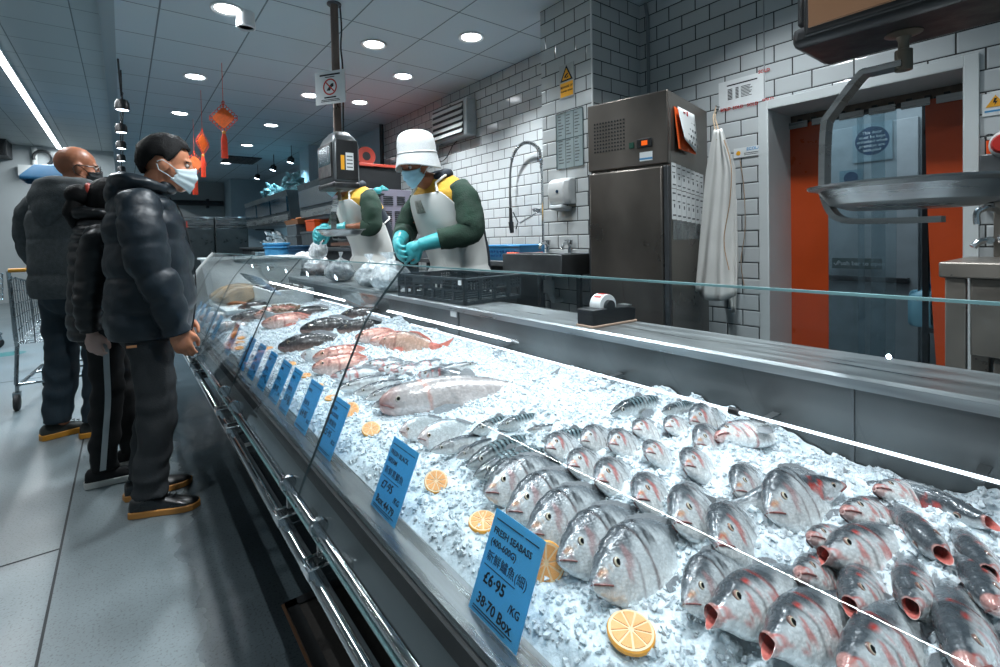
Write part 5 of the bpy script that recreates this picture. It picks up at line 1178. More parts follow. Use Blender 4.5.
def spotlamp(loc, lab, drop, grp, tilt=0, stem=True):
    t_ = thing('spotlight', lab, 'spotlight', loc, 0, grp)
    b_ = MB()
    if stem: b_.cyl((0,0,0),(0,0,drop),.006,n=8); b_.build('stem', BLACKP, t_)
    b_ = MB(); b_.tube(arc((0,0,-.0),.045,20,160,10,(0,1,0)),.006,6); b_.build('yoke', BLACKP, t_)
    R_ = Matrix.Rotation(tilt,4,'Y')
    b_ = MB(); b_.lathe([(.001,.03),(.045,.03),(.058,.0),(.06,-.07),(.052,-.07),(.05,-.05),(.001,-.05)],(0,0,-.02),24); b_.xf(R_); b_.build('head', BLACKP, t_)
    b_ = MB(); b_.lathe([(.05,-.074),(.001,-.074)],(0,0,-.012),20,caps=(False,False)); b_.xf(R_); b_.build('lens', emat('spot_glow',(225,240,255),16) if 'spot_glow' not in bpy.data.materials else bpy.data.materials['spot_glow'], t_, fix=False)
    return t_
TS = []
for k,(px_,py_) in enumerate(((122,101),(121,125),(121,142),(121,155.5),(121.5,167))):
    p = atZ(px_,py_,2.62); TS.append(p)
    spotlamp(p, 'black track spotlight hanging along the ceiling beam, '+['nearest of five','second of five','third of five','fourth of five','fifth and farthest'][k], .3, 'track spotlights along the beam')
ca = MB(); pts = [(.015,TS[0].y-.1,2.92)]
pts = spline([(.012,TS[0].y-.35,2.915),(.02,TS[0].y-.15,2.80),(.03,TS[0].y,2.66)],6)
for a_,c_ in zip(TS[:-1],TS[1:]): pts += [Vector((.04,a_.y+(c_.y-a_.y)*t,2.70+.12*math.sin(PI*t)-.02*math.sin(3*PI*t))) for t in (.1,.3,.5,.7,.9)]
ca.tube(pts,.008,6); tag(ca.build('lighting_cable', BLACKP), 'black cable linking the track spotlights along the beam', 'cable')
for k,(px_,py_) in enumerate(((258,175),(274,166),(291.5,158))):
    p = atZ(px_,py_,2.70); spotlamp(p, 'small black spotlight by the painted wall, '+['farthest of three','middle of three','nearest of three beside the wall column'][k], .22, 'spotlights by the painted wall', .3)
a = atZ(241,160,2.915); vt = thing('ceiling_vent','dark ceiling vent beyond the red tassels','vent',(a.x,a.y,2.919))
b = MB(); b.box2((-.3,-.45,-.015),(.3,.45,0)); b.build('frame', DARK, vt)
for k in range(6): 
    b = MB(); b.box((-.24+k*.095,0,-.018),(.02,.85,.012)); b.build('slat', BLACKP, vt)
# red knots
KNM = mat('knot_red',(236,72,40),.55,0,.2,40,.3,120); KNO = mat('knot_orange',(252,116,44),.55,0,.2,40,.4,140)
def knot(px_, py_, dep, w, yaw, lab, tl):
    p = ray(px_,py_)*dep+CAMP; t_ = thing('knot_ornament', lab, 'ornament', p, yaw, 'red knot ornaments')
    b_ = MB()
    for k in range(9): 
        u = -w*.5+w*k/8
        for s in (1,-1):
            c_ = Vector((u*.5,0,s*u*.5)); d_ = Vector((.5,0,-s*.5))*w*.62; b_.tube([c_-d_*.55,c_+d_*.55],w*.03,6)
    b_.loft([[Vector((math.cos(q)*w*.5,yy,math.sin(q)*w*.5)) for q in (0,PI/2,PI,3*PI/2)] for yy in (-w*.02,w*.02)]); b_.build('woven_body', KNO, t_)
    b_ = MB()
    for side in range(4):
        for k in range(5):
            f = (k+.5)/5; a0 = side*PI/2; a1 = a0+PI/2
            c_ = Vector((math.cos(a0)*(1-f)+math.cos(a1)*f,0,math.sin(a0)*(1-f)+math.sin(a1)*f))*w*.60
            b_.tube([c_+Vector((math.cos(q),0,math.sin(q)))*w*.085 for q in [2*PI*i/10 for i in range(10)]],w*.018,5,loop=True)
    b_.build('loop_edging', KNM, t_)
    b_ = MB(); b_.cyl((0,0,w*.62),(0,0,2.92-p.z),w*.012,n=6); b_.tube([Vector((math.cos(q)*w*.05,0,w*.72+math.sin(q)*w*.09)) for q in [2*PI*i/12 for i in range(12)]],w*.02,5,loop=True); b_.build('hanging_cord', KNM, t_)
    b_ = MB(); b_.ell((0,0,-w*.70),(w*.09,w*.09,w*.09)); b_.build('bead', mat('knot_gold',(220,150,60),.4), t_)
    b_ = MB()
    for k in range(14):
        q = 2*PI*k/14; b_.tube([(w*.05*math.cos(q),w*.05*math.sin(q),-w*.74),(w*.12*math.cos(q),w*.08*math.sin(q),-w*1.0),(w*.13*math.cos(q),w*.09*math.sin(q),-w*tl)],w*.022,5)
    b_.build('tassel', KNM, t_)
knot(223.5,118,4.6,.20,-.55,'larger orange red Chinese knot ornament facing the camera',1.9)
knot(202.5,143,5.4,.20,.95,'smaller dark red Chinese knot seen edge on behind the first',1.9)
knot(194.5,164,6.6,.22,-.2,'third red Chinese knot mostly hidden behind the masked face',1.9)
# ================================================================ back of the shop
FRZ = mat('freezer_door',(84,92,94),.35,.6,.2)
for k in range(3):
    x0 = .25+k*.66; t_ = thing('freezer_cabinet','steel upright freezer cabinet against the far wall, '+['left behind the puffer jacket','middle of three','right of three'][k],'freezer',(x0+.32,12.3,0),0,'freezer cabinets at the far wall')
    b = MB(t_.location); b.box2((x0,12.0,.1),(x0+.64,12.7,1.80)); b.build('cabinet', FRZ, t_, bevel=.008)
    b = MB(t_.location); b.box2((x0+.01,11.97,1.62),(x0+.63,12.0,1.80)); b.build('top_panel', STEEL, t_, bevel=.005); b = MB(t_.location); b.box2((x0+.01,11.97,1.57),(x0+.63,11.995,1.61)); b.build('trim_bar', STEEL, t_)
    b = MB(t_.location); b.box2((x0+.012,11.965,.15),(x0+.628,12.0,1.55)); dd = b.build('door', FRZ, t_, bevel=.006); b = MB(t_.location); b.box2((x0+.56,11.93,.75),(x0+.59,11.965,1.1)); b.build('handle', DSTEEL, dd, bevel=.006)
    for x in (x0+.06,x0+.58): b = MB(t_.location); b.cyl((x,12.1,0),(x,12.1,.1),.03); b.build('leg', DARK, t_)
du = thing('wall_duct','dark horizontal duct high on the far wall','duct',(1.4,15.2,2.25)); b = MB(du.location); b.tube([(0.3,15.15,2.33),(2.2,15.15,2.33)],.07,14); b.build('duct', DARK, du)
for x in (.7,1.8): b = MB(du.location); b.box2((x,15.08,2.2),(x+.05,15.3,2.44)); b.build('bracket', DARK, du)
OVG = mat('oven_glass',(28,58,72),.08,0,.2,2)
def oven(y0, y1, lab, n, z0=1.52, z1=2.06, x0=2.1):
    t_ = thing('oven_cabinet', lab, 'oven', (x0+.22,(y0+y1)/2,z0), 0, 'steel oven cabinets along the back')
    b_ = MB(t_.location); b_.prism([(x0+.03,z0),(x0,z1-.12),(x0-.03,z1),(x0+.46,z1),(x0+.46,z0)],'y',y0,y1); b_.build('casing', mat('oven_steel',(92,104,110),.35,.7,.25,2) if 'oven_steel' not in bpy.data.materials else bpy.data.materials['oven_steel'], t_, bevel=.006)
    L = (y1-y0)/n
    for k in range(n):
        b_ = MB(t_.location); b_.prism([(x0-.012,z0+.20),(x0-.022,z1-.09),(x0+.01,z1-.09),(x0+.02,z0+.20)],'y',y0+L*k+.05,y0+L*(k+1)-.05); b_.build('window', OVG, t_, bevel=.004)
    b_ = MB(t_.location); b_.box2((x0-.0,y0+.05,z0+.05),(x0+.03,y1-.05,z0+.16)); b_.build('lower_rail', STEEL, t_, bevel=.005)
    return t_
oven(8.2,11.6,'long steel oven cabinet with three dark windows at the far back',3)
oven(5.98,7.6,'steel oven cabinet with a dark window behind the hanging scale',1)
cbn = thing('cook_bench','long dark cooking bench under the oven cabinets','bench',(2.5,8,0))
b = MB(cbn.location); b.box2((2.0,4.72,1.10),(2.58,11.9,1.14)); b.build('top', DSTEEL, cbn, bevel=.004); b = MB(cbn.location); b.box2((2.06,4.75,.08),(2.55,11.85,1.10)); b.build('cabinet', DARK, cbn)
for y_ in (4.85,8,11.7):
    b = MB(cbn.location); b.cyl((2.12,y_,0),(2.12,y_,.1),.03); b.build('leg', DARK, cbn)
for y_ in (6.1,7.4,8.5,11.2):
    b = MB(cbn.location); b.box2((2.50,y_-.03,1.14),(2.56,y_+.03,1.50)); b.build('upright', DSTEEL, cbn)
    b = MB(cbn.location); b.box2((2.2,y_-.03,1.49),(2.56,y_+.03,1.52)); b.build('oven_support', DSTEEL, cbn)
GC = mat('grey_crate',(92,100,104),.5,0,.15)
def fcrate(x,y_,z,sx,sy,sz,m_,lab,nm='stacking_crate',grp='crates on the cooking bench'):
    t_ = thing(nm,lab,'crate',(x,y_,z),0,grp)
    b_ = MB(); L_ = [(-1,-1),(1,-1),(1,1),(-1,1)]
    b_.loft([[Vector((u*sx/2*k,v*sy/2*k,q*sz)) for u,v in L_] for k,q in ((.92,0),(.97,.85),(1.02,.86),(1.02,1),(.95,1),(.9,.06))]); b_.build('crate_body', m_, t_, bevel=.004)
    for v in (-1,1): b_ = MB(); b_.box((0,v*sy/2*.965,sz*.62),(sx*.3,.012,.03)); b_.build('hand_hold', DARK, t_)
    return t_
fcrate(2.2,7.75,1.142,.38,.55,.18,GC,'grey stacking crate under the brown food tray, lower of two'); fcrate(2.2,7.75,1.322,.38,.55,.16,GC,'grey stacking crate under the brown food tray, upper of two'); fcrate(2.2,6.95,1.142,.38,.6,.22,mat('dark_crate',(66,74,78),.5),'darker crate beside the two grey stacked crates')
ft = thing('food_tray','brown card tray of orange fried food on the grey crates','tray',(2.2,7.75,1.484)); b = MB(); b.loft([[Vector((u*.19*k,v*.36*k,z)) for u,v in L_] for k,z in ((2.6,0),(2.9,.07),(2.8,.07),(2.5,.012)) for L_ in [[(-.35,-.35),(.35,-.35),(.35,.35),(-.35,.35)]]]); b.build('tray_body', mat('card_brown',(150,100,66),.7), ft)
b = MB()
for k in range(50): b.ell((rn.uniform(-.13,.13),rn.uniform(-.26,.26),rn.uniform(.04,.09)),(.03,.022,.018),Matrix.Rotation(rn.random()*6,3,'Z'),8,5)
b.build('fried_food', mat('fried_orange',(220,130,70),.5,0,.3,20), ft, kind='stuff')
ob = fcrate(2.2,6.95,1.363,.3,.42,.16,ORANGE,'bright orange crate on the darker crate by the food tray','orange_crate')
# white wrapping heap, yellow box, cups
wh = thing('wrapping_heap','heap of white wrapping and trays on the cooking bench','packaging',(2.15,9.3,1.142)); b = MB()
for k in range(60): 
    c = Vector((rn.uniform(-.12,.15),rn.uniform(-.6,.6),0)); c.z = .05+.20*math.exp(-(c.y/.35)**2)*rn.random(); b.box(c,(rn.uniform(.04,.12),rn.uniform(.05,.16),rn.uniform(.004,.03)),M=Matrix.Rotation(rn.random()*1.2,3,(rn.random(),rn.random(),rn.random())))
b.build('heap', mat('wrap_white',(190,200,204),.4), wh, kind='stuff')
yb = thing('yellow_box','small yellow striped box above the white wrapping','box',(2.3,8.45,1.142)); b = MB(); b.box((0,0,.09),(.14,.3,.18)); bx_ = b.build('carton', YELLOW, yb, bevel=.003)
for k in range(4): b = MB(); b.box((-.072,-.11+k*.07,.09),(.003,.014,.16)); b.build('stripe', mat('brown_print',(120,70,30),.6) if 'brown_print' not in bpy.data.materials else bpy.data.materials['brown_print'], bx_)
# plants / foil on top of the ovens
FOI = mat('pale_leaf',(150,200,205),.4,0,.3,20)
for k,(px_,y_,lb) in enumerate(((261,10.2,'pale bunch on top of the far oven cabinet'),(272,9.6,'whitish bunch beside the pale one on the far oven cabinet'),(293,8.6,'pale leafy bunch at the near end of the far oven cabinet'))):
    t_ = thing('leafy_bunch',lb,'plant',(2.33,y_,2.06),0,'bunches on the oven top'); b = MB()
    for q in range(26):
        c = Vector((rn.uniform(-.15,.15),rn.uniform(-.22,.22),rn.uniform(.02,.30)*(1 if k!=1 else .6))); b.ell(c,(.07,.05,.03),Matrix.Rotation(rn.random()*3,3,(rn.random(),rn.random(),.3)),8,5)
    b.build('leaves', FOI, t_)
    b = MB(); b.cyl((0,0,0),(0,0,.08),.07); b.build('pot', BLUEP if k==0 else WHITEP, t_)
# vented appliance, black case, cable reel
va = thing('vented_appliance','grey purple boxed appliance with vents behind the hat wearing worker','appliance',(2.4,5.55,1.27))
PUR = mat('appliance_grey',(124,122,136),.4,.3,.12,3)
b = MB(va.location); b.box2((2.02,5.2,1.27),(2.72,5.9,1.80)); b.build('casing', PUR, va, bevel=.006)
for (xa,za,wx,wz) in ((2.24,1.62,.08,.11),(2.36,1.62,.12,.13),(2.53,1.62,.10,.13),(2.24,1.36,.09,.2),(2.36,1.36,.1,.2),(2.5,1.36,.07,.2)):
    b = MB(va.location)
    for k in range(max(3,int(wz/.022))): b.box2((xa,5.19,za+k*.022),(xa+wx,5.2,za+k*.022+.012))
    b.build('vent', DARK, va)
b = MB(va.location); b.box2((2.05,5.25,1.2),(2.7,5.85,1.27)); b.build('base', DARK, va)
vs_ = thing('wooden_shelf','brown shelf board under the vented appliance','shelf',(2.4,5.5,1.16)); b = MB(vs_.location); b.box2((2.0,4.95,1.16),(2.75,5.95,1.20)); b.build('board', mat('brown_wood',(96,66,50),.5,0,.2,5), vs_); 
for x in (2.05,2.52):
    b = MB(vs_.location); b.box2((x-.02,5.3,1.141),(x+.02,5.36,1.16)); b.build('bracket', DARK, vs_)
bc = thing('black_tool_case','black case with an orange lid edge on top of the vented appliance','case',(2.4,5.5,1.80)); b = MB(bc.location); b.box2((2.05,5.25,1.80),(2.62,5.85,2.05)); b.build('case_body', BLACKP, bc, bevel=.01); b = MB(bc.location); b.box2((2.03,5.22,2.05),(2.66,5.88,2.085)); b.build('lid_edge', mat('lid_red',(150,50,34),.5), bc, bevel=.006)
cr_ = atY(365,157,5.45); ck = thing('cable_reel','orange and black cable reel standing on the black case','reel',(cr_.x,5.45,2.085)); zc_ = cr_.z-2.085
rr_ = max(.11,min(.14,zc_)); 
for s in (-1,1):
    b = MB(); b.lathe([(.03,.0),(rr_,.0),(rr_,.012),(.03,.012)],(0,s*.04-.006,rr_),30,axis=(0,1,0)); b.build('flange', mat('reel_red',(150,50,34),.45) if 'reel_red' not in bpy.data.materials else bpy.data.materials['reel_red'], ck)
b = MB(); b.lathe([(.0,-.048),(rr_*.45,-.048),(rr_*.5,-.03),(rr_*.8,-.03),(rr_*.8,.03),(.0,.03)],(0,0,rr_),24,axis=(0,1,0)); b.build('drum', BLACKP, ck); b = MB(); b.tube(arc((0,0,rr_),rr_*1.02,40,140,8),.008,6); b.build('carry_handle', BLACKP, ck)
gv = thing('rubber_gloves','spare turquoise rubber gloves lying on the vented appliance','gloves',(2.28,5.12,1.72)); b = MB(gv.location)
b = MB()
for k in range(4): b.cap((0,0,.06),(.03+.02*k,-.02,.10-.012*k),.016,.012,8)
b.ell((-.02,.0,.05),(.05,.03,.04)); b.build('glove', mat('spare_glove',(70,170,176),.45), gv)
gvh = MB(); gvh.box2((-.06,.0,-.0),(.06,.075,.02)); gvh.build('hook_plate', DARK, gv)
pk = thing('pink_tub','clear tub of pink food on the brown shelf','tub',(2.1,5.05,1.2)); b = MB(); b.box((0,.09,.06),(.24,.16,.12)); b.build('tub_body', mat('pink_food',(220,140,140),.4,0,.3,20), pk, bevel=.01); b = MB(); b.box((0,.09,.125),(.25,.17,.012)); b.build('lid', WHITEP, pk, bevel=.004)
og = thing('orange_bowl','orange bowl between the two workers','bowl',(2.52,4.55,1.107)); b = MB(); b.lathe([(.0,0),(.06,0),(.095,.08),(.10,.08),(.098,.086),(.09,.082),(.058,.008),(0,.008)],(0,0,0),24,caps=(False,False)); b.build('bowl', ORANGE, og)
fcrate(2.52,4.55,1.021,.2,.22,.085,GC,'small grey crate under the orange bowl',grp='crates by the orange bowl')
# vertical service pipe at the end of the tiles
vp = MB(); vp.cyl((3.05,6.72,1.0),(3.05,6.72,2.92),.03,n=12); tag(vp.build('service_pipe', DARK), 'dark vertical pipe at the far end of the tiled wall','pipe')
# ================================================================ far left of the shop
TRM = mat('trolley_chrome',(150,158,162),.25,.9,.1)
def trolley(loc, rz, lab):
    t_ = thing('shopping_trolley', lab, 'trolley', loc, rz)
    # local: +x = push direction, handle at x=-.45
    C8 = {}
    top = lambda x: 1.0-.10*(x+.45)/.9; bot = lambda x: .50+.10*(x+.45)/.9; wy = lambda x: .28-.06*(x+.45)/.9
    b_ = MB()
    for k in range(13):
        x = -.42+.84*k/12; b_.tube([(x,-wy(x),top(x)),(x,-wy(x)*.9,bot(x)),(x,wy(x)*.9,bot(x)),(x,wy(x),top(x))],.0035,6)
    for f in (0,.2,.4,.6,.8,1):
        for s in (-1,1): b_.tube([(x,s*wy(x)*(1-.1*f),top(x)+(bot(x)-top(x))*f) for x in (-.42,.0,.42)],.0035 if 0<f<1 else .007,6)
        b_.tube([(.42,-wy(.42)*(1-.1*f),top(.42)+(bot(.42)-top(.42))*f),(.42,wy(.42)*(1-.1*f),top(.42)+(bot(.42)-top(.42))*f)],.0035,6)
    for k in range(8):
        for x in (.42,-.42):
            y_ = (-.9+1.8*k/7); b_.tube([(x,y_*wy(x),top(x)),(x,y_*wy(x)*.9,bot(x))],.0035,6)
    for k in range(7): y_ = -.85+1.7*k/6; b_.tube([(-.42,y_*wy(-.42)*.9,bot(-.42)),(.42,y_*wy(.42)*.9,bot(.42))],.0035,6)
    b_.build('basket', TRM, t_)
    for s in (-1,1):
        b_ = MB(); b_.tube([(-.55,s*.27,1.05),(-.44,s*.28,.98),(-.38,s*.27,.55),(-.33,s*.27,.48),(-.36,s*.28,.20),(-.30,s*.28,.17),(.30,s*.20,.20),(.40,s*.19,.17)],.013,8); b_.build('side_frame', TRM, t_)
    for x,w_ in ((-.32,.28),(.1,.23),(.38,.19)): b_ = MB(); b_.tube([(x,-w_,.185),(x,w_,.185)],.010,8); b_.build('cross_tube', TRM, t_)
    b_ = MB(); b_.tube([(-.55,-.27,1.05),(-.55,.27,1.05)],.016,10); b_.build('handle', mat('handle_amber',(200,140,40),.4) if 'handle_amber' not in bpy.data.materials else bpy.data.materials['handle_amber'], t_)
    for x,w_ in ((-.33,.28),(.38,.19)):
        for s in (-1,1):
            b_ = MB(); b_.cyl((x,s*w_,.18),(x,s*w_,.13),.012,n=8); b_.box((x-.01,s*w_,.115),(.05,.045,.04)); cs = b_.build('caster_fork', TRM, t_)
            b_ = MB(); b_.lathe([(.0,-.018),(.05,-.018),(.062,-.01),(.062,.01),(.05,.018),(.0,.018)],(x-.025,s*w_,.062),20,axis=(0,1,0)); b_.build('wheel', RUBBER, cs)
    return t_
trolley((-.38,5.40,0),PI/2,'chrome wire shopping trolley standing behind the bald customer')
trolley((-1.65,8.4,0),.5,'chrome shopping trolley holding dark bags at the left frame edge')
bgm = mat('dark_bag',(26,28,30),.5,0,.3,10,.3,20)
db_ = thing('dark_bag','bulky black bag with amber stripe in the trolley at left edge','bag',(-1.62,8.4,.62)); b = MB()
b.loft([[Vector((.30*r_*math.cos(a)*(1+.12*math.sin(3*a+z*9)),.2*r_*math.sin(a),z)) for a in [2*PI*k/20 for k in range(20)]] for z,r_ in ((0,.7),(.05,.9),(.25,1),(.5,.95),(.62,.7),(.68,.3))]); b.build('bag_body', bgm, db_); b = MB(); b.box((-.02,-.205,.30),(.36,.02,.07)); b.build('stripe', mat('amber_stripe',(170,110,30),.6), db_)
db2 = thing('carrier_bag','brown cloth bag hanging low on the far left trolley','bag',(-1.5,7.9,.28)); b = MB(); b.loft([[Vector((.22*r_*math.cos(a),.10*r_*math.sin(a),z)) for a in [2*PI*k/16 for k in range(16)]] for z,r_ in ((0,.8),(.04,1),(.22,1.02),(.36,.8),(.42,.5))]); b.build('bag_body', mat('brown_bag',(70,48,34),.7,0,.2,20), db2); b = MB(); b.tube(arc((0,0,.40),.10,0,180,10),.008,6); b.build('bag_handle', DARK, db2)
cn = thing('blue_canopy','blue fabric canopy of a stand behind the bald customer','canopy',(atY(66,172,11).x,11,0)); b = MB(); b.loft([[Vector((.52*k*u,.4*k*v,z)) for u,v in ((-1,-1),(1,-1),(1,1),(-1,1))] for k,z in ((1,2.30),(1,2.36),(.7,2.55),(.1,2.60))],caps=(False,True)); b.build('fabric', mat('canopy_blue',(24,84,120),.6), cn, solid=.004); b = MB(); b.cyl((0,0,0),(0,0,2.58),.03); b.build('post', CREAM, cn); b = MB(); b.lathe([(.3,0),(.3,.04),(.05,.06),(0,.06)],(0,0,0),20,caps=(True,False)); b.build('base', DARK, cn)
wp = thing('wall_pipe','white pipe with a control box on far left wall','pipe',(-.98,15.3,0)); b = MB(wp.location); p = atY(34,150,15.22); b.cyl((p.x,15.24,1.4),(p.x,15.24,3.5),.05); b.build('pipe', CREAM, wp); b = MB(wp.location); q = atY(31,171,15.2); b.box2((q.x-.2,15.1,q.z-.12),(q.x+.12,15.29,q.z+.12)); b.build('control_box', CREAM, wp); b = MB(wp.location); q = atY(43,158,15.2); b.tube(arc((q.x,15.2,q.z),.16,-60,200,12),.035,8); b.build('elbow', DARK, wp)
wd = thing('cold_air_unit','dark ceiling air unit at the far left wall','air unit',(-2.2,15.0,3.1)); b = MB(wd.location); b.box2((-3.4,14.6,3.2),(-1.9,15.29,3.549)); b.build('casing', DARK, wd, bevel=.01); b = MB(wd.location); b.box2((-3.3,14.57,3.24),(-1.95,14.6,3.45)); b.build('grille', BLACKP, wd)
p = atZ(8,354,.0); fd_ = MB(); fd_.lathe([(.0,.0005),(.15,.0005),(.15,.0015),(.0,.0015)],(p.x,p.y,0),32,caps=(False,False)); tag(fd_.build('floor_sticker', mat('sticker_green',(20,110,110),.5)),'round dark green floor sticker at the left edge','sticker')
# floor drain hatch under the rail
fh = thing('floor_hatch','dark framed brown floor hatch under the counter rail','hatch',(.55,1.35,0))
b = MB(fh.location); x0,x1,y0,y1 = .385,.62,.55,1.70
for a_,c_ in (((x0,y0),(x0+.035,y1)),((x1-.03,y0),(x1,y1)),((x0,y1-.035),(x1,y1)),((x0,y0),(x1,y0+.035))): b.box2((*a_,.0),(*c_,.012))
b.build('frame', BLACKP, fh); b = MB(fh.location); b.box2((x0+.03,y0+.03,.0),(x1-.03,y1-.03,.006)); b.build('cover', mat('hatch_brown',(40,36,33),.8,0,.4,12,.3,60), fh)
b = MB(fh.location); b.box2((x0-.008,y0,.0),(x0,y1+.008,.004)); b.box2((x0,y1,.0),(x1,y1+.008,.004)); b.build('rusty_edge', mat('rust_edge',(120,84,58),.8), fh)
# ================================================================ people
def skinmat(n, rgb): return mat(n, rgb, .45, 0, .10, 14, .1, 60, sss=.12)
HAIR = mat('black_hair',(13,12,13),.6,0,.3,60,.4,140,stretch=(1,1,5),spec=.25)
def head(mb, c, R, s=1.0):
    c = Vector(c); E = lambda p,r: mb.ell(c+R@(Vector(p)*s), [q*s for q in r], R, 20, 14)
    C = lambda a,b_,r0,r1: mb.cap(c+R@(Vector(a)*s), c+R@(Vector(b_)*s), r0*s, r1*s)
    E((-.012,0,.035),(.098,.076,.094)); E((.028,0,-.02),(.068,.062,.086)); E((.030,0,-.070),(.054,.050,.044)); E((.066,0,-.094),(.026,.028,.021))
    C((.088,0,.020),(.108,0,-.022),.010,.0135); E((.106,0,-.027),(.016,.019,.011)); E((.076,0,.030),(.022,.050,.013))
    for y in (-.034,.034): E((.062,y,-.028),(.028,.026,.030)); E((-.006,y/.034*.077,-.006),(.026,.009,.034)); E((-.012,y/.034*.080,-.004),(.018,.010,.024))
    E((.090,0,-.056),(.011,.024,.007)); E((.088,0,-.068),(.011,.021,.008))
EYEW = mat('eye_white',(190,184,178),.3)
def eyes(c, R, s, parent):
    c = Vector(c)
    for y in (-.031,.031):
        b_ = MB(); p = c+R@(Vector((.0785,y,.008))*s); b_.ell(p,[.0108*s]*3,R,14,10); e_ = b_.build('eye', EYEW, parent)
        b_ = MB(); b_.ell(c+R@(Vector((.0868,y,.008))*s),[.0045*s,.006*s,.006*s],R,12,8); b_.build('iris', INK, e_)
        b_ = MB(); b_.tube([c+R@(Vector((.088-abs(k)*.010,y+k*.016,.030-abs(k)*.006))*s) for k in (-1,-.5,0,.5,1)],.0035*s,6); b_.build('eyebrow', HAIR, parent)
def hand(mb, w, d, nrm, curl=.5, s=1.0, side=1, fat=1.0, spread=.0):
    """palm + four fingers + thumb. d = pointing direction, nrm = way the palm faces; side=+1 puts the thumb on d x nrm"""
    w = Vector(w); d = Vector(d).normalized(); nrm = (Vector(nrm)-d*Vector(nrm).dot(d)).normalized(); u = d.cross(nrm)*side
    M_ = Matrix((d,u,nrm)).transposed()
    mb.ell(w+d*.048*s, (.052*s,.041*s*fat,.019*s*fat), M_, 16, 10); mb.cap(w-d*.02*s, w+d*.03*s, .025*s*fat, .027*s*fat)
    for k,(o,L) in enumerate(((.031,.068),(.011,.078),(-.010,.072),(-.030,.056))):
        p = w+d*(.085-abs(k-1.3)*.006)*s+u*o*s*fat; r = .0092*s*fat; ang_ = curl*.55; dd = (d+u*(o*3*spread)).normalized(); pts, rs = [w+d*.045*s+u*o*.85*s*fat,p], [r*1.1,r]
        for q,fr in enumerate((.45,.32,.23)):
            a_ = ang_*(1+q*.55+k*.12); v = dd*math.cos(a_)+nrm*math.sin(a_); p = p+v*L*fr*s; pts.append(p); rs.append(r*(.95-.09*q)); ang_ = a_
        mb.chain(pts, rs, 10)
    t0 = w+d*.022*s+u*.028*s*fat; t1 = w+d*.052*s+u*.050*s*fat+nrm*.014*s; t2 = w+d*.076*s+u*.052*s*fat+nrm*(.022+.012*curl)*s; t3 = w+d*.098*s+u*.044*s*fat+nrm*(.028+.02*curl)*s
    mb.chain([t0,t1,t2,t3],[.016*s*fat,.0125*s*fat,.0108*s*fat,.009*s*fat],10)
def hairshell(c, R, s, parent, m_, lim, thick=.012, name='hair', seed=0, top=1.0):
    """lim(a) = lowest latitude (deg) of the hair at azimuth a (0 = forward)"""
    c = Vector(c); b_ = MB(); n, mm = 48, 16; outer = []
    for i in range(mm+1):
        ring = []
        for k in range(n):
            a = 2*PI*k/n; lo = math.radians(lim(math.degrees(a if a<=PI else a-2*PI))); la = PI/2-(PI/2-lo)*i/mm
            nz = .004*mnoise.noise(Vector((a*5,la*6,seed)))+.003*math.sin(a*23+la*4)
            q = thick*(1-.55*(i/mm)**4)+nz
            cl = math.cos(la) if la > 0 else math.cos(la*.72); r_ = Vector(((.098+q)*cl*math.cos(a), (.076+q)*cl*math.sin(a), (.094*top+q)*math.sin(la)))
            ring.append(c+R@((r_+Vector((-.012,0,.035)))*s))
        outer.append(ring)
    b_.loft(outer, caps=(True,False)); return b_.build(name, m_, parent, ang=180, solid=.006)
def mask(c, R, s, parent, m_, loopm=None):
    c = Vector(c); b_ = MB()
    def f(u, v):
        u = u*2-1; au = abs(u); y = .066*math.sin(u*1.35)/math.sin(1.35); top_ = -.012+.022*(1-au)**1.5-.006*au; bot_ = -.118+.050*au**1.6
        z = top_+(bot_-top_)*v; x = .122-.080*au**1.8-.012*abs(v-.35)*2+.006*math.sin(v*PI)+.0025*math.sin(v*PI*6)
        return c+R@(Vector((x,y,z))*s)
    b_.grid(f,20,14); o_ = b_.build('face_mask', m_, parent, ang=180, solid=.002)
    for y in (-1,1):
        e_ = MB(); e_.tube([c+R@(Vector(p)*s) for p in ((.044,y*.066,-.020),(.02,y*.078,-.004),(-.012,y*.090,.012),(-.03,y*.088,.0))],.002*s,5); e_.tube([c+R@(Vector(p)*s) for p in ((.042,y*.065,-.068),(.015,y*.074,-.05),(-.018,y*.088,-.036),(-.03,y*.088,-.01))],.002*s,5); e_.build('ear_loop', loopm or m_, o_)
    return o_
def torso_fn(keys):
    P = [Vector((k[0],0,k[1])) for k in keys]; n = len(keys)-1
    def cr(a,b_,c_,d_,t): return .5*((2*b_)+(c_-a)*t+(2*a-5*b_+4*c_-d_)*t*t+(3*b_-a-3*c_+d_)*t**3)
    def S(t, a, off=0, sq=.82):
        x = min(max(t,0),1)*n; i = min(int(x),n-1); f = x-i; g = lambda j: max(0,min(n,j))
        p = cr(P[g(i-1)],P[i],P[i+1],P[g(i+2)],f); d_ = (cr(P[g(i-1)],P[i],P[i+1],P[g(i+2)],min(1,f+.02))-cr(P[g(i-1)],P[i],P[i+1],P[g(i+2)],max(0,f-.02))).normalized()
        fw = Vector((d_.z,0,-d_.x)); rx = cr(*(keys[g(i+q)][2] for q in (-1,0,1,2)),f)+off; ry = cr(*(keys[g(i+q)][3] for q in (-1,0,1,2)),f)+off
        c_, s_ = math.cos(a), math.sin(a)
        return p+fw*rx*math.copysign(abs(c_)**sq,c_)+Vector((0,1,0))*ry*math.copysign(abs(s_)**sq,s_)
    return S
def puff_prof(L, step, amp, ph=0): return lambda l: amp*(abs(math.sin(PI*(l/step+ph)))**.55-.6)
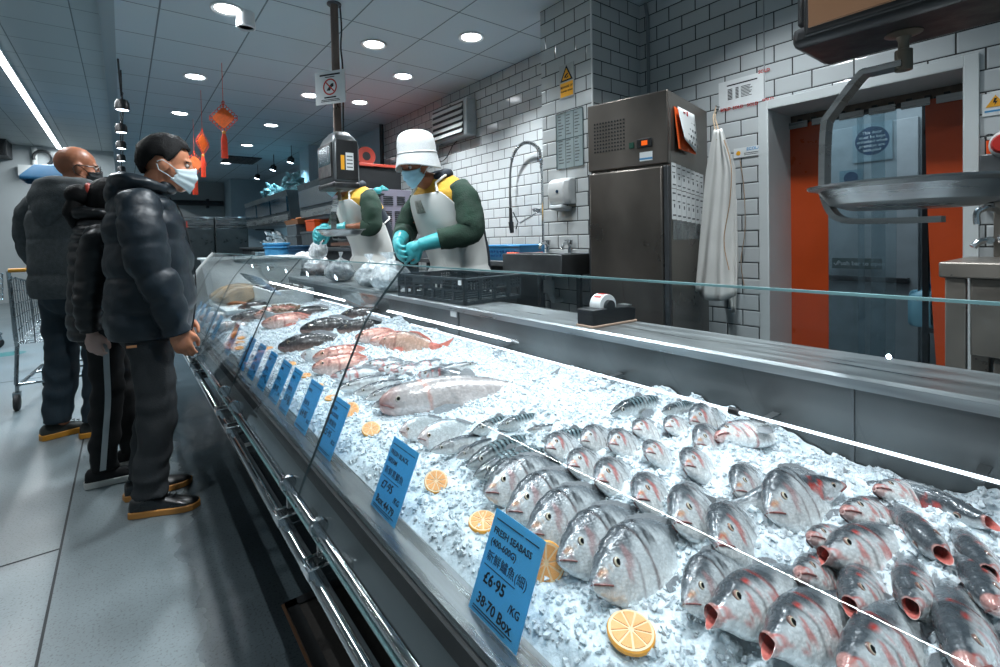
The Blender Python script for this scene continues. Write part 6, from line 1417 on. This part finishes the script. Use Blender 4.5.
def sleeve(mb, pts, rs, step=None, amp=0, seed=0, n=22, wr=.006, per=8):
    path = spline(pts,per); L = 0; out_r = []; m_ = len(path)
    for i,p in enumerate(path):
        if i: L += (p-path[i-1]).length
        k = i/(m_-1)*(len(rs)-1); j = min(int(k),len(rs)-2); r = rs[j]+(rs[j+1]-rs[j])*(k-j)
        if step: r += amp*(abs(math.sin(PI*(L/step+.2)))**.4-.7)
        out_r.append(r)
    b0 = len(mb.v); mb.tube(path, out_r, n)
    for i in range(b0,len(mb.v)):
        v = mb.v[i]; w = mnoise.noise(v*11+Vector((seed,0,0)))*wr+mnoise.noise(v*28+Vector((seed,3,0)))*wr*.5; k = (i-b0)//n
        if k < m_: mb.v[i] = v+(v-path[k]).normalized()*w
def jacket_body(mb, S, step, amp, t0=0, t1=1, n=44, rows=90, length=.65, seed=0, wr=.006, hem=True):
    rings = []
    for i in range(rows+1):
        t = t0+(t1-t0)*i/rows; l = t*length; ring = []
        for k in range(n):
            a = 2*PI*k/n; off = amp*(abs(math.sin(PI*(l/step)))**.4-.7) if step else 0
            p = S(t,a,off); off2 = mnoise.noise(p*9+Vector((seed,0,0)))*wr+mnoise.noise(p*25+Vector((0,seed,0)))*wr*.5
            ring.append(S(t,a,off+off2))
        rings.append(ring)
    mb.loft(rings)
def trousers(mb, hips, knees, ankles, rh, rk, ra, waist, seed=0, wr=.010):
    """two legs plus seat, one garment"""
    for s in (0,1):
        path = spline([waist[s],hips[s],tuple((Vector(hips[s])+Vector(knees[s]))/2),knees[s],tuple((Vector(knees[s])+Vector(ankles[s]))/2),ankles[s]],8); m_ = len(path); rs = []
        for i in range(m_):
            k = i/(m_-1); r = rh+(rk-rh)*sm(0,.55,k); r = r+(ra-r)*sm(.55,1,k); rs.append(r)
        b0 = len(mb.v); mb.tube(path, rs, 20)
        for i in range(b0,len(mb.v)):
            k = min((i-b0)//20,m_-1); v = mb.v[i]; f = k/(m_-1); w = math.sin(v.z*55+6*mnoise.noise(v*5+Vector((seed+s,0,0))))*wr*.35*(.4+f)+mnoise.noise(v*13+Vector((seed,s,0)))*wr*(.5+f)
            mb.v[i] = v+(v-path[k]).normalized()*w
    c = (Vector(waist[0])+Vector(waist[1]))/2; h_ = (Vector(hips[0])+Vector(hips[1]))/2
    mb.ell((c+h_)/2+Vector((-.01,0,-.02)),(rh*1.35,rh*1.75,.14))
def shoe(parent, ankle, yaw, um, sm_, L=.27, name='shoe', sole_h=.028, style=0):
    R = Matrix.Rotation(yaw,3,'Z'); a = Vector((ankle[0],ankle[1],0)); T = lambda p: a+R@Vector(p)
    pr = [(-.075,.028,.070),(-.065,.036,.085),(-.03,.040,.098),(.015,.040,.095),(.06,.042,.075),(.11,.046,.058),(.15,.045,.048),(.18,.034,.040),(.192,.016,.032)]
    k_ = L/.27; b_ = MB(); rings = []
    for x,w,h in pr: rings.append([T((x*k_,w*math.cos(q),sole_h*.8+(h-sole_h*.8)*max(0,math.sin(q))**.8)) for q in [PI*k/12 for k in range(13)]]+[T((x*k_,w*u,sole_h*.8)) for u in (-.5,0,.5)])
    b_.loft(rings); o_ = b_.build(name, um, parent, ang=60)
    b_ = MB(); out = [(x*k_,w+.006) for x,w,h in pr]; poly = [(-.083*k_,0)]+out+[(.200*k_,0)]+[(x,-w) for x,w in reversed(out)]
    b_.loft([[T((x,y,z)) for x,y in poly] for z in (0,sole_h)]); b_.build('sole', sm_, o_, bevel=.004)
    b_ = MB()
    for k in range(4): b_.tube([T(((.03+.022*k)*k_,-.018,.094-.009*k)),T(((.036+.022*k)*k_,.0,.100-.009*k)),T(((.03+.022*k)*k_,.018,.094-.009*k))],.003,5)
    if style: b_.build('laces', um, o_)
    return o_
RY = lambda a: Matrix.Rotation(math.radians(a),3,'Y'); RZ = lambda a: Matrix.Rotation(math.radians(a),3,'Z')
# ---------------------------------------------------------------- customer in dark puffer jacket
PA = thing('person','person in a glossy dark blue puffer jacket and white mask leaning at the counter','person',(.09,2.78,0),math.radians(-6))
SKA = skinmat('skin_tan',(206,138,104))
hc = (.085,.0,1.580); HR = RZ(-3) @ RY(9)
b = MB(); head(b, hc, HR, 1.0); b.cap((.0,0,1.40),(.055,0,1.53),.060,.055)
b.chain([(-.01,0,.92),(-.01,0,1.15),(0,0,1.36)],[.13,.13,.11]); 
for s in (-1,1):
    b.chain([(-.0,s*.16,1.36),(.02,s*.23,1.10),(.10,s*.23,.86)],[.055,.042,.030]); b.chain([(0,s*.10,.88),(.02,s*.10,.48),(-.02,s*.10,.10)],[.075,.05,.036])
    hand(b,(.108,s*.228,.835),(.25,-.0*s,-1),(.25,-s*1,.1),.75,1.02,side=-s)
b.build('body', SKA, PA, remesh=.0065, smooth=2, ang=180)
eyes(hc, HR, 1.0, PA)
hairshell(hc, HR, 1.0, PA, HAIR, lambda a: 30 if abs(a)<48 else (30-(abs(a)-48)*1.6 if abs(a)<76 else (-14 if abs(a)<84 else (-4 if abs(a)<104 else max(-60,-4-(abs(a)-104)*1.25)))), .016)
mask(hc, HR, 1.0, PA, mat('mask_white',(206,222,226),.7,0,.05,20))
PUF = mat('puffer_nylon',(22,33,41),.42,0,.2,8,.25,28,spec=.45)
S = torso_fn([(-.0,.79,.155,.205),(.0,.90,.172,.218),(.01,1.05,.168,.215),(0,1.20,.160,.21),(-.01,1.33,.145,.205),(-.012,1.42,.115,.165),(.0,1.47,.085,.10)])
b = MB(); jacket_body(b, S, .12, .017, length=.68, seed=2, wr=.010); jk = b.build('jacket', PUF, PA, ang=180)
for s in (-1,1):
    b = MB(); sleeve(b, [(-.015,s*.165,1.395),(-.005,s*.235,1.31),(.02,s*.262,1.13),(.065,s*.258,1.0),(.105,s*.235,.822)],[.075,.082,.078,.070,.056],0.122,.017,seed=s,per=14,wr=.010); sl = b.build('sleeve', PUF, jk, ang=180)
b = MB(); hp = [(.085,-.085,1.46),(.02,-.115,1.475),(-.06,-.10,1.485),(-.10,0,1.49),(-.06,.10,1.485),(.02,.115,1.475),(.085,.085,1.46)]
sleeve(b, hp, [.022,.036,.042,.044,.042,.036,.022],seed=5,wr=.012); b.ell((-.105,0,1.435),(.050,.12,.07)); b.build('hood', PUF, jk, ang=180, remesh=.010, smooth=5)
b = MB(); sleeve(b,[(.070,-.07,1.475),(.092,-.03,1.47),(.098,0,1.465),(.092,.03,1.47),(.07,.07,1.475)],[.022]*5,seed=9,wr=.003); b.build('collar', PUF, jk, ang=180)
b = MB(); b.tube([S(t,.0,.004) for t in [k/20 for k in range(20)]],.004,6); b.build('zip', DARK, jk)
b = MB(); b.box((.155,-.05,1.30),(.006,.03,.03)); b.build('chest_badge', mat('badge_red',(150,50,40),.5), jk)
b = MB(); trousers(b,[(0,-.10,.80),(0,.10,.80)],[(.02,-.10,.46),(.0,.11,.46)],[(-.02,-.095,.085),(-.06,.12,.085)],.096,.076,.068,[(-.0,-.075,.92),(-.0,.075,.92)],1); b.build('trousers', mat('black_denim',(38,42,45),.8,0,.3,9,.2,160), PA, remesh=.009, smooth=1, ang=180)
b = MB(); b.box((-.055,-.198,.775),(.035,.004,.010)); b.build('pocket_tag', mat('tag_tan',(170,120,80),.6), PA)
TAN = mat('gum_sole',(186,128,62),.55,0,.1); BLKL = mat('black_leather',(20,22,24),.28,0,.2,10,.1,30,coat=.3)
shoe(PA,(-.02,-.095),math.radians(-16),BLKL,TAN,.27,style=1); shoe(PA,(-.06,.12),math.radians(8),BLKL,TAN,.27,style=1)
# ---------------------------------------------------------------- customer in black quilted coat
PB = thing('person','person in a black quilted coat and black trousers with a white side stripe','person',(-.09,3.27,0),math.radians(2))
hc = (.06,0,1.425); HR = RY(4)
b = MB(); head(b, hc, HR, .93); b.cap((-.0,0,1.30),(hc[0]-.02,0,1.42),.05,.048); b.chain([(0,0,.86),(0,0,1.1),(0,0,1.26)],[.12,.11,.10])
for s in (-1,1):
    b.chain([(-.0,s*.14,1.25),(-.03,s*.20,1.0),(-.05,s*.20,.80)],[.045,.035,.027]); b.chain([(0,s*.08,.82),(.0,s*.08,.45),(-.02,s*.09,.09)],[.065,.045,.034])
    hand(b,(-.05,s*.20,.785),(.1,0,-1),(.5,-s,.1),.8,.92,side=-s)
b.build('body', skinmat('skin_pale',(206,170,158)), PB, remesh=.0065, smooth=2, ang=180)
eyes(hc, HR, .93, PB); mask(hc, HR, .93, PB, mat('mask_black',(26,28,30),.7))
hairshell(hc, HR, .93, PB, HAIR, lambda a: 24 if abs(a)<45 else max(-62,24-(abs(a)-45)*1.5), .02)
b = MB(); b.ell((hc[0]-.14,0,1.47),(.06,.05,.055)); b.chain([(hc[0]-.15,0,1.46),(hc[0]-.17,0,1.38),(hc[0]-.15,0,1.27)],[.035,.04,.012]); b.build('ponytail', HAIR, PB, ang=180)
b = MB(); b.tube([Vector((hc[0]-.105,.032*math.cos(q),1.49+.032*math.sin(q))) for q in [2*PI*k/16 for k in range(16)]],.012,8,loop=True); b.build('hair_tie', mat('tie_red',(190,60,40),.6), PB)
QUI = mat('quilted_black',(22,23,25),.42,0,.25,10,.15,40)
S = torso_fn([(-.0,.74,.14,.19),(0,.85,.15,.20),(0,1.0,.14,.185),(0,1.14,.135,.185),(-.0,1.24,.12,.175),(-.0,1.31,.10,.13),(.0,1.36,.07,.075)])
b = MB(); jacket_body(b, S, .058, .010, length=.62, seed=4); jk = b.build('coat', QUI, PB, ang=180)
for s in (-1,1): b = MB(); sleeve(b, [(-.0,s*.14,1.27),(-.02,s*.205,1.19),(-.045,s*.225,1.0),(-.06,s*.215,.90),(-.05,s*.20,.80)],[.062,.072,.066,.058,.045],.056,.010,seed=s+3,per=12); b.build('sleeve', QUI, jk, ang=180)
b = MB(); sleeve(b,[(.06,-.06,1.36),(0,-.085,1.37),(-.07,-.05,1.375),(-.085,0,1.38),(-.07,.05,1.375),(0,.085,1.37),(.06,.06,1.36)],[.03]*7,.05,.006); b.build('collar', QUI, jk, ang=180)
tro = MB(); trousers(tro,[(0,-.085,.76),(0,.085,.76)],[(.0,-.085,.44),(.05,.09,.44)],[(-.03,-.09,.075),(.10,.10,.075)],.088,.070,.056,[(0,-.06,.86),(0,.06,.86)],6); to = tro.build('trousers', mat('black_jersey',(14,15,17),.85,0,.2,10), PB, remesh=.009, smooth=1, ang=180)
b = MB(); sp_ = spline([(-.0,-.184,.80),(.0,-.182,.62),(.0,-.168,.44),(-.015,-.160,.26),(-.03,-.158,.09)],6)
b.loft([[p_+Vector((dx,dy,0)) for dx,dy in ((-.012,0),(.012,0),(.012,.02),(-.012,.02))] for p_ in sp_]); b.build('side_stripe', mat('stripe_white',(190,196,198),.7), to)
SOLW = mat('white_sole',(205,205,200),.5); KN = mat('black_knit',(20,21,23),.85)
shoe(PB,(-.03,-.09),math.radians(-6),KN,SOLW,.25,sole_h=.032); shoe(PB,(.10,.10),math.radians(4),KN,SOLW,.25,sole_h=.032)
# ---------------------------------------------------------------- bald customer
PC = thing('person','bald person in a dark grey hooded jacket and jeans, wearing glasses and black mask','person',(-.245,4.12,0),math.radians(48)); PC.scale = (1.035,1.035,1.035)
SKC = skinmat('skin_brown',(170,108,78)); hc = (.05,.015,1.655); HR = RZ(-38) @ RY(6)
b = MB(); head(b, hc, HR, 1.05); b.cap((-.02,0,1.45),(.03,.005,1.60),.068,.062); b.chain([(0,0,.94),(0,0,1.2),(0,0,1.42)],[.15,.14,.12])
for s in (-1,1):
    b.chain([(0,s*.19,1.40),(.02,s*.27,1.15),(.20,s*.27,.98)],[.055,.045,.032]); b.chain([(0,s*.11,.90),(.02,s*.11,.48),(-.02,s*.11,.09)],[.075,.052,.038])
    hand(b,(.215,s*.27,.975),(1,0,-.35),(.1,0,-1),.7,1.05,side=s)
b.build('body', SKC, PC, remesh=.0065, smooth=2, ang=180)
eyes(hc, HR, 1.05, PC); mask(hc, HR, 1.05, PC, mat('mask_dark',(24,28,32),.7))
H3 = lambda p: Vector(hc)+HR@(Vector(p)*1.05)
b = MB()
for y in (-.034,.034): b.tube([H3((.104-.006*abs(math.cos(q)),y+.026*math.cos(q),.010+.019*math.sin(q))) for q in [2*PI*k/18 for k in range(18)]],.0026,6,loop=True)
b.tube([H3((.108,-.009,.014)),H3((.112,0,.018)),H3((.108,.009,.014))],.0024,6)
for s in (-1,1): b.tube([H3((.098,s*.060,.016)),H3((.04,s*.078,.014)),H3((-.012,s*.086,.012)),H3((-.028,s*.086,-.012))],.0026,6)
b.build('glasses', BLACKP, PC)
WOO = mat('grey_wool',(80,85,87),.85,0,.35,40,.3,160)
S = torso_fn([(0,.86,.165,.225),(0,.95,.178,.235),(.0,1.1,.175,.235),(0,1.25,.168,.24),(-.01,1.38,.150,.235),(-.015,1.47,.12,.18),(.0,1.53,.09,.10)])
b = MB(); jacket_body(b, S, .155, .012, length=.67, seed=7, wr=.008); jk = b.build('jacket', WOO, PC, ang=180)
for s in (-1,1): b = MB(); sleeve(b, [(-.015,s*.185,1.435),(-.005,s*.265,1.35),(.02,s*.295,1.18),(.09,s*.292,1.06),(.21,s*.272,.985)],[.082,.092,.084,.074,.052],.15,.010,seed=s+8,wr=.008,per=12); b.build('sleeve', WOO, jk, ang=180)
b = MB(); sleeve(b,[(.085,-.08,1.51),(.01,-.12,1.525),(-.08,-.105,1.53),(-.115,0,1.535),(-.08,.105,1.53),(.01,.12,1.525),(.085,.08,1.51)],[.03,.046,.052,.056,.052,.046,.03],seed=2,wr=.01); b.ell((-.125,0,1.46),(.060,.165,.10)); b.ell((-.150,0,1.39),(.045,.11,.09)); b.ell((-.155,0,1.33),(.03,.06,.06)); b.build('hood', WOO, jk, ang=180, remesh=.011, smooth=12)
b = MB(); trousers(b,[(0,-.11,.84),(0,.11,.84)],[(.03,-.11,.46),(.0,.115,.46)],[(-.01,-.105,.09),(-.04,.125,.09)],.112,.086,.074,[(0,-.08,.96),(0,.08,.96)],11); b.build('jeans', mat('blue_denim',(30,46,56),.8,0,.3,12,.2,160), PC, remesh=.009, smooth=1, ang=180)
TRN = mat('trainer_dark',(40,44,40),.6,0,.3,30); YSO = mat('yellow_sole',(206,140,40),.5,0,.2,14)
shoe(PC,(-.01,-.105),math.radians(-50),TRN,YSO,.28,style=1,sole_h=.034); shoe(PC,(-.04,.125),math.radians(-30),TRN,YSO,.28,style=1,sole_h=.034)
# ---------------------------------------------------------------- workers behind the counter
pf = thing('staff_platform','low dark standing platform behind the counter','platform',(1.9,3.4,0)); b = MB(); b.box2((-.40,-2.0,.03),(.30,1.25,.12)); b.build('deck', DARK, pf); 
for u in (-.3,.2): b = MB(); b.box2((u-.04,-1.95,0),(u+.04,1.2,.03)); b.build('batten', DARK, pf)
YEL = mat('fleece_yellow',(206,162,58),.85,0,.15,20,.25,120); GRN = mat('fleece_green',(34,58,46),.9,0,.2,16,.3,120); NAV = mat('fleece_navy',(30,40,50),.9,0,.2,16,.2,120)
GLV = mat('glove_teal',(58,160,166),.42,0,.12,16,.15,40); APW = mat('apron_white',(212,214,210),.36,0,.08,5,.06,16)
def worker(loc, yaw, lab, skin, hat, apex, lw, rw, el, er, bare, hd, seed):
    P_ = thing('person', lab, 'person', loc, yaw)
    hc = hd; HR = RZ(0) @ RY(30)
    b = MB(); head(b, hc, HR, 1.0); b.cap((.17,0,1.41),(hd[0]-.03,0,hd[2]-.09),.06,.055); b.chain([(0,0,.92),(.06,0,1.12),(.16,0,1.36)],[.13,.125,.11])
    for s,e_,w_ in ((1,el,lw),(-1,er,rw)):
        b.chain([(.15,s*.17,1.35),e_,w_],[.052,.043,.031]); b.chain([(0,s*.1,.9),(.03,s*.1,.48),(-.02,s*.1,.08)],[.075,.05,.036])
        d_ = (Vector(w_)-Vector(e_)).normalized(); hand(b,w_,d_*.8+Vector((.1,-s*.25,-.45)),(.2,-s*.8,-.5),.8,.93,side=s)
    b.build('body', skin, P_, remesh=.0065, smooth=2, ang=180)
    eyes(hc, HR, 1.0, P_); mask(hc, HR, 1.0, P_, mat('mask_blue',(168,212,228),.7,0,.05,20) if 'mask_blue' not in bpy.data.materials else bpy.data.materials['mask_blue'], WHITEP)
    hairshell(hc, HR, 1.0, P_, HAIR, lambda a: 24 if abs(a)<50 else (24-(abs(a)-50)*.9 if abs(a)<80 else (-4 if abs(a)<105 else -4-(abs(a)-105)*.5)), .010)
    if hat:
        ht = MB(); R_ = HR @ RY(-24); rings = []
        for r_,z in ((1.34,-.022),(1.33,-.014),(1.17,.036),(1.14,.055),(1.13,.095),(1.08,.132),(.98,.157),(.80,.172),(.55,.183),(.30,.187),(.001,.188)):
            rings.append([Vector(hc)+R_@(Vector((-.012+.108*r_*math.cos(q), .092*r_*math.sin(q), z+.014+(.012*math.sin(2*q) if z<.03 else 0)-(.025*abs(math.sin(q)) if z<.03 else 0)))) for q in [2*PI*k/36 for k in range(36)]])
        ht.loft(rings,caps=(False,True)); hm = mat('mesh_hat',(222,226,226),.7,0,.06,90,.4,220); ho = ht.build('hat', hm, P_, ang=50, solid=.004)
        bd = MB(); bd.tube([Vector(hc)+R_@Vector((-.012+.108*1.15*math.cos(q),.092*1.15*math.sin(q),.062)) for q in [2*PI*k/36 for k in range(36)]],.006,6,loop=True); bd.build('hat_band', WHITEP, ho)
    S = torso_fn([(-.01,.84,.16,.20),(.0,.95,.165,.205),(.04,1.08,.165,.21),(.10,1.22,.16,.215),(.155,1.34,.14,.21),(.175,1.40,.115,.165),(.20,1.455,.075,.085)])
    rings = []; b = MB(); N_ = 60; n = 40
    for i in range(N_+1):
        t = i/N_; rings.append([S(t,2*PI*k/n,.006*mnoise.noise(Vector((k*.4,t*9,seed)))) for k in range(n)])
    b.loft(rings)
    for fi in range(len(b.f)): b.mi[fi] = 1 if fi >= int(N_*.52)*n else 0
    fo_ = b.build('fleece', [NAV,YEL], P_, ang=180)
    b = MB(); sleeve(b,[(.24,-.05,1.44),(.20,-.085,1.455),(.14,-.07,1.475),(.115,0,1.485),(.14,.07,1.475),(.20,.085,1.455),(.24,.05,1.44)],[.022,.028,.03,.032,.03,.028,.022],seed=seed,wr=.006); b.build('collar', NAV, fo_, ang=180)
    for s,e_,w_ in ((1,el,lw),(-1,er,rw)):
        e_, w_ = Vector(e_), Vector(w_); we = e_.lerp(w_, .25 if bare else .62)
        b = MB(); sleeve(b,[(.14,s*.155,1.375),tuple(Vector((.145,s*.215,1.33)).lerp(e_,.08)),tuple(Vector((.15,s*.22,1.33)).lerp(e_,.55)+Vector((-.005,s*.012,0))),tuple(e_),tuple(we)],[.066,.082,.080,.074,.058],seed=seed+s,wr=.014,per=10); sv = b.build('sleeve', GRN, fo_, ang=180)
        g0 = e_.lerp(w_, .62 if bare else .42)
        b = MB(); b.tube(spline([g0,e_.lerp(w_,.75),w_],5),[.054,.054,.050,.050,.047,.046,.044,.042,.040,.039,.038],16); d_ = (w_-e_).normalized(); hand(b,w_,d_*.8+Vector((.1,-s*.25,-.45)),(.2,-s*.8,-.5),.75,1.08,side=s,fat=1.15)
        b.build('glove', GLV, P_, remesh=.006, smooth=2, ang=180)
        cf = MB(); cf.tube([g0-(w_-e_).normalized()*.004,g0+(w_-e_).normalized()*.008],.057,18); cf.build('glove_cuff', GLV, P_)
    # apron wrapped round the front, bib narrower than the skirt
    b = MB()
    def af(u, v):
        t = .0+.77*v; hw = (1.75 if v < .5 else 1.75-(v-.5)/.5*1.05) if v < 1 else .6; a = (u*2-1)*hw
        p = S(t,a,.016+.006*math.sin(a*5+v*7+seed)); 
        if v < .10: p = p+Vector((.02*math.cos(a),.02*math.sin(a),-.22*(1-v/.10)))
        return p
    b.grid(af,36,44); ao = b.build('apron', APW, P_, ang=180, solid=.003)
    if apex:
        b = MB(); b.grid(lambda u,v: S(.60+.10*v,-.05+.34*u-.2,.0215+.006*math.sin(u*4)),6,6); b.build('chest_print', mat('print_grey',(150,150,140),.6,0,.5,60), ao, solid=.001)
    for s in (-1,1):
        b = MB(); b.tube([S(.765,s*.62,.018),S(.86,s*.66,.018),S(.94,s*.75,.02),S(1,s*1.5,.03),S(1,s*2.6,.03)],.008,8); b.build('strap', APW, ao)
        b = MB(); b.tube([S(.40,s*1.72,.018),S(.41,s*2.2,.016),S(.41,s*2.8,.016),S(.41,s*PI,.016)],.006,6); b.build('waist_tie', APW, ao)
    b = MB(); trousers(b,[(0,-.1,.80),(0,.1,.80)],[(.03,-.1,.46),(.02,.1,.46)],[(-.02,-.1,.085),(-.02,.1,.085)],.10,.08,.07,[(0,-.075,.93),(0,.075,.93)],seed); b.build('trousers', NAV, P_, remesh=.01, smooth=1, ang=180)
    shoe(P_,(-.02,-.1),0,RUBBER,RUBBER,.28,'boot'); shoe(P_,(-.02,.1),0,RUBBER,RUBBER,.28,'boot')
    return P_
worker((1.76,2.70,.145),math.radians(188),'person in a white mesh hat, yellow and green fleece and white apron bagging fish',skinmat('skin_worker',(158,98,68)),True,True,(.40,.10,1.03),(.44,-.06,1.05),(.17,.29,1.10),(.24,-.27,1.12),False,(.335,0,1.525),1)
worker((1.72,3.98,.20),math.radians(184),'person in yellow and green fleece and apron, head hidden behind the hanging scale',skinmat('skin_other',(150,92,62)),False,False,(.44,.10,1.10),(.46,-.08,1.10),(.17,.27,1.12),(.24,-.27,1.12),True,(.335,0,1.525),5)
# bag held in the second worker's gloves
hb_ = thing('plastic_bag','small clear bag held in the turquoise gloves of the half hidden worker','bag',(1.34,4.30,1.06),.4,'knotted plastic bags on the worktop')
b = MB(); b.loft([[Vector((.075*r_*math.cos(q)*(1+.2*math.sin(3*q+z*20)),.075*r_*math.sin(q),z)) for q in [2*PI*k/20 for k in range(20)]] for z,r_ in ((0,.5),(.03,.95),(.08,1.05),(.13,.8),(.17,.4),(.20,.5),(.22,.7))],caps=(True,False)); b.build('film', BAGM, hb_, ang=30)
b = MB(); b.ell((0,0,.06),(.05,.055,.05)); b.build('contents', FILL, hb_)
# ================================================================ light
W = bpy.data.worlds.new('world'); SC.world = W; W.use_nodes = True
bg = W.node_tree.nodes['Background']; bg.inputs[0].default_value = (.36,.52,.62,1); bg.inputs[1].default_value = .34
def spot(loc, e, col=(.93,.97,1), ang=105, blend=.6, size=.07, tgt=None):
    l = bpy.data.lights.new('spot','SPOT'); l.energy = e; l.color = col; l.spot_size = math.radians(ang); l.spot_blend = blend; l.shadow_soft_size = size
    o = bpy.data.objects.new('spot',l); COL.objects.link(o); o.location = loc
    if tgt is not None: o.rotation_euler = (Vector(tgt)-Vector(loc)).to_track_quat('-Z','Y').to_euler()
    return o
def area(loc, sx, sy, e, col=(1,1,1), rot=(0,0,0)):
    l = bpy.data.lights.new('area','AREA'); l.shape = 'RECTANGLE'; l.size = sx; l.size_y = sy; l.energy = e; l.color = col
    o = bpy.data.objects.new('area',l); COL.objects.link(o); o.location = loc; o.rotation_euler = rot; return o
HID = [(.90,2.25),(.90,.5),(1.776,2.25),(1.776,.5),(2.384,1.2)]
for i,(x,y_) in enumerate([q[:2] for q in DLP]+HID):
    e = 60 if y_ > 7 else 75
    if x < 1 and y_ < 4.5: e = 185
    if x > 2: e = (230 if y_ < 5.5 else 70) if y_ > 3 else 105
    spot((x,y_,2.90), e, (.90,.96,1.0) if y_ < 7 else (.60,.85,1.0), 120, .7)
for p in TS: spot((p.x,p.y,p.z-.12), 80, (.40,.74,1.0), 100, .7, .05)
for p in ((258,175),(274,166),(291.5,158)):
    q = atZ(*p,2.70); spot((q.x,q.y,q.z-.12), 25, (.45,.80,1.0), 120, .7, .05, (q.x+.5,q.y+.3,0))
for y_, e in ((-.9,70),(.5,60),(1.9,40)): spot((.03,y_,2.55), e, (.93,.97,1), 70, .6, .007, (.75,y_+.35,.7))
area((-1.1,9.6,3.48), .08, 11, 240, (.92,.97,1))
area((-9.0,4,3.5), .035, 18, 200, (.92,.97,1))
area((4.1,1.4,2.45), .9, 1.6, 14, (.72,.88,1))
SC.view_settings.exposure = 0.05
SC.cycles.use_denoising = True
SC.cycles.max_bounces = 8; SC.cycles.transparent_max_bounces = 24; SC.cycles.glossy_bounces = 4; SC.cycles.diffuse_bounces = 3
SC.cycles.sample_clamp_indirect = 6; SC.cycles.caustics_reflective = False; SC.cycles.caustics_refractive = False
